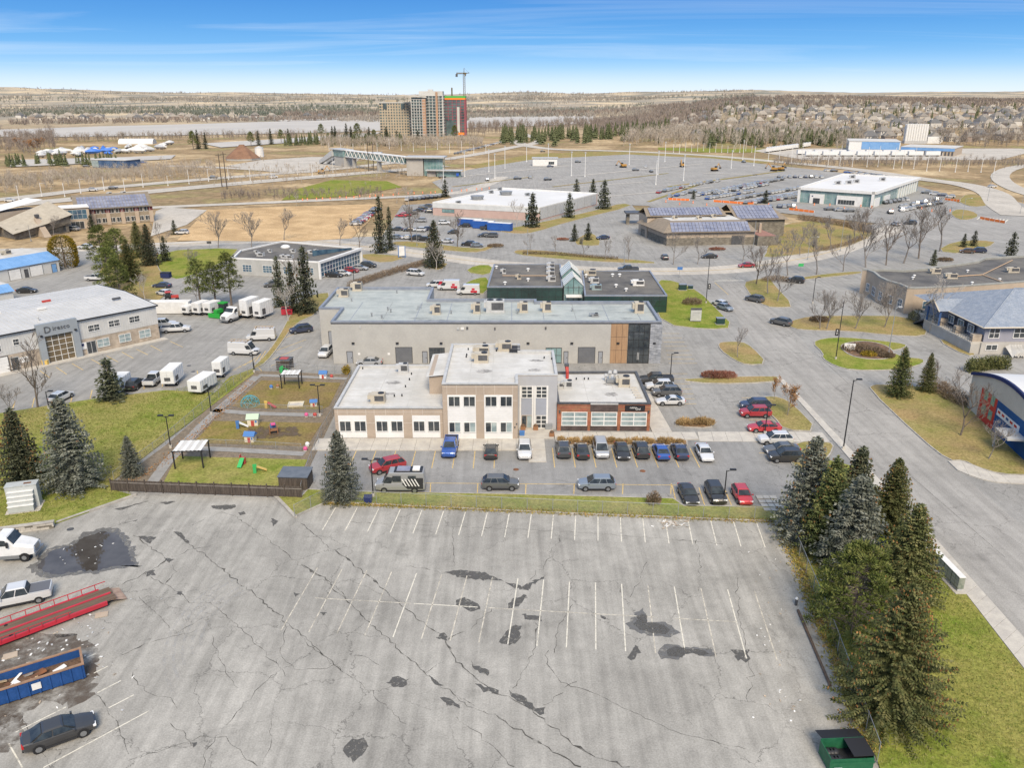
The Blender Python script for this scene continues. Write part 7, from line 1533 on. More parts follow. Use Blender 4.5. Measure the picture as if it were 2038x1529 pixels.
for kind, px, py, hd_, col, lb, cat in (('pickup',896,889,269,'blue','bright blue pickup parked nose out before the office','pickup'),('hatch',977,896,90,'black','black hatchback with pale roof bars, left of the white crossover','car'),('suv',1044,895,270,'white','white crossover with black roof beside the entrance walk','suv'),('suv',1121,893,90,'dark','charcoal suv, first right of the entrance walk','suv'),('sedan',1158,895,90,'black','black sedan, second right of the entrance walk','car'),('minivan',1196,892,270,'silver','silver minivan parked nose out before the cafe','minivan'),('sedan',1238,896,270,'black','black sedan nose out, just right of the silver minivan','car'),('suv',1276,894,90,'black','black suv, second right of the silver minivan','suv'),('sedan',1316,897,90,'blue','bright blue sedan, left of two blue cars','car'),('sedan',1353,896,90,'navy','dark blue sedan, right of two blue cars','car'),('sedan',1402,899,270,'white','white sedan at the right end of the front row','car'),
 ('suv',771,926,208,'red','red suv parked askew behind the grey camper van','suv'),('suv',996,961,0,'grey','dark grey suv in the roadside bays facing right','suv'),('suv',1187,962,180,'slate','pale blue grey suv in the roadside bays facing left','suv'),('sedan',1370,982,272,'black','black sedan, leftmost of three by the lamp post','car'),('suv',1424,981,271,'black','black suv beside the lamp post, middle of three','suv'),('hatch',1477,983,270,'brightred','bright red hatchback, rightmost of three by the lamp post','car')): pcar(kind, px, py, hd_, col, lb, cat, GF)
GS = 'cars in the east bays'
for kind, px, py, hd_, col, lb, cat in (('pickup',1306,755,180,'dark','dark pickup topmost beside the brick wing','pickup'),('suv',1313,767,181,'white','white suv beside the brick wing','suv'),('suv',1327,779,181,'grey','grey suv beside the brick wing','suv'),('coupe',1334,796,181,'white','white coupe beside the brick wing','car'),('suv',1503,805,180,'navy','dark blue suv behind the dark red one','suv'),('suv',1503,820,180,'red','dark red suv by the lawn corner','suv'),('sedan',1521,849,180,'brightred','bright red sedan beside the crossing walk','car'),('suv',1543,873,180,'white','white suv with roof rails below the crossing walk','suv'),('sedan',1556,892,180,'grey','grey sedan between the white and black suvs','car'),('suv',1564,907,180,'black','black suv partly hidden by the spruces','suv')): pcar(kind, px, py, hd_, col, lb, cat, GS)
for kind, px, py, hd_, col, lb, cat in (('suv',648,700,266,'white','white suv by the left corner of the grey building','suv'),('sedan',735,719,180,'silver','silver sedan behind the office left wing','car'),('suv',599,655,207,'navy','navy suv on the slope beside the grey building','suv'),('hatch',121,788,80,'white','white hatchback alone at the edge of the left car park','car'),('suv',268,764,92,'black','black suv between lone spruce and white pickup','suv'),('pickup',307,754,92,'white','white pickup with white cap beside the black suv','pickup'),('van',520,670,186,'white','white cargo van facing left with ladder rack, upper of two','van'),('van',486,698,352,'white','white cargo van facing right with ladder rack, lower of two','van'),('pickup',350,654,12,'white','white crew cab pickup at the corner of the metal roof building','pickup'),('pickup',322,645,12,'white','white pickup with cap behind the crew cab pickup','pickup'),
 ('sedan',665,546,350,'black','black sedan beside the glass front, first of five','car'),('hatch',683,543,350,'white','white car beside the glass front, second of five','car'),('hatch',699,537,350,'red','red car beside the glass front, third of five','car'),('sedan',716,532,350,'silver','silver car beside the glass front, fourth of five','car'),('suv',733,527,350,'dark','dark suv beside the glass front, last of five','suv'),('suv',543,565,200,'grey','grey suv under the ragged spruce','suv'),('minivan',827,543,340,'white','white minivan by the long brown hedge','minivan'),('minivan',868,566,180,'white','white van with red graphics, leftmost behind the grey building','van'),('van',893,571,180,'white','tall white van with red graphics, middle behind the grey building','van'),('van',932,580,180,'white','tall white van with red graphics, nearest the mirror glass building','van'),
 ('suv',170,491,170,'white','white suv on the street before the slanted roof hall','suv'),('pickup',192,553,0,'white','white pickup by the gravel yard and pines','pickup'),('sedan',53,577,5,'black','black sedan beside the blue roofed annex','car'),('hatch',1433,603,120,'white','white car parked at the kerb, front of two','car'),('hatch',1443,611,300,'slate','grey car parked at the kerb, rear of two','car'),('suv',1502,594,130,'grey','dark grey suv on the right side of the road, upper','suv'),('suv',1554,640,132,'grey','grey suv on the right side of the road, lower','suv'),('sedan',1486,527,185,'red','red sedan driving on the main street','car'),('suv',1583,557,150,'black','black suv in the car park of the curved building','suv'),('sedan',1412,509,180,'black','black sedan before the stone community building','car'),('hatch',1323,511,90,'grey','grey hatchback before the stone community building','car'),('pickup',1250,536,180,'dark','dark pickup driving behind the mirror glass building','pickup'),('sedan',1200,472,200,'navy','navy sedan in the community car park','car'),('suv',1947,498,160,'navy','navy suv at the junction corner','suv'),('hatch',1925,499,160,'brown','brown hatchback at the junction corner','car'),('suv',362,462,185,'white','white suv by the paved yard beside the field','suv'),('suv',1812,443,150,'dark','dark suv approaching the roundabout','suv'),('hatch',1783,445,100,'white','white hatchback at the roundabout entry','car'),('suv',145,455,170,'silver','silver suv by the slanted roof hall','suv'),('sedan',322,567,175,'navy','navy sedan behind the pines','car'),('hatch',326,582,150,'white','white hatchback behind the pines','car')):
 r = pcar(kind, px, py, hd_, col, lb, cat)
 if 'graphics' in lb: b = MB(); y = KIND[kind][1]/2; [b.box(-2.2,-.6,s*y-.03,s*y+.03,.6,1.15) for s in (-1,1)]; b.box(-1.6,-.9,-y*.93-.02,y*.93+.02,1.15,1.7); b.build('red_graphic', TRED2, r)
CARPK = [(798,428,'brightred'),(808,427,'red'),(822,423,'grey'),(832,418,'dark'),(837,438,'silver'),(842,413,'dark'),(815,456,'black'),(835,457,'white'),(848,455,'navy'),(812,472,'white'),(827,473,'dark'),(842,475,'black'),(787,471,'slate'),(884,443,'white'),(902,461,'dark'),(889,479,'white'),(932,485,'black'),(949,487,'slate'),(964,467,'dark'),(978,468,'grey'),(925,448,'black'),(856,420,'dark'),(866,416,'navy'),(850,409,'grey'),(790,455,'dark')]
for k, (px, py, col) in enumerate(CARPK): pcar(('sedan','suv','hatch')[k%3], px, py, (175,5,190,170)[k%4], col, f'{col} car in the warehouse car park, {ordn(k)} counting from its upper left', 'car', 'cars in the warehouse car park')
pcar('pickup', 971, 453, 20, 'dark', 'dark pickup by the blue containers of the warehouse', 'pickup')
# ---- small cars far away
def farcar(h=1.45, L=4.6):
 b = MB(); b.prism([(-L/2,-.9),(L/2,-.9),(L/2,.9),(-L/2,.9)], .28, .92, 0); o = len(b.v); z1 = h
 b.add([(1.0,-.82,.92),(-L/2+.25,-.82,.92),(-L/2+.25,.82,.92),(1.0,.82,.92),(.3,-.66,z1),(-L/2+.7,-.66,z1),(-L/2+.7,.66,z1),(.3,.66,z1)], [(0,1,5,4),(1,2,6,5),(2,3,7,6),(3,0,4,7)], 1); b.add([(.3,-.66,z1),(-L/2+.7,-.66,z1),(-L/2+.7,.66,z1),(.3,.66,z1)], [(3,2,1,0)], 0)
 for x in (1.4,-1.4):
  for s in (-.92,.92): b.tube((x,s-.1,.33),(x,s+.1,.33),.33,n=8,m=2)
 return b.mesh('parked_car', [PAINT, GLASS_F, TYRE])
GLASS_F = mat('far_car_glass', (.2,.21,.22), rough=.1, spec=.9)
FC = [farcar(), farcar(1.7), farcar(1.5,4.2)]; rc = random.Random(5)
def fcar(px, py, hd_, col, label, group, z=.1):
 X, Y = G(px, py, .6); o = link('parked_car', FC[rc.randrange(3)]); o.location = (X, Y, z); o.rotation_euler = (0,0,R(hd_)); o.color = (*C_[col], 1); return tag(o, label, 'car', group)
def rowcars(a, c, n, hd_, cols, where, group):
 for k in range(n):
  t = (k+.5)/n; col = cols[rc.randrange(len(cols))]
  if rc.random() < .06: continue
  fcar(a[0]+(c[0]-a[0])*t, a[1]+(c[1]-a[1])*t, hd_+rc.uniform(-3,3), col, f'{col} car, {ordn(k)} from the left in the {where}', group)
WS = ['white']*9+['silver']*4+['grey']*2+['dark','black','navy','blue','red']; DK = ['dark','black','navy','grey','silver','white','white','slate']; GD = 'cars for sale at the dealership'
for a, c, n, hd_, cs_, wh_ in (((1308,383),(1362,371),9,65,WS,'leftmost dealership row'),((1372,369),(1432,359),9,65,WS,'second dealership row'),((1388,388),(1505,367),17,65,WS,'long middle dealership row'),((1438,378),(1520,362),12,65,WS,'upper middle dealership row'),((1455,397),(1592,374),19,65,WS,'lower middle dealership row'),((1500,403),(1590,390),12,65,WS,'row left of the showroom'),((1510,412),(1592,410),9,80,DK,'row along the verge left of the showroom'),((1470,372),(1560,356),13,65,WS,'upper row behind the showroom cars'),((1405,395),(1500,380),14,65,WS,'row between the two middle rows'),((1480,405),(1595,384),14,65,WS,'second row left of the showroom'),((1330,392),(1385,380),8,65,WS,'front left dealership row'),((1520,398),(1596,383),10,65,WS,'third row left of the showroom'),((1420,386),(1530,366),15,65,WS,'crowded inner dealership row'),((1545,352),(1640,352),9,80,WS,'rear dealership row'),((1790,412),(1868,396),10,75,WS,'inner curved row right of the showroom'),((1640,338),(1760,350),9,10,WS,'line of cars behind the showroom'),((1768,423),(1882,401),15,75,DK+['white']*3,'curved row right of the showroom'),((1755,404),(1805,396),6,100,DK,'short row beside the showroom'),((1640,415),(1700,420),3,180,DK,'kerb before the showroom'),((1835,382),(1900,392),4,150,DK,'yard behind the showroom')): rowcars(a, c, n, hd_, cs_, wh_, GD)
rowcars((706,447),(750,415), 11, 5, DK+['white','red'], 'row along the dry field', 'cars along the dry field'); rowcars((808,397),(880,390), 9, 80, DK, 'row behind the leafless tree', 'cars behind the warehouse'); rowcars((872,405),(790,412), 0, 80, DK, '', '')
rowcars((905,306),(1000,282), 16, 20, WS+DK, 'queue on the ramp before the towers', 'cars queuing on the ramp'); rowcars((1000,282),(1018,268), 6, 60, WS+DK, 'queue climbing past the towers', 'cars queuing on the ramp')
for k, (px, py, col) in enumerate(((880,352,'dark'),(895,349,'grey'),(970,358,'dark'),(1055,353,'silver'),(1030,355,'dark'),(1095,331,'navy'),(1090,357,'black'),(1150,322,'dark'),(1265,338,'grey'),(1296,341,'dark'),(1285,332,'white'),(1480,322,'dark'))): fcar(px, py, rc.choice((0,10,80,95)), col, f'{col} car in the station car park, {ordn(k)} from the left', 'cars in the station car park')
for k, (px, py, col) in enumerate(((185,378,'white'),(225,374,'grey'),(20,399,'white'),(240,322,'dark'),(285,323,'blue'),(172,331,'dark'),(425,353,'grey'),(545,352,'white'),(1975,371,'white'),(1080,301,'dark'))): fcar(px, py, 12, col, f'{col} vehicle on the far roads, {ordn(k)} counting from the left side', 'vehicles on the far roads', .15)
# ---- lorries, trailers, machines
def wheelset(r, pts, rad=.45, w=.3):
 for x, y in pts: t = MB(); t.tube((x,y-w/2,rad),(x,y+w/2,rad),rad,n=12); wo = t.build('wheel', TYRE, r); t = MB(); t.tube((x,y-w/2-.01,rad),(x,y+w/2+.01,rad),rad*.5,n=8); t.build('rim', RIM, wo)
VW = mat('truck_white', (.70,.70,.69), (.62,.62,.61), scale=1.2, rough=.35, fine=.04)
def ribbox(b, x0, x1, y0, y1, z0, z1, step=.6, m=0):
 b.box(x0,x1,y0,y1,z0,z1,m); k = x0+step/2
 while k < x1: b.box(k-.04,k+.04,y0-.03,y0,z0+.05,z1-.05,m); b.box(k-.04,k+.04,y1,y1+.03,z0+.05,z1-.05,m); k += step
def trailer(px, py, hd_, L, W, h, label, m=VW, z0=.75, wheels=True, cat='trailer', rib=.8, name='box_trailer'):
 X, Y = G(px, py, h*.5); r = thing(name, label, cat, (X,Y,0), R(hd_)); b = MB(); ribbox(b, -L/2, L/2, -W/2, W/2, z0, h, rib); b.build('box', m, r)
 b = MB(); b.box(-L/2+.06,L/2-.06,-W/2+.06,W/2-.06,h,h+.05); b.build('roof', WHITE, r); b = MB(); b.box(-L/2-.05,-L/2,-W/2+.1,-.03,z0+.1,h-.1); b.box(-L/2-.05,-L/2,.03,W/2-.1,z0+.1,h-.1); b.build('door', m, r)
 if name == 'box_trailer': MB().box(-L*.36,-L*.1,-W/2-.05,-W/2-.031,z0+.3,h*.62).build('louvre', DGREY, r); MB().box(-L*.3,L*.25,W/2+.031,W/2+.05,z0+.3,h*.6).build('louvre', MGREY, r); MB().box(-L/2-.07,-L/2-.051,-.5,.5,z0+.5,z0+1.1).build('louvre', DGREY, r)
 if wheels: wheelset(r, [(-L*.2,-W/2+.2),(-L*.2,W/2-.2)], .38); b = MB(); b.tube((L/2,0,.6),(L/2+1.1,0,.55),.06,n=4); b.build('drawbar', DGREY, r)
 return r
trailer(343,747,92,4.6,2.2,3.0,'tall white box trailer in the middle of the left car park'); trailer(403,764,80,5.0,2.3,2.6,'white enclosed trailer standing on the grass edge'); trailer(440,732,85,3.4,1.6,3.1,'narrow white generator trailer by the fence corner'); trailer(236,765,92,5.0,2.1,2.7,'white box van half hidden by the lone spruce')
trailer(339,611,2,9.0,2.5,2.7,'long white shipping container behind the metal roof building',m=VW,z0=.15,wheels=False,cat='container',rib=.45,name='shipping_container')
for k, (px, py, L, h, lb) in enumerate(((375,617,2.6,2.2,'smallest white generator trailer beside the container'),(400,613,3.6,2.9,'white generator trailer, left of the green tractor pair'),(422,613,3.6,2.9,'white generator trailer next to the green tractor'),(497,612,4.4,4.2,'tallest white trailer right of the white truck'),(523,615,4.4,3.8,'tall white trailer at the right end of the row'))): trailer(px, py, 70, L, 2.0, h, lb)
CBLUE = mat('container_blue', (.025,.09,.33), (.03,.11,.38), scale=.8, rough=.5)
for px, py, L, lb in ((936,443,9.5,'blue shipping container before the warehouse, leftmost of three'),(963,447,8,'blue shipping container before the warehouse, middle of three'),(995,451,9,'blue shipping container before the warehouse, rightmost of three')): trailer(px, py, math.degrees(fw_.a), L, 2.5, 2.8, lb, m=CBLUE, z0=.15, wheels=False, cat='container', rib=.5, name='shipping_container')
def semi(px, py, hd_, label, flat=True, z=1.2):
 X, Y = G(px, py, z); r = thing('truck', label, 'truck', (X,Y,0), R(hd_)); b = MB()
 b.loft([[(x,-w,zl),(x,-w,zm),(x,-w*.8,zh),(x,w*.8,zh),(x,w,zm),(x,w,zl)] for x, w, zl, zm, zh in ((-.1,1.15,.7,2.9,3.0),(.9,1.15,.7,2.6,2.95),(1.5,1.12,.7,1.9,2.1),(2.6,.98,.7,1.6,1.85),(3.25,.85,.75,1.4,1.6))][::-1]); b.build('cab', VW, r)
 b = MB(); b.add([(.98,-1.0,2.85),(.98,1.0,2.85),(1.52,1.02,2.1),(1.52,-1.02,2.1)], [(0,3,2,1)]); b.build('windshield', CGLASS, r)
 for s in (-1, 1): t = MB(); t.add([(0,s*1.165,2.0),(.85,s*1.165,2.0),(.8,s*1.165,2.65),(0,s*1.165,2.75)], [(0,1,2,3)]); t.build('side_window', CGLASS, r); t = MB(); t.box(3.0,3.28,s*.7-.15,s*.7+.15,1.15,1.4); t.build('headlight', LAMP, r); t = MB(); t.box(.9,1.1,s*1.35-.08,s*1.35+.08,1.9,2.5); t.build('mirror', BLACK, r)
 MB().box(3.2,3.3,-.5,.5,.9,1.5).build('grille', RIM, r); MB().box(3.2,3.45,-1.15,1.15,.45,.8).build('bumper', RIM, r); MB().box(-5,3.0,-.5,.5,.6,.95).build('chassis', TRIM, r)
 for s in (-1, 1): MB().box(.0,1.9,s*1.1-.15,s*1.1+.15,.5,.85).build('fuel_tank', RIM, r)
 wheelset(r, [(2.3,-1),(2.3,1),(-2.6,-1),(-2.6,1),(-3.8,-1),(-3.8,1)], .5, .32)
 if flat: MB().box(-5.2,-.3,-1.2,1.2,1.0,1.2).build('deck', BRN, r)
 return r
semi(465,626,248,'white conventional truck tractor between the tractor and tall trailers')
semi(8,1091,8,'white conventional truck cut off by the left edge')
GRNT = mat('tractor_green', (.03,.33,.05), rough=.4)
X, Y = G(440,620,1); tr = thing('tractor', 'bright green tractor with front blade between trailers and truck', 'tractor', (X,Y,0), R(250)); MB().box(-.2,1.9,-.45,.45,.9,1.7).build('hood', GRNT, tr); MB().box(-1.6,-.2,-.75,.75,1.0,2.7).build('cab', CGLASS, tr); MB().box(-1.7,-.1,-.85,.85,2.7,2.9).build('cab_roof', GRNT, tr); MB().box(2.2,2.5,-1.5,1.5,.15,1.1).build('blade', GRNT, tr); wheelset(tr, [(-1,-.95),(-1,.95)], .85, .4); wheelset(tr, [(1.5,-.8),(1.5,.8)], .5, .3)
X, Y = G(342,591,1); tr = thing('tractor', 'small red tractor behind the shipping container', 'tractor', (X,Y,0), R(20)); MB().box(-.2,1.5,-.4,.4,.8,1.4).build('hood', REDP, tr); MB().box(-1.3,-.2,-.65,.65,.9,2.2).build('cab', CGLASS, tr); MB().box(-1.4,-.1,-.75,.75,2.2,2.35).build('cab_roof', REDP, tr); wheelset(tr, [(-.9,-.8),(-.9,.8)], .7, .35); wheelset(tr, [(1.1,-.7),(1.1,.7)], .4, .25)
# ladder racks
for (px, py, hd_, nm) in ((520,670,186,'upper'),(486,698,352,'lower')):
 X, Y = G(px, py, .7); r = thing('ladder_rack', f'timber ladders on the rack of the {nm} white cargo van', 'ladder', (X,Y,2.52), R(hd_))
 for s in (-.5,.5): MB().box(-2.6,1.2,s-.05,s+.05,.12,.2).build('rail', mat('timber', (.48,.36,.22), (.40,.30,.18), scale=2), r)
 for k in range(6): MB().box(-2.4+k*.65,-2.34+k*.65,-.5,.5,.13,.18).build('rung', MATS['timber'], r)
 for x in (-2,.8): MB().box(x-.04,x+.04,-.9,.9,0,.1).build('bar', DGREY, r)
# grey camper van with pale stripes
X, Y = G(797,957,1.2); cv_ = car('van', (X,Y), 180, (.34,.345,.345), 'grey camper van with white slash stripes and roof gear', 'van', scale=1.08)
MB().box(-2.6,.6,-.75,.75,2.5,2.58).build('roof_rack', BLACK, cv_); MB().box(-1.2,.3,-.6,.6,2.58,2.68).build('solar_panel', SOLAR, cv_); MB().box(-2.3,-1.5,-.5,.5,2.58,2.75).build('roof_vent', WHITE, cv_)
for s in (-1, 1):
 b = MB(); b.add([(-2.7,s*1.035,.55),(-.9,s*1.035,.55),(-.3,s*1.035,1.2),(-1.1,s*1.0,1.9),(-2.7,s*1.0,1.9)], [(0,1,2,3,4)]); b.build('dark_graphic', TRIM, cv_)
 for k in range(5): b = MB(); x = -2.3+k*.36; b.add([(x,s*1.045,.9),(x+.14,s*1.045,.9),(x+.62,s*1.02,1.8),(x+.48,s*1.02,1.8)], [(0,1,2,3)]); b.build('white_stripe', WHITE, cv_)
 b = MB(); b.box(-1.9,-1.0,s*.98-.05,s*.98+.02,1.65,2.15); b.build('side_window', CGLASS, cv_); b = MB(); b.box(-.2,.75,s*.98-.05,s*.98+.02,1.45,2.15); b.build('side_window', CGLASS, cv_)
# foreground left: white pickup, black sedan
X, Y = G(36,1183,.9); wp = car('pickup', (X,Y), 203, 'white', 'white crew cab pickup with grey bed cover, by the red trailer', 'pickup'); MB().box(-2.78,-1.05,-.88,.88,1.23,1.27).build('bed_cover', mat('bed_cover', (.12,.125,.14), rough=.7), wp)
X, Y = G(118,1456,.6); car('sedan', (X,Y), 33, (.03,.031,.035), 'black sedan in the near lot at the bottom left', 'car', scale=1.06)
# red tilt-deck trailer and dumpsters
TIMB = mat('oily_planks', (.11,.075,.055), (.16,.11,.075), scale=1.6, rough=.9, coord='obj', stretch=(.3,3,1))
pA, pB = G(-60,1313), G(250,1196); f_ = Frame(pA, pB); rt = thing('tilt_deck_trailer', 'red steel roll-off trailer with dark plank deck', 'trailer', pA, f_.a); Lr = f_.len
for s in (.0, 2.6): b = MB(); b.box(0,Lr-1.6,s-.11,s+.11,.30,.68); b.build('side_beam', TRED2, rt)
MB().box(0,Lr-.9,1.18,1.42,.60,.70).build('centre_rail', TRED2, rt)
for k in range(4): y0 = .13+k*.54+(.22 if k > 1 else 0); MB().box(0,Lr-.7,y0,y0+.5,.52,.64).build('plank', TIMB, rt)
b = MB(); b.add([(Lr-1.2,.05,.62),(Lr+.2,.05,.1),(Lr+.2,2.55,.1),(Lr-1.2,2.55,.62)], [(0,1,2,3)]); b.build('ramp_plate', mat('rust_plate', (.30,.20,.15), (.42,.30,.22), scale=1.5, rough=.7), rt)
for k in range(8): MB().box(k*1.1+.2,k*1.1+.27,-.16,-.11,.55,1.05).build('stake', TRED2, rt)
MB().box(0,8.2,-.16,-.11,1.0,1.06).build('hand_rail', TRED2, rt); MB().box(0,12,2.65,2.7,1.2,1.27).build('hand_rail', TRED2, rt)
for k in range(10): MB().box(k*1.2+.2,k*1.2+.27,2.64,2.7,.6,1.25).build('stake', TRED2, rt)
wheelset(rt, [(2,.35),(2,2.25),(3.3,.35),(3.3,2.25)], .34, .3)
pA, pB = G(-12,1412), G(172,1352); f_ = Frame(pA, pB); db = thing('roll_off_dumpster', 'blue open roll-off dumpster full of debris at lower left', 'dumpster', pA, f_.a); Ld = f_.len; DBL = mat('dumpster_blue', (.012,.06,.20), (.02,.075,.24), scale=1.2, rough=.6, fine=.15)
for nm, (x0, x1, y0, y1) in (('front_wall',(0,Ld,0,.1)),('rear_wall',(0,Ld,2.3,2.4)),('end_wall',(0,.1,.1,2.3)),('end_wall',(Ld-.1,Ld,.1,2.3))): MB().box(x0,x1,y0,y1,.15,1.5).build(nm, DBL, db)
for k in range(9): q = .25+k*(Ld-.5)/8; MB().box(q-.07,q+.07,-.08,0,.15,1.45).build('rib', DBL, db)
for (x0, x1, y0, y1) in ((-.06,Ld+.06,-.1,.12),(-.06,Ld+.06,2.28,2.48),(-.06,.12,.12,2.28),(Ld-.12,Ld+.06,.12,2.28)): MB().box(x0,x1,y0,y1,1.5,1.6).build('top_rim', mat('rusty_rim', (.34,.20,.12), (.24,.16,.11), scale=2), db)
MB().box(.1,Ld-.1,.1,2.3,.2,.75).build('debris', mat('debris', (.17,.10,.06), (.10,.065,.045), scale=2, rough=1, fine=.4, fscale=5), db); wheelset(db, [(.8,.3),(Ld-.8,.3)], .15, .2); MB().box(Ld*.42,Ld*.52,-.12,-.09,.6,1.2).build('notice', WHITE, db)
rr = random.Random(8)
for k in range(16): b = MB(); b.cbox((rr.uniform(.5,Ld-.6),rr.uniform(.4,2.0),.8+rr.uniform(0,.35)),(rr.uniform(.3,1.5),rr.uniform(.15,.5),.04),rr.uniform(0,3),0,rr.uniform(-.4,.4),rr.uniform(-.4,.4)); b.build('scrap', rr.choice((WHITE,RUST,MATS['timber'],RUST,BARKG)), db)
pA = G(1649,1540); pB = G(1736,1536); f_ = Frame(pA, pB); gd = thing('green_dumpster', 'green front-load dumpster with open black lid and bags', 'dumpster', pA, f_.a); Lg = f_.len; GRND = mat('dumpster_green', (.012,.095,.045), (.02,.12,.055), scale=1.4, rough=.55, fine=.12)
for nm, (x0, x1, y0, y1, z1) in (('front_wall',(0,Lg,0,.06,1.2)),('rear_wall',(0,Lg,1.74,1.8,1.45)),('end_wall',(0,.06,.06,1.74,1.3)),('end_wall',(Lg-.06,Lg,.06,1.74,1.3))): MB().box(x0,x1,y0,y1,.12,z1).build(nm, GRND, gd)
MB().box(.06,Lg-.06,.06,1.74,.12,.5).build('floor', BLACK, gd); MB().box(-.05,Lg+.05,-.06,0,.8,.95).build('fork_pocket', GRND, gd); b = MB(); b.add([(0.1,1.8,1.45),(Lg,1.8,1.45),(Lg,3.0,1.1),(.1,3.0,1.1)], [(0,1,2,3)]); b.build('lid', BLACK, gd); b = MB(); b.box(Lg*.52,Lg,.0,1.75,1.42,1.46); b.build('lid', BLACK, gd); MB().box(.3,.9,-.08,-.06,.3,.55).build('notice', GLASS_P, gd)
for k in range(6): b = MB(); b.ball((.4+.25*(k%3)*Lg*.3,.5+.7*(k//3),.75),.38,nu=9,nv=6,sq=(1,1,.7)); o = b.build('rubbish_bag', BLACK, gd, smooth=True)
X, Y = G(572,626); rd = thing('red_dumpster', 'small red dumpster on the concrete pad by the slope', 'dumpster', (X,Y,.02), R(8)); [MB().box(*q).build('wall', TRED2, rd) for q in ((-1.2,1.2,-.7,-.62,.1,1.4),(-1.2,1.2,.62,.7,.1,1.6),(-1.2,-1.12,-.62,.62,.1,1.5),(1.12,1.2,-.62,.62,.1,1.5))]; MB().box(-1.15,1.15,-.6,.6,1.4,1.48).build('lid', BLACK, rd)
X, Y = G(331,553); rd = thing('dark_dumpster', 'dark blue dumpster at the edge of the wide lawn', 'dumpster', (X,Y,.02), R(-5)); MB().box(-1.2,1.2,-.8,.8,.1,1.4).build('body', MATS['navy'], rd); MB().box(-1.25,1.25,-.85,.85,1.4,1.5).build('lid', BLACK, rd)
# trailers standing in the depot yard
for k in range(34):
 t = k/33; px = (1528+t*160) if k < 18 else (1600+(k-18)*17); py = (303-t*22) if k < 18 else 308+(k%2)*3
 X, Y = G(px, py); o = link('parked_trailer', FTR) if k else None
 if o is None: b = MB(); b.prism([(-6,-1.25),(6,-1.25),(6,1.25),(-6,1.25)], .9, 4.0, 0); [b.tube((x,-1.2,.5),(x,1.2,.5),.5,n=8,m=1) for x in (-4.5,-3.3,4.5)]; b.box(-4,4,-.4,.4,.6,.9,1); FTR = b.mesh('parked_trailer', [VW, TYRE]); o = link('parked_trailer', FTR)
 o.location = (X,Y,.05); o.rotation_euler = (0,0,R(70 if k < 18 else 4)); tag(o, f'white trailer, {ordn(k if k < 18 else k-18)} from the left in the {"left" if k < 18 else "front"} row of the depot yard', 'trailer', 'trailers in the depot yard')
EXY = mat('machine_yellow', (.50,.27,.06), (.40,.22,.06), scale=1, rough=.5)
def excavator(px, py, hd_, label):
 X, Y = G(px, py, .8); r = thing('excavator', label, 'excavator', (X,Y,.1), R(hd_))
 for s in (-1.1, 1.1): MB().box(-2.0,2.0,s-.35,s+.35,0,.9).build('track', TYRE, r)
 MB().box(-2.2,1.3,-1.2,1.2,1.0,2.2).build('body', EXY, r); MB().box(-.2,1.3,-1.2,-.2,2.2,3.2).build('cab', CGLASS, r)
 b = MB(); b.tube((1.2,.3,1.8),(3.6,.3,4.6),.28,n=5); b.build('boom', EXY, r); b = MB(); b.tube((3.6,.3,4.6),(5.2,.3,2.2),.22,n=5); b.build('arm', EXY, r); MB().box(4.7,5.6,-.3,.9,1.2,2.2).build('bucket', DGREY, r); return r
for px, py, hd_, lb in ((640,343,10,'orange excavator on the highway shoulder left of the footbridge'),(1240,331,200,'yellow excavator in the station car park, leftmost'),(1422,338,30,'yellow excavator in the station car park, middle'),(1540,338,150,'yellow excavator in the station car park, second from right'),(1555,337,40,'yellow excavator in the station car park, rightmost'),(1358,330,90,'small digger by the ring road')): excavator(px, py, hd_, lb)
# ================================================================ markings, cracks, patches
def wornmat(name, col, lo=.42, hi=.60, sc=2.2, amin=0.0, amax=1.0, rough=.8, spec=.3):
 m = mat(name, col, rough=rough, spec=spec, fine=.12); N, L, b = nodes(m); g = N.new('ShaderNodeNewGeometry'); n = N.new('ShaderNodeTexNoise'); n.inputs['Scale'].default_value = sc; n.inputs['Detail'].default_value = 5; n.inputs['Roughness'].default_value = .7; L.new(g.outputs['Position'], n.inputs['Vector'])
 r = N.new('ShaderNodeMapRange'); r.inputs[1].default_value = lo; r.inputs[2].default_value = hi; r.inputs[3].default_value = amin; r.inputs[4].default_value = amax; L.new(n.outputs[0], r.inputs[0]); L.new(r.outputs[0], b.inputs['Alpha']); return m
P_W = wornmat('worn_white_paint', (.66,.62,.52), .30, .50, 2.0, .25, 1); P_F = wornmat('faded_white_paint', (.62,.57,.47), .36, .58, 1.4, .15, .95); P_Y = wornmat('worn_yellow_paint', (.62,.44,.17), .28, .50, 2.0, .3, 1); TAR = wornmat('tar_crack', (.07,.066,.056), .36, .60, .9, .05, .8); PATCH = wornmat('bare_patch', (.095,.092,.086), .36, .52, 2.4, .12, .95, .75); WET = wornmat('wet_asphalt', (.14,.134,.124), .34, .54, 1.2, .1, .95, .4, .5); DIRT = wornmat('ground_dirt', (.11,.085,.065), .38, .58, .35, 0, .75); TYRES = wornmat('tyre_scuff', (.45,.44,.42), .40, .64, .9, 0, .5)
def line(p, q, w=.11, z=.012, m=P_W, parent=lot, name='parking_line'):
 p, q = Vector(p), Vector(q); d = (q-p).normalized(); n = Vector((-d.y, d.x))*w/2; b = MB(); b.poly([(*(p-n),z),(*(q-n),z),(*(q+n),z),(*(p+n),z)]); return b.build(name, m, parent)
a0, a1, b0, b1 = Vector((-20.9,84.8)), Vector((25.4,81.4)), Vector((-21.3,79.5)), Vector((24.8,76.0))
for k in range(20): t = k/18; line(a0+(a1-a0)*t, b0+(b1-b0)*t)
m0, m1 = Vector((-19.2,66.5)), Vector((21.1,62.7)); dm = (m1-m0).normalized(); nm_ = Vector((-dm.y, dm.x))
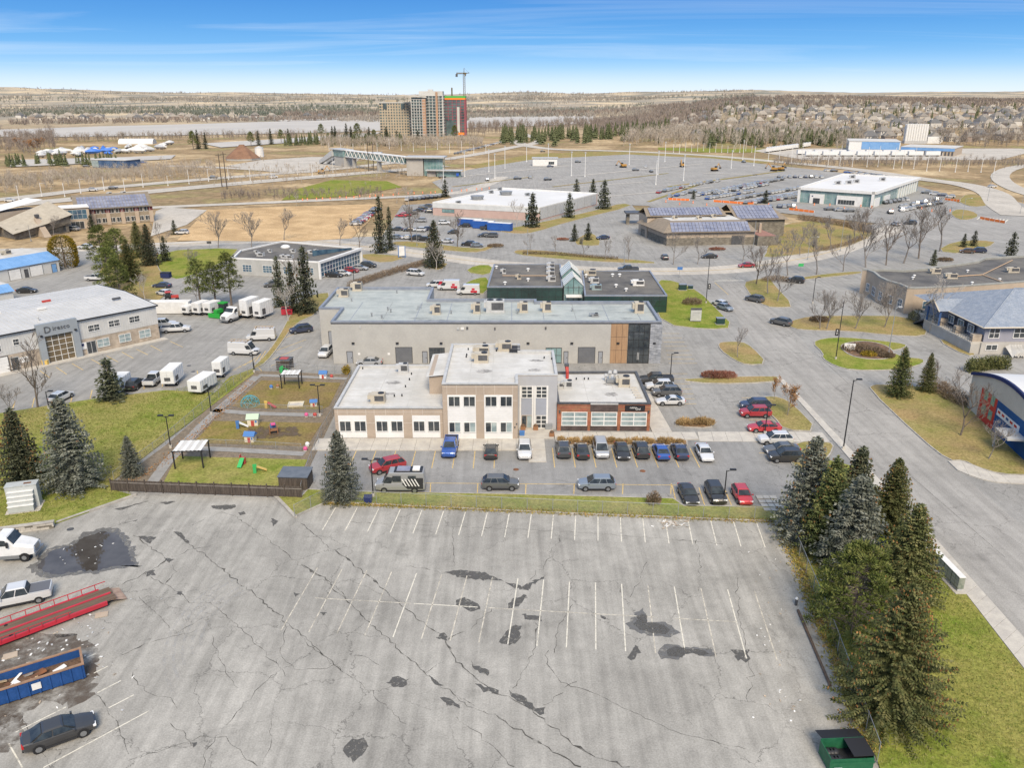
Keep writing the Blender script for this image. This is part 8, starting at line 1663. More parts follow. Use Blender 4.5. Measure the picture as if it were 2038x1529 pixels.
for a, c in ((0,9.5),(9.8,16),(17,33),(34.5,40.2)): line(m0+dm*a, m0+dm*c, m=P_F if a != 9.8 else P_W)
for k in range(-1, 17): c = m0+dm*(1.2+k*2.6); sk = dm*(-.08*(8-k)*.3); line(c+nm_*5.2, c-nm_*5.2, m=P_W if k in (3,7,8,9,10,11,13,15) else P_F)
def c6(x, y): return G(x/2.89, 1000+y/2.89)
def c7(x, y): return G(600+x/2.2644, 1000+y/2.2644)
for p, q in (((695,1028),(560,1098)),((770,1110),(625,1185)),((855,1203),(250,1529)),((620,945),(540,985)),((550,872),(500,895)),((380,1180),(90,1325)),((245,1620),(-60,1790)),((50,1390),(130,1529))): line(c6(*p), c6(*q), m=P_W)
off_ = sheet('office_lot', [(-28,88.2),(46,88.2),(47.5,104.5),(-28,104.5)], .003, asphalt('dark_lot_asphalt', (.25,.245,.235), .14, .5, .16, .1, .4), pixels=False)
for k in range(8): line((-21.4+k*2.72,95.4), (-21.4+k*2.72,100.8), m=P_Y, parent=off_)
for k in range(8): line((5.6+k*2.72,95.6), (5.6+k*2.72,101.8), m=P_Y, parent=off_)
pa_, pb_ = Vector(G(845,962)), Vector(G(1345,966)); line(pa_, pb_, m=P_Y, parent=off_)
for px in (857,951,1047,1143,1240,1336): line(G(px,963), G(px-1,984), m=P_Y, parent=off_)
for a, c in (((1391,971),(1403,1008)),((1443,976),(1457,1009)),((1338,967),(1346,1002))): line(G(*a), G(*c), m=P_Y, parent=off_)
for k in range(7): line(G(1310+k*3,744+k*10), G(1368+k*3,744+k*10), m=P_Y, parent=off_);
for k in range(6): line(G(1476+k*7,792+k*22), G(1530+k*7,792+k*22), m=P_Y, parent=off_)
for k in range(8): line(G(1317+k*2,664+k*8.5), G(1352+k*5,664+k*8.5), m=P_Y, parent=off_)
def c1(x, y): return G(x/3.135, 550+y/3.135)
yl = sheet('left_car_park', [(20,800),(0,780),(0,752),(325,680),(500,640),(560,650),(500,735),(330,776)], .003, A_MID)
for x0, y0, x1, y1 in ((150,615,180,645),(250,590,312,635),(350,568,416,612),(450,545,520,586),(570,518,642,558),(665,497,737,535),(760,473,832,512),(850,455,922,490),(940,433,1012,470),(1060,405,1140,442),(95,780,75,838),(215,760,200,820),(455,728,442,785),(575,710,562,765),(800,655,790,715),(905,640,898,705),(1020,640,1012,690),(1230,590,1240,650),(1330,600,1342,640)): line(c1(x0,y0), c1(x1,y1), .13, m=P_Y, parent=yl)
for k in range(9): line(c1(1420+k*34,590-k*12+(k%2)*4), c1(1478+k*30,585-k*20), .13, m=P_Y, parent=yl)
for x0, y0, x1, y1 in ((1750,395,1915,330),(1720,465,1910,395),(1700,520,1885,440),(1690,560,1830,505),(1600,555,1640,600)): line(c1(x0,y0), c1(x1,y1), .13, m=P_Y, parent=yl)
line(G(1421,559), G(1482,558), .5, .016, P_W, road, 'stop_line'); line(G(1422,562), G(1450,587), .14, .016, P_Y, road, 'lane_line')
for a, c in (((1815,950),(2000,1110)),((1620,700),(1700,775))): line(G(*a), G(*c), .05, .016, TAR, road, 'sealed_crack')
for k in range(9): line(G(1945+k*7,437+k*.6), G(1950+k*7,432+k*.6), .5, .03, P_W, road, 'crossing_bar')
rk = random.Random(44)
CR7 = [[(0,95),(130,210),(200,250),(330,355),(460,470),(560,555),(650,620),(665,660),(700,720),(760,770),(850,850),(930,880),(1010,920),(1090,980),(1170,1050),(1230,1090),(1330,1150),(1480,1195)],[(0,280),(100,340),(190,430),(280,520),(390,620),(520,740),(620,820),(700,880),(770,930),(870,960),(960,1020),(1060,1080),(1160,1140),(1260,1195)],[(0,610),(80,680),(180,760),(280,830),(360,900),(470,1000)],[(1060,545),(1050,640),(1030,720),(950,840)],[(1100,670),(1110,730),(1170,810),(1290,850),(1400,900),(1500,950),(1600,1000),(1740,1055),(1850,1080),(2000,1115)],[(1780,170),(1795,270),(1790,400)],[(1960,340),(1970,520),(2000,640),(2030,780),(2010,900)],[(1220,460),(1160,560),(1140,680)],[(680,110),(690,290)],[(1170,150),(1100,270),(1030,350)],[(860,480),(760,570),(660,620)],[(560,770),(640,720)],[(700,970),(800,1050),(880,1130),(960,1195)],[(1180,840),(1240,810)],[(470,290),(560,300),(650,320)],[(1550,270),(1530,340),(1480,430)],[(180,90),(700,110),(1170,130),(1700,170),(1900,190)],[(1090,920),(1180,860)],[(360,740),(300,700),(240,690)]]
CR6 = [[(1000,170),(1080,235),(1200,320),(1330,430),(1480,545),(1640,690),(1720,750),(1850,870),(1960,970)],[(770,190),(880,270),(960,330),(870,400),(700,470),(300,640)],[(820,410),(930,460),(1040,530),(1090,580),(1210,580),(1280,640),(1390,730),(1450,790),(1530,890),(1600,930),(1640,1000)],[(1580,980),(1450,1110),(1340,1230),(1240,1350),(1170,1460),(1170,1529)],[(1100,130),(1270,60),(1350,80),(1480,170),(1600,260),(1720,360),(1860,430),(2000,560)],[(560,1100),(620,1200),(680,1290),(700,1370),(740,1450)],[(800,540),(900,640),(1010,750)],[(740,1480),(900,1440),(1080,1380),(1150,1350),(1300,1350),(1400,1450),(1480,1520)],[(1560,1240),(1560,1380),(1510,1510)],[(960,330),(1080,280),(1250,240)],[(990,360),(1010,400),(950,470)],[(750,980),(850,1100),(980,1130),(1020,1190)],[(990,1270),(1060,1340),(1100,1400)],[(1220,760),(1250,870),(1300,980),(1370,1070)],[(1010,750),(1160,670)],[(700,880),(830,820),(960,780),(1120,740)],[(130,1230),(160,1340),(260,1450),(290,1529)],[(1640,690),(1630,820),(1590,930)],[(1990,900),(1880,960),(1700,960),(1620,890)]]
def crackstrip(pts, w):
 P_ = [Vector(p) for p in pts]; Q = []
 for a, c in zip(P_, P_[1:]):
  n = max(2, int((c-a).length/.45)); d = (c-a).normalized(); nn = Vector((-d.y,d.x))
  for k in range(n): Q.append(a+(c-a)*k/n+nn*rk.gauss(0,.10))
 Q.append(P_[-1]); L_ = []; R_ = []
 for i, p in enumerate(Q):
  d = (Q[min(i+1,len(Q)-1)]-Q[max(i-1,0)]).normalized(); nn = Vector((-d.y,d.x)); ww = w*rk.uniform(.35,1.7)*(1 if rk.random() > .04 else 2.5); L_.append((*(p+nn*ww/2),.010)); R_.append((*(p-nn*ww/2),.010))
 return L_, R_
for fn, cr in ((c7,CR7),(c6,CR6)):
 for i, c in enumerate(cr):
  L_, R_ = crackstrip([fn(*p) for p in c], .09 if i < 2 else .045); b = MB(); n = len(L_); b.add(L_+R_, [(n+k,n+k+1,k+1,k) for k in range(n-1)]); b.build('crack', TAR, lot)
def blob(pts, m, z, name, jit=.10, parent=lot):
 pl = [Vector(p) for p in pts]; Q = []
 for a, c in zip(pl, pl[1:]+pl[:1]):
  n = max(2, int((c-a).length/.3))
  for k in range(n): p = a+(c-a)*k/n; Q.append((p.x+rk.gauss(0,jit), p.y+rk.gauss(0,jit), z))
 A = sum(Q[i][0]*Q[(i+1)%len(Q)][1]-Q[(i+1)%len(Q)][0]*Q[i][1] for i in range(len(Q)))
 b = MB(); b.poly(Q if A > 0 else Q[::-1]); return b.build(name, m, parent)
for pl in ([(640,315),(700,305),(830,320),(910,355),(830,350),(740,345),(680,330)],[(690,440),(740,430),(790,455),(808,480),(780,495),(730,480),(700,465)],[(960,555),(990,560),(985,620),(940,650),(895,630),(920,590)],[(930,480),(950,440),(1000,415),(1020,430),(985,465),(950,480)],[(1945,670),(2015,665),(2020,710),(1960,715)],[(385,815),(420,785),(485,800),(470,835),(410,830)],[(940,850),(1000,880),(1060,930),(1100,925),(1080,960),(1030,930),(950,880)],[(790,820),(870,840),(890,870),(820,855)],[(760,720),(840,760),(840,780),(780,755)],[(630,880),(690,890),(710,930),(650,910)],[(720,880),(780,925),(740,905)],[(210,1080),(270,1060),(310,1100),(260,1150),(240,1180),(190,1120)],[(990,505),(1080,515),(1075,540),(1010,525)],[(1100,330),(1015,400),(960,390),(920,360),(1000,380)],[(570,780),(640,830),(610,825)],[(640,590),(665,625),(600,610)],[(1350,510),(1385,530),(1360,525)],[(1470,700),(1510,640),(1525,690),(1490,715)]): blob([c7(*p) for p in pl], PATCH, .011, 'worn_patch')
for pl in ([(1470,550),(1500,500),(1540,480),(1560,540),(1640,540),(1705,590),(1660,610),(1560,600),(1490,575)],[(1600,670),(1650,640),(1740,650),(1850,665),(1885,690),(1830,700),(1760,680),(1700,710),(1620,705)]): blob([c7(*p) for p in pl], WET, .0115, 'damp_patch'); c = [sum(q)/len(pl) for q in zip(*pl)]; blob([c7(c[0]+(p[0]-c[0])*.7, c[1]+(p[1]-c[1])*.7) for p in pl], PATCH, .013, 'worn_patch')
for pl in ([(1220,20),(1350,15),(1360,30),(1290,45),(1230,40)],[(1370,60),(1410,52),(1412,68),(1380,76)],[(800,195),(900,200),(860,240),(820,220)],[(1000,170),(1040,175),(1090,230),(1060,225)],[(700,125),(790,100),(780,112)],[(960,320),(1000,330),(970,350),(945,335)],[(830,400),(890,390),(890,420),(850,425)],[(1020,515),(1050,520),(1045,545),(1015,530)],[(1840,630),(1880,635),(1860,655)],[(1090,1390),(1130,1385),(1115,1410)],[(1560,90),(1600,110),(1570,140)],[(660,40),(790,10),(860,-10),(700,45)],[(920,0),(1010,-5),(960,15)],[(1690,520),(1720,530),(1700,545)]): blob([c6(*p) for p in pl], PATCH, .011, 'worn_patch', .06)
PUD = [(160,380),(270,270),(400,240),(480,180),(600,145),(690,150),(750,220),(790,300),(810,370),(700,380),(560,410),(400,420),(300,440),(200,420)]
blob([c6(*p) for p in PUD], WET, .0115, 'damp_patch', .15)
PW = mat('puddle_water', (.055,.048,.042), (.085,.078,.072), scale=.4, rough=.03, spec=.6)
pc = [sum(q)/len(PUD) for q in zip(*PUD)]; blob([c6(pc[0]+(p[0]-pc[0])*.86, pc[1]+(p[1]-pc[1])*.84) for p in PUD], PW, .0135, 'puddle', .10)
blob([c6(*p) for p in [(-60,820),(200,760),(420,760),(560,840),(560,1000),(520,1110),(430,1170),(250,1150),(60,1260),(-120,1400)]], DIRT, .0105, 'ground_dirt', .2)
blob([c6(*p) for p in [(-60,1240),(120,1200),(140,1330),(60,1420),(-80,1470)]], DIRT, .0125, 'ground_dirt', .2)
for k in range(5): # curved tyre scuffs
 c0 = Vector(c6(1750+k*30,700)); rad = 9+k*1.2; pts = [tuple(c0+Vector((math.cos(t), math.sin(t)))*rad) for t in [2.5+j*.09 for j in range(12+k)]]; L_, R_ = [], []
 b = MB(); Q = [Vector(p) for p in pts]
 for i, p in enumerate(Q): d = (Q[min(i+1,len(Q)-1)]-Q[max(i-1,0)]).normalized(); nn = Vector((-d.y,d.x)); L_.append((*(p+nn*.13),.0095)); R_.append((*(p-nn*.13),.0095))
 n = len(L_); b.add(L_+R_, [(j,j+1,n+j+1,n+j) for j in range(n-1)]); b.build('tyre_scuff', TYRES, lot)
for px, py in ((140,1054),(72,1076),(1027,935),(1279,938),(376,728),(385,740),(1820,1070)): X, Y = G(px, py); b = MB(); b.tube((X,Y,.0),(X,Y,.022),.38,n=16); struct(b.build('manhole_cover', RUST if py > 930 and py < 940 else DGREY))
# ================================================================ fences
LINK = mat('chain_link', (.36,.38,.39), rough=.5, metal=.5); nodes(LINK)[2].inputs['Alpha'].default_value = .15; GALV = mat('galvanised', (.42,.43,.43), (.35,.36,.36), scale=2, rough=.45, metal=.5)
def chainfence(label, pts, h=1.6, step=3.0, z=.08, world=False):
 pl = pts if world else PG(pts); r = thing('chain_link_fence', label, 'fence', pl[0])
 for a, c in zip(pl, pl[1:]):
  a = Vector(a)-Vector(pl[0]); c = Vector(c)-Vector(pl[0]); n = max(1, round((c-a).length/step))
  for k in range(n):
   p, q = a+(c-a)*k/n, a+(c-a)*(k+1)/n; MB().tube((*p,0),(*p,h+z+.08),.035,n=6).build('post', GALV, r)
   b = MB(); b.poly([(*p,z),(*q,z),(*q,h+z),(*p,h+z)]); b.build('mesh_panel', LINK, r); MB().tube((*p,h+z),(*q,h+z),.025,n=5).build('top_rail', GALV, r)
 MB().tube((*c,0),(*c,h+z+.08),.035,n=6).build('post', GALV, r); return r
chainfence('chain link fence along the grass strip at the back of the lot', [(652,1000),(1100,1020),(1552,1038)])
chainfence('short chain link fence beside the front spruce', [(587,1031),(650,998)])
chainfence('chain link fence in front of the spruces on the right', [(1557,1042),(1590,1112),(1650,1258),(1745,1520)], 1.8)
chainfence('chain link fence along the west side of the playground', [(228,962),(330,885),(420,806),(507,738)], 1.5)
chainfence('chain link fence along the top of the playground', [(507,738),(600,742),(700,745)], 1.3)
chainfence('low chain link fence between upper and middle play lawns', [(448,815),(540,818),(642,822)], 1.0)
chainfence('low chain link fence between middle and lower play lawns', [(402,888),(500,892),(600,898)], 1.0)
chainfence('chain link fence beside the office left wing', [(700,752),(662,830),(640,868),(614,935),(600,985)], 1.3)
chainfence('dark wire fence beside the vaulted building', [(1880,765),(1900,780),(1928,800)], 1.3)
# wooden fence with panels
DWOOD = mat('weathered_dark_wood', (.055,.045,.038), (.11,.09,.075), scale=2.2, rough=.95, coord='obj', stretch=(4,4,.25), fine=.2)
pA, pB = G(223,978), G(603,992); f_ = Frame(pA, pB); wfn = thing('wooden_fence', 'dark weathered board fence closing off the playground', 'fence', pA, f_.a); npn = 11
for k in range(npn):
 x0, x1 = f_.len*k/npn, f_.len*(k+1)/npn; MB().box(x0-.06,x0+.06,-.10,.06,0,1.75).build('post', DWOOD, wfn); pn = MB(); q = x0+.08
 while q < x1-.1: pn.box(q,q+.13,-.02,.02,.06,1.55+rk.uniform(-.03,.03)); q += .145
 p_ = pn.build('board_panel', DWOOD, wfn); p_['kind'] = 'stuff'; MB().box(x0+.07,x1-.07,-.07,-.021,1.2,1.29).build('rail', BARKG, wfn); MB().box(x0+.07,x1-.07,-.06,-.021,.2,.28).build('rail', DWOOD, wfn)
Xs, Ys = G(583,978); bxs = thing('storage_box', 'dark timber storage box with blue grey lid at the end of the wooden fence', 'box', (Xs,Ys+.3,0), R(-3)); MB().box(-1.8,1.8,0,2.4,0,1.7).build('side', DWOOD, bxs); b = MB(); b.add([(-1.9,-.1,1.72),(1.9,-.1,1.72),(1.9,2.5,1.95),(-1.9,2.5,1.95),(-1.9,-.1,1.80),(1.9,-.1,1.80),(1.9,2.5,2.03),(-1.9,2.5,2.03)], [(0,3,2,1),(4,5,6,7),(0,1,5,4),(1,2,6,5),(2,3,7,6),(3,0,4,7)]); b.build('lid', mat('lid_blue_grey', (.10,.12,.15), (.13,.15,.18), scale=1), bxs)
# ================================================================ playground
PATHM = mat('play_path', (.30,.29,.27), (.25,.24,.225), scale=.8, fine=.12)
sheet('playground_ground', [(226,962),(330,886),(420,808),(508,738),(700,746),(662,832),(612,938),(600,986)], .06, mat('play_bark', (.22,.175,.125), (.16,.13,.095), scale=1.2, rough=1, fine=.35, fscale=6), thick=.1)
for nm, pl, m_ in (('play_lawn',[(520,757),(678,762),(655,808),(640,815),(480,812),(462,808)],GR_P),('play_lawn',[(425,838),(640,842),(618,878),(600,888),(385,882)],GR_P),('play_lawn',[(352,908),(612,915),(588,962),(570,985),(318,975)],GR_N)): sheet(nm, pl, .10, m_, thick=.1)
blob([G(*p,.1) for p in [(500,850),(590,850),(600,868),(520,874),(480,866)]], wornmat('bare_soil', (.13,.095,.065), .34, .56, .5, 0, .9), .104, 'bare_soil', .15, None)['kind'] = 'structure'
for nm, a, w_ in (('play_path',[(512,750),(440,812),(400,850),(330,925),(296,972)],1.5),('play_path',[(425,818),(500,824),(640,828)],1.4),('play_path',[(365,893),(450,896),(606,905)],1.4),('play_path',[(515,748),(600,751),(690,755)],1.2)):
 o = strip(nm, a, w_, PATHM, .108)
def toy(name, label, px, py, parts, cat='toy', rz=0):
 X, Y = G(px, py, .1); r = thing(name, label, cat, (X,Y,.10), R(rz))
 for nm, m_, fn in parts: b = MB(); fn(b); b.build(nm, m_, r)
 return r
T = {n: mat('toy_'+n, c, rough=.5) for n, c in dict(red=(.42,.07,.06), blue=(.07,.18,.42), yellow=(.62,.43,.12), green=(.05,.40,.12), cream=(.62,.57,.44), teal=(.06,.30,.36), pink=(.60,.10,.25), white=(.7,.7,.68), brown=(.28,.14,.07)).items()}
def pergola(label, px, py, L, W, h, rz):
 X, Y = G(px, py); r = thing('pergola', label, 'pergola', (X,Y,.1), R(rz))
 for x in (0,L):
  for y in (0,W): MB().box(x-.08,x+.08,y-.08,y+.08,0,h).build('post', BLACK, r)
 for y in (0,W): MB().box(-.2,L+.2,y-.05,y+.05,h,h+.14).build('beam', BLACK, r)
 n = 7
 for k in range(n): b = MB(); x = L*k/n; b.add([(x,-.1,h+.15),(x+L/n*.5,-.1,h+.22),(x+L/n,-.1,h+.15),(x,W+.1,h+.15),(x+L/n*.5,W+.1,h+.22),(x+L/n,W+.1,h+.15)], [(0,1,4,3),(1,2,5,4)]); b.build('canopy_strip', ROOF_W if k % 2 else WHITE, r)
pergola('slatted shade pergola on black posts in the lower play lawn', 349, 935, 3.6, 3.2, 2.4, 4); pergola('slatted shade pergola on black posts at the top of the playground', 561, 775, 2.9, 2.2, 2.3, 2)
def dome(b):
 R_ = 1.5; pts = {}
 for k in range(4):
  for i in range(8): e_ = k*R(27); a = 2*math.pi*(i+.5*(k%2))/8; pts[k,i] = Vector((R_*math.cos(e_)*math.cos(a), R_*math.cos(e_)*math.sin(a), R_*math.sin(e_)))
 for (k, i), p in pts.items():
  b.tube(p, pts[k,(i+1)%8], .035, n=4)
  if k < 3: b.tube(p, pts[k+1,i], .035, n=4); b.tube(p, pts[k+1,(i-1+(k%2))%8 if k % 2 == 0 else (i+1)%8], .035, n=4)
toy('dome_climber', 'turquoise geodesic climbing dome on the upper play lawn', 498, 805, [('bars', T['teal'], dome)], 'climber')
def hut(c1_, c2_, s=1.0): return [('wall', c1_, lambda b: b.box(-.65*s,.65*s,-.55*s,.55*s,0,1.0*s)), ('roof', c2_, lambda b: b.add([(-.8*s,-.7*s,.95*s),(.8*s,-.7*s,.95*s),(.8*s,0,1.5*s),(-.8*s,0,1.5*s),(-.8*s,.7*s,.95*s),(.8*s,.7*s,.95*s)], [(0,1,2,3),(3,2,5,4),(0,3,4),(1,5,2)])), ('door', T['red'], lambda b: b.box(-.2*s,.2*s,-.58*s,-.54*s,0,.75*s)), ('window', T['blue'], lambda b: b.box(.3*s,.55*s,-.58*s,-.54*s,.45*s,.75*s))]
toy('playhouse', 'cream playhouse with pale green roof and red door, middle lawn top', 505, 845, hut(T['cream'], mat('toy_mint', (.45,.55,.42)), 1.15), 'playhouse', 5)
toy('playhouse', 'cream playhouse with blue roof on the middle lawn', 499, 878, hut(T['cream'], T['blue'], 1.0), 'playhouse', -5); toy('playhouse', 'small playhouse with blue roof by the double lamp', 625, 808, hut(T['cream'], T['blue'], .75), 'playhouse', 8)
toy('sandbox', 'timber framed sandbox on the upper play lawn', 589, 806, [('frame', T['cream'], lambda b: [b.box(*q) for q in ((-1.2,1.2,-.9,-.78,0,.25),(-1.2,1.2,.78,.9,0,.25),(-1.2,-1.08,-.78,.78,0,.25),(1.08,1.2,-.78,.78,0,.25))]), ('sand', CONC, lambda b: b.box(-1.08,1.08,-.78,.78,0,.1))], 'sandbox', 6)
def slide(c1_, c2_): return [('ladder', c1_, lambda b: b.box(-.5,-.1,-.3,.3,0,.9)), ('chute', c2_, lambda b: b.add([(-.1,-.28,.85),(-.1,.28,.85),(1.2,.28,.1),(1.2,-.28,.1),(-.1,-.28,.95),(-.1,.28,.95),(1.2,.28,.2),(1.2,-.28,.2)], [(4,5,6,7),(0,1,5,4),(1,2,6,5),(2,3,7,6),(3,0,4,7)])), ('rail', c1_, lambda b: b.box(-.5,0,-.34,-.28,.9,1.3))]
toy('toy_slide', 'yellow and orange toddler slide on the upper play lawn', 535, 812, slide(T['yellow'], T['red']), 'slide', -10); toy('toy_slide', 'white and blue toddler slide on the middle play lawn', 478, 852, slide(T['blue'], T['white']), 'slide', 10); toy('toy_slide', 'red toddler slide with green foot on the lower play lawn', 483, 925, slide(T['red'], T['green']), 'slide', 265); toy('toy_slide', 'green and yellow toddler slide on the lower play lawn', 512, 940, slide(T['green'], T['yellow']), 'slide', 20); toy('toy_slide', 'bright green slide behind the upper pergola', 563, 741, slide(T['green'], T['green']), 'slide', 40)
toy('toy_climber', 'brown and blue toy climbing frame on the middle play lawn', 545, 862, [('frame', T['brown'], lambda b: (b.box(-.6,-.5,-.5,.5,0,1.1), b.box(.5,.6,-.5,.5,0,1.1), b.box(-.6,.6,-.5,.5,.5,.58))), ('panel', T['blue'], lambda b: b.box(-.4,.4,.5,.56,.6,1.3)), ('top', T['pink'], lambda b: b.box(-.3,.3,-.3,.3,1.3,1.5))], 'climber', 20)
toy('playhouse', 'white and blue plastic playhouse at the top right of the playground', 644, 752, hut(T['white'], T['blue'], .9), 'playhouse');
for k, (px, py, c_, lb) in enumerate(((540,773,'blue','blue play ball on the upper lawn'),(553,771,'brown','brown toy block on the upper lawn'),(610,829,'pink','pink toy car by the upper low fence'),(627,829,'red','red toy crate by the upper low fence'),(612,888,'white','white toy by the middle path end'),(608,897,'pink','pink toy by the lower path end'),(660,752,'red','red toy at the top fence'))): toy('toy', lb, px, py, [('body', T[c_], lambda b: b.ball((0,0,.3), .32, nu=8, nv=6)), ('base', T['white'], lambda b: b.box(-.2,.2,-.2,.2,0,.1))])
# ================================================================ street furniture
def lamp(name, label, px, pyb, pyt, style, m=BLACK, r0=.09, group=None, rz=0, parts=True):
 X, Y = G(px, pyb); h = min(14, hgt(px, pyb, pyt)); r = thing(name, label, 'lamp', (X,Y,.02), R(rz), group)
 b = MB(); b.tube((0,0,0),(0,0,h),r0,r0*.7,n=7); b.build('pole', m, r); MB().tube((0,0,0),(0,0,.5),r0*2.2,n=8).build('base', CONC if m is BLACK else m, r)
 hd = {'one': [(.6,0)], 'two': [(.6,0),(-.6,0)], 'cobra': [(1.8,0)], 'ring': [(.0,0)], 'none': []}[style]
 for x, y in hd:
  if style == 'ring': MB().tube((0,0,h-.3),(0,0,h+.3),.55,n=8).build('lamp_head', LGREY, r); continue
  b = MB(); b.tube((0,0,h-.15),(x,y,h+.1),.05,n=5); b.build('arm', m, r); b = MB(); b.cbox((x*1.25,y,h+.12),(.7,.35,.14)); b.build('lamp_head', m if m is BLACK else LGREY, r)
 return r
def banner(r, z, side=.45): MB().box(side-.3,side+.3,-.03,.03,z,z+1.3).build('banner', BLACK, r); MB().box(side-.1,side+.1,-.045,-.03,z+.85,z+1.05).build('banner_emblem', WHITE, r); MB().box(side-.05,side+.05,-.045,-.03,z+.25,z+.7).build('banner_emblem', WHITE, r)
lamp('road_lamp', 'tall black pole standing at the sidewalk beside the crossing walk', 1678, 895, 757, 'one', r0=.1)
r = lamp('road_lamp', 'tall black pole with banner on the entrance lawn', 1663, 716, 600, 'none'); banner(r, 4.6, -.45)
r = lamp('road_lamp', 'tall black pole with banner beside the grey sign lawn', 1405, 604, 512, 'none'); banner(r, 3.4)
for px, pb, pt_, st_, lb in ((340,893,829,'two','double-headed black lamp on the west playground path'),(264,946,905,'two','double-headed black lamp behind the wooden fence'),(421,826,770,'one','black lamp by the playground fence near the white trailer'),(637,829,768,'two','double-headed black lamp right of the upper play lawn'),(506,742,700,'one','black lamp at the top corner of the playground'),(743,990,916,'two','black lamp between front spruce and camper van'),(738,722,698,'two','T-shaped black lamp behind the office left wing'),(1334,752,704,'one','black lamp right of the brick wing'),(1440,1002,937,'one','black lamp between the black suv and the red hatchback'),(98,815,780,'one','short black lamp beside the white hatchback'),(705,570,538,'one','black lamp by the brown hedge'),(1617,604,553,'one','black lamp in the curved building car park'),(1522,865,808,'one','slim black lamp beside the red sedan')): lamp('car_park_lamp', lb, px, pb, pt_, st_, group='black car park lamps')
for px, pb, pt_, st_, lb in ((1768,705,612,'one','white lamp with camera arm in the mulch bed'),(1607,517,472,'cobra','white cobra-head lamp on the hillside lawn'),(1497,517,440,'none','white pole before the stone garden wall'),(1242,527,475,'none','white pole on the main street verge'),(1050,508,455,'none','white pole on the hedge verge'),(1672,500,432,'none','white pole by the hillside street'),(62,480,447,'none','white flagpole before the slanted roof hall'),(1915,435,395,'cobra','cobra lamp at the roundabout, left'),(1965,400,345,'cobra','tall cobra lamp at the roundabout, right'),(2030,425,380,'cobra','cobra lamp at the right edge'),(1845,425,390,'none','pole before the dealership verge'),(1780,440,400,'none','pole at the dealership corner'),(830,490,430,'none','white pole in the warehouse car park')): lamp('street_lamp', lb, px, pb, pt_, st_, GALV, .09)
HP = [(1091,327,258),(1137,350,265),(1164,352,254),(1252,328,259),(1309,348,267),(1323,322,254),(973,342,298),(985,356,277),(1005,335,285),(1048,322,290),(925,352,300),(883,372,330),(1305,368,300),(1360,360,302),(1455,335,300),(1478,318,258),(1500,330,292)]
for k, (px, pb, pt_) in enumerate(HP): lamp('lamp_mast', '', px, pb, pt_, 'ring', WHITE, .22)['label'] = f'tall pale lamp mast of the station car park, {ordn(sorted(q[0] for q in HP).index(px))} from the left'
HQ = [(1524+k*25+rk.uniform(-6,6), 322+k*1.3+rk.uniform(-2,2)) for k in range(19)]
for k, (px, pb) in enumerate(HQ): lamp('lamp_mast', f'slim pale pole, {ordn(k)} from the left along the ring road', px, pb, pb-rk.uniform(26,44), 'none', WHITE, .18, 'pale poles along the ring road')
for k in range(16): px = 40+k*42+rk.uniform(-8,8); pb = 398-px*.075+rk.uniform(-8,4); lamp('lamp_mast', f'slim highway lamp, {ordn(k)} from the left along the highway', px, pb, pb-rk.uniform(18,30), 'cobra' if k % 2 else 'none', WHITE, .15, 'highway lamps')
for k in range(14): px = 655+k*24; pb = 300+rk.uniform(-4,6); lamp('lamp_mast', f'slim lamp, {ordn(k)} from the left behind the footbridge', px, pb, pb-rk.uniform(14,22), 'none', WHITE, .18, 'lamps behind the footbridge')
for k in range(14): px = 1340+k*12; pb = 302+rk.uniform(-2,3); lamp('lamp_mast', f'slim pole, {ordn(k)} from the left by the green bank', px, pb, pb-rk.uniform(14,20), 'none', WHITE, .18, 'poles by the green bank')
for px, pb, pt_, lb in ((734,341,279,'dark utility pole by the footbridge, left of two'),(744,340,284,'dark utility pole by the footbridge, right of two'),(442,372,305,'dark utility pole on the highway bank, left of two'),(452,376,302,'dark utility pole on the highway bank, right of two')):
 X, Y = G(px, pb); h = hgt(px, pb, pt_); r = thing('utility_pole', lb, 'pole', (X,Y,0)); MB().tube((0,0,0),(0,0,h),.28,.18,n=7).build('pole', DWOOD, r); MB().box(-1.6,1.6,-.1,.1,h-1.2,h-.95).build('cross_arm', DWOOD, r)
# signs
X, Y = G(1384,641); r = thing('monument_sign', 'pale grey upright tenant sign with dark header on the lawn', 'sign', (X,Y,.12)); MB().box(-1.15,1.15,-.15,.15,.15,2.55).build('panel', LGREY, r); MB().box(-1.15,1.15,-.16,.16,2.55,2.95).build('header', DGREY, r); MB().box(-1.05,1.05,-.12,.12,0,.15).build('plinth', BLACK, r); [MB().box(-.75,.75-.2*(k%2),-.158,-.15,1.1+k*.42,1.16+k*.42).build('text_line', MGREY, r) for k in range(3)]
X, Y = G(1690,699); r = thing('monument_sign', 'blank white sign board in the mulch bed', 'sign', (X,Y,.2), R(-12)); MB().box(-1,1,-.12,.12,.2,1.3).build('panel', WHITE, r); MB().box(-.8,.8,-.1,.1,0,.2).build('plinth', CONC, r)
X, Y = G(800,513); r = thing('pylon_sign', 'blue and white pylon sign by the corner lawn', 'sign', (X,Y,.1), R(20)); MB().box(-1.1,-.9,-.15,.15,0,3.6).build('post', T['blue'], r); MB().box(.9,1.1,-.15,.15,0,3.4).build('post', T['blue'], r); MB().box(-.88,.88,-.12,.12,.5,3.3).build('panel', WHITE, r)
for px, py, c_, lb in ((1592,545,T['green'],'green street sign by the leafless trees'),(1352,552,T['blue'],'small blue street sign at the corner of sign lawn'),(418,498,DGREY,'dark board sign on the street by the wide lawn')): X, Y = G(px, py); r = thing('street_sign', lb, 'sign', (X,Y,.05)); MB().tube((0,0,0),(0,0,2.6),.05,n=5).build('post', GALV, r); MB().box(-.7,.7,-.09,-.05,2.0,2.8).build('plate', c_, r)
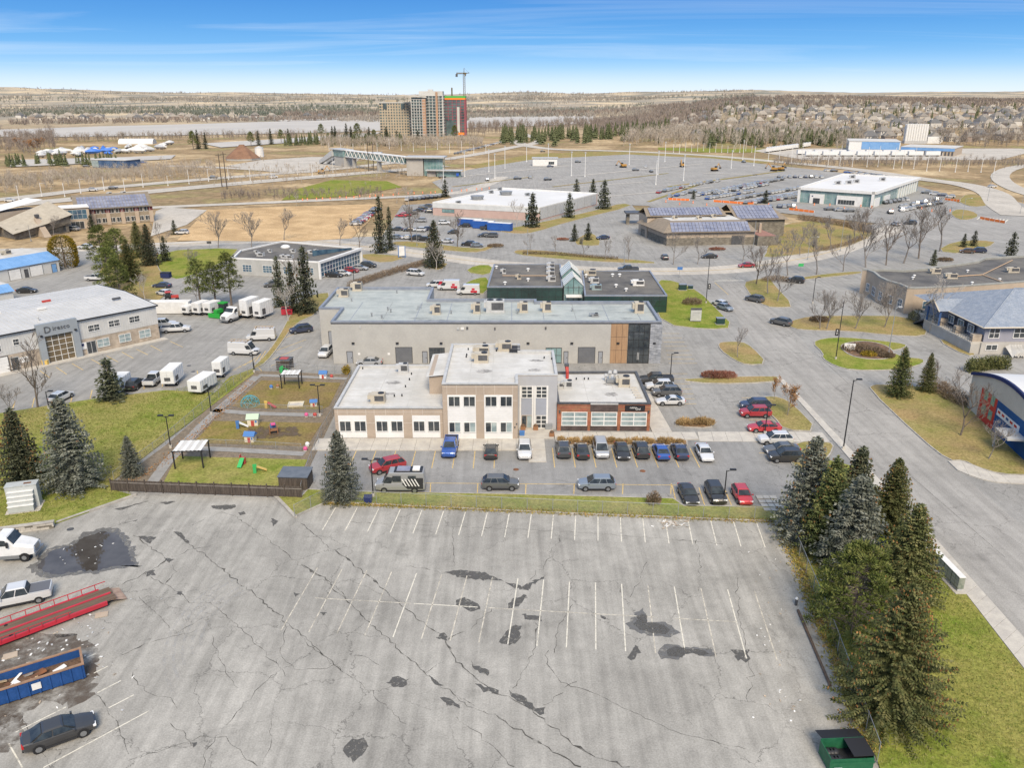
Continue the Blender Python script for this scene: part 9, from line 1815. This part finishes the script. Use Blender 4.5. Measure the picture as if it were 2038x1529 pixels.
for px, py, s_, lb in ((1358,578,1.3,'dark green transformer box on the sign lawn'),(1374,576,.8,'low dark green cabinet beside the transformer box'),(1433,646,1.2,'dark utility box near the kerb of sign lawn')): X, Y = G(px, py); r = thing('utility_box', lb, 'utility box', (X,Y,.12)); MB().box(-.7*s_,.7*s_,-.5*s_,.5*s_,.08,1.1*s_).build('case', mat('box_green', (.02,.05,.05), rough=.5), r); MB().box(-.75*s_,.75*s_,-.55*s_,.55*s_,1.1*s_,1.18*s_).build('lid', COPING, r); MB().box(-.8*s_,.8*s_,-.6*s_,.6*s_,0,.08).build('pad', CONC, r)
# community mailboxes beside the sidewalk
pA, pB = G(1851,1120), G(1909,1182); f_ = Frame(pA, pB); pd = thing('mailbox_pad', 'concrete pad under the community mailboxes', 'pad', pA, f_.a); MB().box(-.3,f_.len+.3,-.5,.6,.10,.20).build('slab', CONC, pd); MB().box(-.3,f_.len+.3,-.56,-.5,.10,.18).build('edge', KERB, pd)
MBX = mat('mailbox_print', (.30,.31,.26), (.16,.19,.15), scale=1.6, rough=.5)
for k in range(4): c = f_.w(f_.len*(k+.5)/4, .05); r = thing('community_mailbox', f'grey green community mailbox cabinet, {ordn(k)} from the back beside the sidewalk', 'mailbox', (*c,.2), f_.a, 'community mailboxes'); w_ = f_.len/8-.03; MB().box(-w_,w_,-.3,.3,.3,1.55).build('cabinet', MBX, r); MB().box(-w_*.9,w_*.9,-.25,.25,0,.3).build('pedestal', LGREY, r); MB().box(-w_-.02,w_+.02,-.33,.33,1.55,1.62).build('cap', WHITE, r); [MB().box(-w_+.05+i*w_,-w_+w_-.03+i*w_,-.315,-.3,.4+j*.36,.7+j*.36).build('door', LGREY, r) for i in range(2) for j in range(3)]
# pale utility cabinet on the west lawn
pA = G(14,1026); r = thing('electrical_cabinet', 'large pale grey stepped electrical cabinet on the west lawn', 'cabinet', pA, R(17)); MB().box(-.15,3.5,-.2,2.5,0,.2).build('pad', CONC, r); CAB = mat('cabinet_grey', (.46,.48,.47), (.40,.42,.41), scale=.8, rough=.5)
MB().box(0,3.3,1.0,2.3,.2,3.0).build('case', CAB, r)
for k in range(4): MB().box(.25,2.9,.95-.28*(k+1),1.0,.25,2.4-.48*k).build('louvre_step', CAB, r); MB().box(.2,2.95,.9-.28*(k+1),1.0-.28*k,2.4-.48*k,2.47-.48*k).build('louvre_lip', WHITE, r)
MB().box(-.05,3.35,.95,2.35,3.0,3.08).build('roof', CAB, r); MB().box(1.9,2.7,1.4,1.8,3.08,3.1).build('rust_patch', RUST, r)
pA, pB = G(-40,1072), G(108,1052); f_ = Frame(pA, pB); r = thing('stone_retaining_wall', 'low grey stacked stone wall along the west lawn', 'wall', pA, f_.a)
for j in range(3):
 q = 0
 while q < f_.len: w_ = rk.uniform(.5,.9); MB().box(q+.01,min(q+w_,f_.len)-.01,0+rk.uniform(0,.05),.5,j*.24,j*.24+.225).build('stone', STONED if rk.random() < .4 else CONC, r); q += w_
MB().box(-.05,f_.len+.05,-.05,.55,.73,.82).build('cap_stone', KERB, r)
# log, post and litter along the right fence
pA, pB = Vector((*G(1588,1218),.15)), Vector((*G(1652,1368),.15)); o = MB().tube(pA, pB, .13, .12, n=9).build('log', mat('log_bark', (.15,.10,.065), (.10,.07,.05), scale=3)); tag(o, 'long brown utility pole lying along the fence', 'log'); X, Y = G(1584,1205); r = thing('bollard', 'short white topped post at the end of the lying pole', 'post', (X,Y,0)); MB().tube((0,0,0),(0,0,.7),.14,n=10).build('post', DGREY, r); MB().tube((0,0,.7),(0,0,.85),.16,.1,n=10).build('cap', WHITE, r)
def bits(name, label, n, fn, mats_, smin, smax):
 b = MB()
 for k in range(n): X, Y = fn(); b.cbox((X,Y,.03+rk.random()*.05),(rk.uniform(smin,smax),rk.uniform(smin,smax)*.6,.02),rk.uniform(0,3),rk.randrange(len(mats_)),rk.uniform(-.3,.3),rk.uniform(-.3,.3))
 o = b.build(name, mats_); o['label'] = label; o['category'] = 'litter'; return struct(o, 'stuff')
bits('litter', 'scraps of paper and foam scattered around the dumpsters', 90, lambda: c6(rk.gauss(380,170), rk.gauss(820,150)), [WHITE, LGREY, STUCCO], .06, .34); bits('litter', 'torn paper and sticks below the chain link fence', 60, lambda: G(1335+rk.gauss(0,14), 1043+rk.gauss(0,5)), [WHITE, STUCCO, CONC], .08, .55); bits('litter', 'scraps floating on the puddle', 16, lambda: c6(rk.gauss(480,120), rk.gauss(280,60)), [WHITE, LGREY], .08, .25); bits('litter', 'small scraps along the right fence', 40, lambda: c7(2080+rk.gauss(60,60)*1, rk.uniform(100,1000)), [WHITE, STUCCO], .06, .25)
for k, (x, y, rz, lb) in enumerate(((585,650,20,'flattened cardboard by the red trailer ramp'),(60,885,30,'flattened cardboard between trailer and dumpster'))): X, Y = c6(x, y); o = MB().box(-.55,.55,-.4,.4,0,.05).build('cardboard_sheet', STUCCO); o.location = (X,Y,.02); o.rotation_euler = (0,0,R(rz)); tag(o, lb, 'cardboard')
for k in range(12): X, Y = G(1512+(k%3)*13+(k//3)*5, 992+(k//3)*8); o = MB().box(-.42,.42,-.36,.36,.02,.17).build('paving_slab', CONC); o.location = (X,Y,.0); tag(o, f'pale paving slab, {ordn(k%3)} in the {ordn(k//3)} row of the slab patch by the spruces', 'paving slab', 'slab patch by the spruces')
for px, py, s_, m_, lb in ((1039,868,.35,T['blue'],'blue recycling bin by the office entrance'),(1092,855,.5,MGREY,'grey bin beside the brick wing'),(733,1001,.45,MATS['navy'],'dark barrel at the fence by the front spruce'),(1287,717,.5,T['yellow'],'yellow salt bin at the glass entrance of the grey building'),(92,726,.5,T['yellow'],'yellow salt bin at the portal of metal roof building'),(1797,607,.5,T['yellow'],'yellow salt bin by the curved building')): X, Y = G(px, py); r = thing('bin', lb, 'bin', (X,Y,.12)); MB().box(-s_,s_,-s_*.8,s_*.8,0,s_*1.5).build('body', m_, r); b = MB(); b.add([(-s_*1.1,-s_*.9,s_*1.5),(s_*1.1,-s_*.9,s_*1.5),(s_*1.1,s_*.9,s_*1.8),(-s_*1.1,s_*.9,s_*1.8)], [(0,1,2,3)]); b.build('lid', m_, r)
for k, (px, py) in enumerate(((1041,857),(1066,857),(1039,848),(1064,846),(1098,870))): X, Y = G(px, py); r = thing('planter', f'small brown planter box, {ordn(k)} by the office entrance', 'planter', (X,Y,.14), 0, 'planters at the entrance'); MB().box(-.35,.35,-.3,.3,0,.55).build('box', T['brown'], r); MB().ball((0,0,.6),.3,nu=7,nv=5).build('soil', MULCH, r)
X, Y = G(568,735); r = thing('gazebo_frame', 'dark slatted play cabin with red seat near the playground corner', 'cabin', (X,Y,.05), R(-6)); [MB().box(-1.2,1.2,y-.05,y+.05,.0+k*.3,.22+k*.3).build('slat', DWOOD, r) for y in (-1,1) for k in range(6)]; MB().box(-1.3,1.3,-1.1,1.1,1.9,2.0).build('roof_frame', DGREY, r); MB().box(-.7,.7,-.6,.6,1.92,2.05).build('red_panel', T['red'], r)
CONEO = mat('barrel_orange', (.80,.20,.04), rough=.6); b = MB(); b.tube((0,0,0),(0,0,1.0),.3,.24,n=8,m=0); b.tube((0,0,.35),(0,0,.5),.31,.29,n=8,m=1); BAR = b.mesh('traffic_barrel', [CONEO, WHITE])
for k in range(46):
 if k < 26: px, py, wh_ = 600+k*15+rk.uniform(-4,4), 400-k*.9+rk.uniform(-1,1), 'along the service road'
 else: px, py, wh_ = 1320+(k-26)*30+rk.uniform(-6,6), 404+(k-26)*.9+rk.uniform(-4,4), 'along the dealership frontage'
 X, Y = G(px, py); o = link('traffic_barrel', BAR); o.location = (X,Y,.1); tag(o, f'orange traffic barrel, {ordn(k if k < 26 else k-26)} from the left {wh_}', 'traffic barrel', f'traffic barrels {wh_}')
for k, (x0, y0, x1, y1) in enumerate(((1330,398,1372,400),(1420,402,1500,408),(1570,418,1620,424),(1880,398,1910,402),(1950,436,2000,445))):
 p, q = Vector(G(x0,y0)), Vector(G(x1,y1)); r = thing('safety_barrier', f'orange mesh construction barrier, {ordn(k)} from the left by the ring road works', 'barrier', tuple(p), math.atan2(q.y-p.y, q.x-p.x), 'orange barriers'); L_ = (q-p).length; MB().box(0,L_,-.05,.05,.1,1.0).build('mesh', CONEO, r); [MB().box(i*L_/5-.06,i*L_/5+.06,-.08,.08,0,1.1).build('post', WHITE, r) for i in range(6)]
# medians and kerbed strips of the station car park
for k, (x0, y0, x1, y1, w_) in enumerate(((900,372,1060,352,2),(930,350,1130,330,2.5),(960,385,1290,362,2),(1100,372,1330,345,2),(1150,350,1400,326,2.5),(1200,392,1420,372,2),(1330,372,1560,340,3),(1060,325,1300,316,3),(1400,345,1640,352,3),(1290,402,1390,368,2))): strip('lot_median', [(x0,y0),((x0+x1)/2,(y0+y1)/2),(x1,y1)], w_, CONC if k % 3 else GR_B, .16)
for k, (w_, m_, cl) in enumerate(((.3,P_Y,[(309,488),(477,481),(600,478),(729,491),(890,513),(1000,526),(1165,537),(1330,540),(1450,536),(1550,523),(1650,502),(1730,473)]),(.35,P_W,[(1975,385),(1920,368),(1840,357),(1700,337),(1560,323),(1400,309)]),(.4,P_W,[(0,397),(189,376),(429,355),(560,345),(700,333)]),(.4,P_W,[(0,410),(292,382),(532,360),(700,346)]))): strip('lane_line', spl(cl), w_, m_, .05 if k == 0 else .22)
